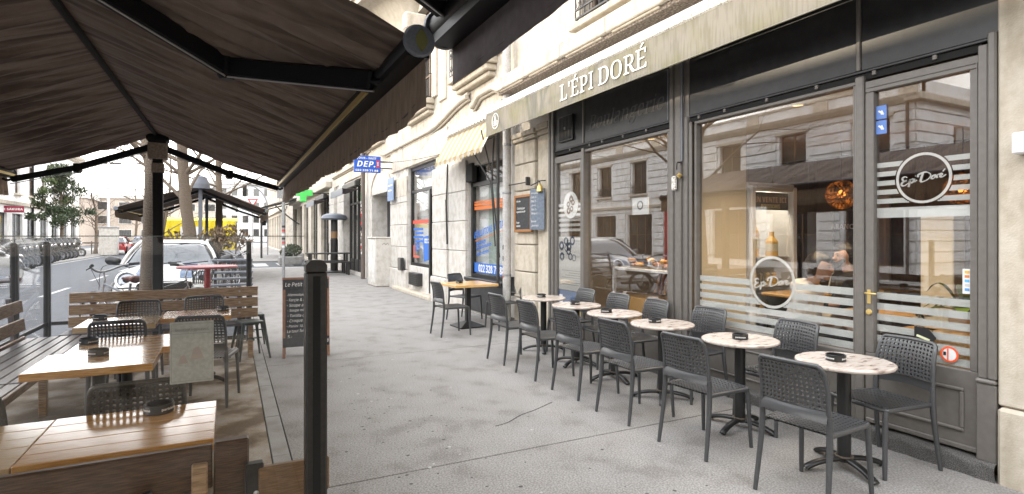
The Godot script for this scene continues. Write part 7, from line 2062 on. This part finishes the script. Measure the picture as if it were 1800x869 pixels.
func car_proto(label: String, paint: Material, stripe: Material) -> Node3D:
	var t := thing("parked_car", label, "car", Vector3.ZERO, 0, "cars in the street")
	var K := func(z: float, tab: Array) -> float:
		for i in tab.size() - 1:
			if z >= tab[i + 1][0]:
				var f: float = (z - tab[i + 1][0]) / (tab[i][0] - tab[i + 1][0])
				f = f * f * (3 - 2 * f)
				return lerpf(tab[i + 1][1], tab[i][1], f)
		return tab[-1][1]
	var top := [[1.93, 0.60], [1.86, 0.74], [1.6, 0.85], [0.85, 0.955], [0.3, 0.98], [-1.4, 0.99], [-1.85, 0.90], [-1.93, 0.7]]
	var wid := [[1.93, 0.60], [1.84, 0.74], [1.5, 0.825], [0.8, 0.845], [-1.2, 0.845], [-1.8, 0.78], [-1.93, 0.66]]
	var bot := [[1.93, 0.34], [1.8, 0.24], [-1.8, 0.24], [-1.93, 0.36]]
	var body := func(u: float, v: float) -> Vector3:
		var z := lerpf(1.93, -1.93, u)
		var a := PI * v
		var w: float = K.call(z, wid)
		var y0: float = K.call(z, bot)
		var y1: float = K.call(z, top)
		var c := cos(a)
		return Vector3(w * signf(c) * pow(absf(c), 0.35), y0 + (y1 - y0) * pow(maxf(sin(a), 0.0), 0.62), z)
	var bm := MB.new().sheet(60, 36, body)
	for e in [1.93, -1.93]:
		var pts := PackedVector2Array()
		for i in 25:
			var q: Vector3 = body.call(0.0 if e > 0 else 1.0, i / 24.0)
			pts.append(Vector2(q.x, q.y))
		bm.prism(pts, e - 0.02, e)
	part(t, "body", bm, paint)
	var hood_y := func(x: float, z: float) -> float:
		var w: float = K.call(z, wid)
		var c := pow(clampf(absf(x) / w, 0, 1), 1.0 / 0.35)
		var s := sqrt(maxf(0.0, 1.0 - c * c))
		var y0: float = K.call(z, bot)
		return y0 + (float(K.call(z, top)) - y0) * pow(s, 0.62)
	if stripe:
		for s in [-1.0, 1.0]:
			part(t, "bonnet_stripe", MB.new().sheet(4, 24, func(u, v):
				var z := lerpf(1.82, 0.72, v)
				var x: float = s * 0.33 + (u - 0.5) * 0.24
				return Vector3(x, float(hood_y.call(x, z)) + 0.014, z)), stripe)
	var roof := [[0.98, 0.93], [0.28, 1.335], [-0.1, 1.39], [-0.8, 1.40], [-1.45, 1.34], [-1.88, 0.95]]
	var rw := [[0.98, 0.70], [0.28, 0.58], [-1.45, 0.56], [-1.88, 0.64]]
	var green := func(u: float, v: float) -> Vector3:
		var z := lerpf(0.98, -1.88, u)
		var a := PI * v
		var yt: float = K.call(z, roof)
		var wt: float = K.call(z, rw)
		var c := cos(a)
		var hgt := pow(maxf(sin(a), 0.0), 0.45)
		var w := lerpf(0.80, wt, hgt)
		return Vector3(w * signf(c) * pow(absf(c), 0.25), lerpf(0.94, yt, hgt), z)
	part(t, "glasshouse", MB.new().sheet(40, 30, green), plain(lin(0.02, 0.03, 0.04), 0.04, 0.0, 0.9))
	part(t, "roof", MB.new().sheet(24, 12, func(u, v):
		var q: Vector3 = green.call(lerpf(0.27, 0.86, u), lerpf(0.2, 0.8, v))
		return q + Vector3(0, 0.012, 0)), paint)
	for s in [-1.0, 1.0]:
		part(t, "pillar", MB.new().tube(smooth([Vector3(s * 0.77, 0.96, 0.86), Vector3(s * 0.69, 1.17, 0.55), Vector3(s * 0.585, 1.335, 0.24), Vector3(s * 0.57, 1.385, -0.2), Vector3(s * 0.56, 1.385, -1.0), Vector3(s * 0.58, 1.30, -1.5)], 4), 0.032, 7), paint)
		part(t, "pillar", MB.new().tube([Vector3(s * 0.80, 0.98, -0.28), Vector3(s * 0.60, 1.37, -0.42)], 0.03, 6), M.dark)
		var m := part(t, "mirror", MB.new().add(blob([[Vector3(s * 0.88, 1.02, 0.62), Vector3(s * 0.98, 1.04, 0.6), 0.075, 0.085]], 0.02, 0.02)), M.black_metal)
		part(m, "mirror_arm", MB.new().tube([Vector3(s * 0.78, 0.95, 0.68), Vector3(s * 0.9, 0.99, 0.63)], 0.025, 6), M.black_metal)
		var hb := Basis(Vector3.RIGHT, 1.15).scaled(Vector3.ONE * 1.12)
		var hp := Vector3(s * 0.56, 0.735, 1.80)
		var hl := part(t, "headlight", MB.new().lathe([Vector2(0.135, -0.03), Vector2(0.152, 0.0), Vector2(0.145, 0.03), Vector2(0.125, 0.034), Vector2(0.118, 0.02)], 28, hp, hb), M.chrome)
		part(hl, "lens", MB.new().lathe([Vector2(0.118, 0.012), Vector2(0.08, 0.035), Vector2(0, 0.045)], 24, hp, hb), plain(lin(0.25, 0.27, 0.3), 0.05, 0.6))
		part(hl, "bulb", MB.new().lathe([Vector2(0.05, 0.038), Vector2(0.045, 0.055), Vector2(0, 0.058)], 16, hp, hb), M.dark)
		part(t, "fog_lamp", MB.new().lathe([Vector2(0.06, 0.0), Vector2(0.055, 0.02), Vector2(0, 0.022)], 16, Vector3(s * 0.56, 0.40, 1.86), Basis(Vector3.RIGHT, PI / 2)), M.chrome)
		for zz in [1.22, -1.24]:
			var wb := Basis(Vector3(0, 0, 1), -s * PI / 2)
			var wc := Vector3(s * 0.70, 0.305, zz)
			var wh := part(t, "wheel", MB.new().lathe([Vector2(0.2, -0.02), Vector2(0.29, 0.0), Vector2(0.305, 0.03), Vector2(0.305, 0.13), Vector2(0.285, 0.165), Vector2(0.2, 0.17)], 28, wc, wb), M.rubber)
			part(wh, "rim", MB.new().lathe([Vector2(0.205, 0.15), Vector2(0.19, 0.165), Vector2(0.05, 0.13), Vector2(0, 0.135)], 20, wc, wb), M.alu)
			part(t, "wheel_arch", MB.new().tube(arc(Vector3(s * 0.835, 0.30, zz), Vector3(0, 0, 0.345), Vector3(0, 0.345, 0), 0.1, PI - 0.1, 14), 0.03, 6), M.black_metal)
		part(t, "tail_light", MB.new().bbox(Vector3(s * 0.66, 0.78, -1.88), Vector3(0.14, 0.22, 0.1), 0.03), plain(lin(0.35, 0.02, 0.02), 0.2))
	part(t, "grille", MB.new().bbox(Vector3(0, 0.60, 1.925), Vector3(0.80, 0.17, 0.05), 0.03), M.dark)
	part(t, "grille_trim", MB.new().tube(smooth([Vector3(-0.42, 0.60, 1.93), Vector3(-0.36, 0.70, 1.925), Vector3(0, 0.72, 1.945), Vector3(0.36, 0.70, 1.925), Vector3(0.42, 0.60, 1.93)], 5), 0.014, 6), M.chrome)
	part(t, "bumper", MB.new().bbox(Vector3(0, 0.44, 1.90), Vector3(1.32, 0.12, 0.12), 0.04), paint)
	part(t, "lower_intake", MB.new().bbox(Vector3(0, 0.32, 1.87), Vector3(1.0, 0.1, 0.1), 0.02), M.dark)
	part(t, "number_plate", MB.new().bbox(Vector3(0, 0.46, 1.968), Vector3(0.34, 0.09, 0.01), 0.003), M.white_paint)
	for s in [-0.25, 0.2]:
		part(t, "wiper", MB.new().tube([Vector3(s, 0.965, 0.95), Vector3(s + 0.42, 1.0, 0.88)], 0.01, 5), M.dark)
	return t

func bicycle(label: String, at: Vector3, turn: float, frame_m: Material, basket: bool) -> Node3D:
	var t := thing("bicycle", label, "bicycle", at, turn, "parked bicycles")
	# along +x, front wheel at +x
	for x in [0.0, 1.02]:
		var w := part(t, "wheel", MB.new().tube(arc(Vector3(x, 0.34, 0), Vector3(0.32, 0, 0), Vector3(0, 0.32, 0), 0, TAU, 28), 0.02, 6, false), M.rubber)
		var sp := MB.new()
		for k in 14:
			var a := TAU * k / 14
			sp.tube([Vector3(x, 0.34, 0), Vector3(x + cos(a) * 0.31, 0.34 + sin(a) * 0.31, 0)], 0.0022, 3, false)
		sp.tube(arc(Vector3(x, 0.34, 0), Vector3(0.295, 0, 0), Vector3(0, 0.295, 0), 0, TAU, 24), 0.009, 5, false)
		part(w, "spokes", sp, M.chrome)
		part(t, "mudguard", MB.new().tube(arc(Vector3(x, 0.34, 0), Vector3(0.355, 0, 0), Vector3(0, 0.355, 0), 0.2, PI - 0.2, 12), 0.02, 5), frame_m)
	part(t, "frame", MB.new().tube([Vector3(0.42, 0.3, 0), Vector3(0.30, 0.86, 0)], 0.017, 7).tube([Vector3(0.42, 0.3, 0), Vector3(0.86, 0.72, 0)], 0.02, 7).tube([Vector3(0.34, 0.68, 0), Vector3(0.84, 0.84, 0)], 0.017, 7).tube([Vector3(0.42, 0.3, 0), Vector3(0.0, 0.34, 0.05)], 0.011, 6).tube([Vector3(0.33, 0.74, 0), Vector3(0.0, 0.34, 0.05)], 0.01, 6), frame_m)
	part(t, "fork", MB.new().tube([Vector3(0.82, 0.92, 0), Vector3(0.9, 0.62, 0), Vector3(1.02, 0.34, 0.05)], 0.014, 6).tube([Vector3(0.9, 0.62, 0), Vector3(1.02, 0.34, -0.05)], 0.012, 6), M.chrome)
	var hb := part(t, "handlebar", MB.new().tube([Vector3(0.82, 0.9, 0), Vector3(0.85, 1.03, 0)], 0.014, 6).tube(smooth([Vector3(0.66, 1.14, -0.33), Vector3(0.78, 1.12, -0.26), Vector3(0.88, 1.04, -0.08), Vector3(0.88, 1.04, 0.08), Vector3(0.78, 1.12, 0.26), Vector3(0.66, 1.14, 0.33)], 4), 0.017, 7), M.galva)
	for s in [-1.0, 1.0]:
		part(hb, "grip", MB.new().tube([Vector3(0.70, 1.138, s * 0.305), Vector3(0.58, 1.15, s * 0.38)], 0.024, 7), M.rubber)
		part(hb, "brake_lever", MB.new().tube([Vector3(0.76, 1.11, s * 0.27), Vector3(0.74, 1.08, s * 0.35)], 0.008, 5), M.dark)
	part(hb, "cable", MB.new().tube(smooth([Vector3(0.76, 1.12, -0.26), Vector3(0.98, 1.08, -0.1), Vector3(0.95, 0.8, 0.02)], 5), 0.004, 4).tube(smooth([Vector3(0.76, 1.12, 0.26), Vector3(1.0, 1.1, 0.1), Vector3(0.92, 0.75, -0.02)], 5), 0.004, 4), M.dark)
	part(t, "saddle", blob([[Vector3(0.2, 0.93, 0), Vector3(0.34, 0.935, 0), 0.06, 0.035], [Vector3(0.34, 0.935, 0), Vector3(0.46, 0.94, 0), 0.03, 0.02], [Vector3(0.2, 0.93, -0.05), Vector3(0.2, 0.93, 0.05), 0.045, 0.045]], 0.015, 0.03), plain(lin(0.09, 0.025, 0.02), 0.5))
	part(t, "crank", MB.new().tube([Vector3(0.42, 0.3, 0.05), Vector3(0.52, 0.18, 0.08)], 0.01, 5).tube(arc(Vector3(0.42, 0.3, 0.045), Vector3(0.09, 0, 0), Vector3(0, 0.09, 0), 0, TAU, 16), 0.006, 4, false), M.dark)
	part(t, "carrier", MB.new().span(-0.2, 0.24, 0.74, 0.755, -0.06, 0.06).tube([Vector3(-0.1, 0.74, 0.05), Vector3(0, 0.34, 0.05)], 0.006, 4), M.dark)
	if basket:
		var bk := MB.new()
		for k in 9:
			var a := lerpf(-1.0, 1.0, k / 8.0)
			bk.tube([Vector3(0.95, 0.78, a * 0.15), Vector3(0.93, 1.02, a * 0.19)], 0.005, 4).tube([Vector3(1.2, 0.78, a * 0.15), Vector3(1.27, 1.02, a * 0.19)], 0.005, 4)
			bk.tube([Vector3(1.075 + a * 0.125, 0.78, 0.15), Vector3(1.1 + a * 0.17, 1.02, 0.19)], 0.005, 4).tube([Vector3(1.075 + a * 0.125, 0.78, -0.15), Vector3(1.1 + a * 0.17, 1.02, -0.19)], 0.005, 4)
		for y in [0.78, 0.86, 0.94, 1.02]:
			var g: float = (y - 0.78) / 0.24
			var x0 := 0.95 - 0.02 * g
			var x1 := 1.2 + 0.07 * g
			var w := 0.15 + 0.04 * g
			bk.tube([Vector3(x0, y, -w), Vector3(x1, y, -w), Vector3(x1, y, w), Vector3(x0, y, w), Vector3(x0, y, -w)], 0.006, 4)
		part(t, "basket", bk, M.iron)
	return t

func motorbike_proto(label: String) -> Node3D:
	var t := thing("motorbike", label, "motorbike", Vector3.ZERO, 0, "motorbikes parked across the street")
	for x in [-0.66, 0.68]:
		var w := part(t, "wheel", MB.new().tube(arc(Vector3(x, 0.30, 0), Vector3(0.25, 0, 0), Vector3(0, 0.25, 0), 0, TAU, 22), 0.055, 8, false), M.rubber)
		part(w, "rim", MB.new().lathe([Vector2(0.21, -0.03), Vector2(0.21, 0.03), Vector2(0.17, 0.035), Vector2(0.16, 0.0)], 18, Vector3(x, 0.30, 0), Basis(Vector3.RIGHT, PI / 2)).tube([Vector3(x - 0.2, 0.30, 0), Vector3(x + 0.2, 0.30, 0)], 0.015, 5).tube([Vector3(x, 0.10, 0), Vector3(x, 0.50, 0)], 0.015, 5), M.cap_grey)
	part(t, "body", blob([[Vector3(0.35, 0.78, 0), Vector3(-0.05, 0.80, 0), 0.15, 0.11], [Vector3(-0.05, 0.62, 0), Vector3(-0.7, 0.86, 0), 0.12, 0.09], [Vector3(0.2, 0.45, 0), Vector3(-0.2, 0.42, 0), 0.18, 0.16], [Vector3(0.45, 0.9, 0), Vector3(0.6, 0.98, 0), 0.1, 0.11]], 0.035, 0.06), M.black_metal)
	part(t, "seat", blob([[Vector3(-0.02, 0.84, 0), Vector3(-0.6, 0.92, 0), 0.09, 0.08]], 0.035, 0.03), M.rubber)
	part(t, "fork", MB.new().tube([Vector3(0.47, 1.0, 0.08), Vector3(0.68, 0.30, 0.08)], 0.025, 6).tube([Vector3(0.47, 1.0, -0.08), Vector3(0.68, 0.30, -0.08)], 0.025, 6), M.iron)
	part(t, "handlebar", MB.new().tube(smooth([Vector3(0.30, 1.06, -0.36), Vector3(0.42, 1.08, -0.2), Vector3(0.46, 1.02, 0), Vector3(0.42, 1.08, 0.2), Vector3(0.30, 1.06, 0.36)], 4), 0.016, 6), M.dark)
	part(t, "windscreen", MB.new().sheet(6, 5, func(u, v): return Vector3(0.66 - 0.22 * v - 0.1 * pow(absf(u - 0.5) * 2, 2), 1.0 + 0.34 * v, (u - 0.5) * 0.44)), plain(lin(0.03, 0.033, 0.036), 0.7))
	part(t, "headlight", MB.new().lathe([Vector2(0, 0.05), Vector2(0.08, 0.03), Vector2(0.09, 0)], 14, Vector3(0.69, 0.92, 0), Basis(Vector3(0, 0, 1), -PI / 2)), M.chrome)
	part(t, "exhaust", MB.new().tube([Vector3(0.1, 0.35, 0.16), Vector3(-0.75, 0.42, 0.18)], [0.03, 0.05], 7), M.galva)
	part(t, "top_box", MB.new().bbox(Vector3(-0.78, 1.02, 0), Vector3(0.34, 0.28, 0.38), 0.06), M.dark)
	part(t, "mirror", MB.new().tube([Vector3(0.42, 1.08, 0.22), Vector3(0.42, 1.24, 0.3)], 0.008, 4).bbox(Vector3(0.42, 1.26, 0.31), Vector3(0.03, 0.07, 0.11), 0.01).tube([Vector3(0.42, 1.08, -0.22), Vector3(0.42, 1.24, -0.3)], 0.008, 4).bbox(Vector3(0.42, 1.26, -0.31), Vector3(0.03, 0.07, 0.11), 0.01), M.dark)
	return t

func build_vehicles() -> void:
	var white := noisy(lin(0.46, 0.46, 0.445), lin(0.50, 0.50, 0.485), 1.5, 0.3, {"coat": 0.3, "world": false})
	var c := car_proto("white hatchback with dark blue bonnet stripes parked behind the terrace glass", white, plain(lin(0.03, 0.07, 0.15), 0.2))
	c.position = Vector3(-1.12, -0.05, -14.5)
	c.scale = Vector3.ONE * 1.1
	var defs := [
		["blue car driving away far down the street, with a dark rear window", Vector3(-6.4, -0.05, -56), PI, plain(lin(0.06, 0.10, 0.25), 0.2)],
		["red car parked far down the street on the left", Vector3(-9.0, -0.05, -60), PI, plain(lin(0.35, 0.03, 0.03), 0.2)],
		["silver car cut by the left edge across the street", Vector3(-7.9, -0.05, -24.5), PI * 0.5 + 1.4, plain(lin(0.42, 0.42, 0.41), 0.15)],
		["grey car parked in front of the white hatchback", Vector3(-1.25, -0.05, -33.5), 0.0, plain(lin(0.2, 0.21, 0.23), 0.2)]]
	for d in defs:
		var q := copy(c, d[0], d[1], d[2])
		for k in q.get_children():
			var kn := str(k.name)
			if kn.begins_with("body") or kn.begins_with("roof") or kn.begins_with("bumper") or (kn.begins_with("pillar") and k.material_override == white): k.material_override = d[3]
			if kn.begins_with("bonnet_stripe"):
				q.remove_child(k)
				k.free()
	# bicycles
	bicycle("silver bicycle with curved handlebar and red saddle leaning behind the back bench", Vector3(-1.16, 0.0, -10.1), PI - 0.75, M.cap_grey, false)
	bicycle("dark bicycle with a wire basket in front of the white car", Vector3(-1.55, -0.05, -11.5), 0.12, M.black_metal, true)
	bicycle("bicycle standing by the stacked benches", Vector3(-0.25, -0.05, -15.5), 1.4, M.iron, false)
	bicycle("second bicycle by the stacked benches, further back", Vector3(0.05, -0.05, -17.2), 1.5, M.black_metal, true)
	bicycle("bicycle further along the kerb under the far awning", Vector3(-0.1, -0.05, -19.0), 1.3, M.galva, false)
	# motorbikes across the street
	var m := motorbike_proto("motorbike nearest the corner barrier post in the row across the street")
	m.position = Vector3(-9.9, -0.05, -38.0)
	m.rotation.y = -0.35
	m.scale = Vector3.ONE * 1.12
	var words := ["second", "third", "fourth", "fifth", "sixth", "seventh", "eighth", "ninth", "tenth", "eleventh"]
	rng.seed = 91
	for i in 10:
		copy(m, "%s motorbike from the near end of the row across the street" % words[i], Vector3(-9.95 - 0.12 * i + rng.randf_range(-0.2, 0.2), -0.05, -39.5 - i * 1.5), -0.35 + rng.randf_range(-0.15, 0.15))
	for i in 4:
		copy(m, "%s scooter in the near left row, behind the left glass" % ["first", "second", "third", "fourth"][i], Vector3(-9.3, -0.05, -31.0 - i * 1.4), -0.5 + rng.randf_range(-0.15, 0.15))
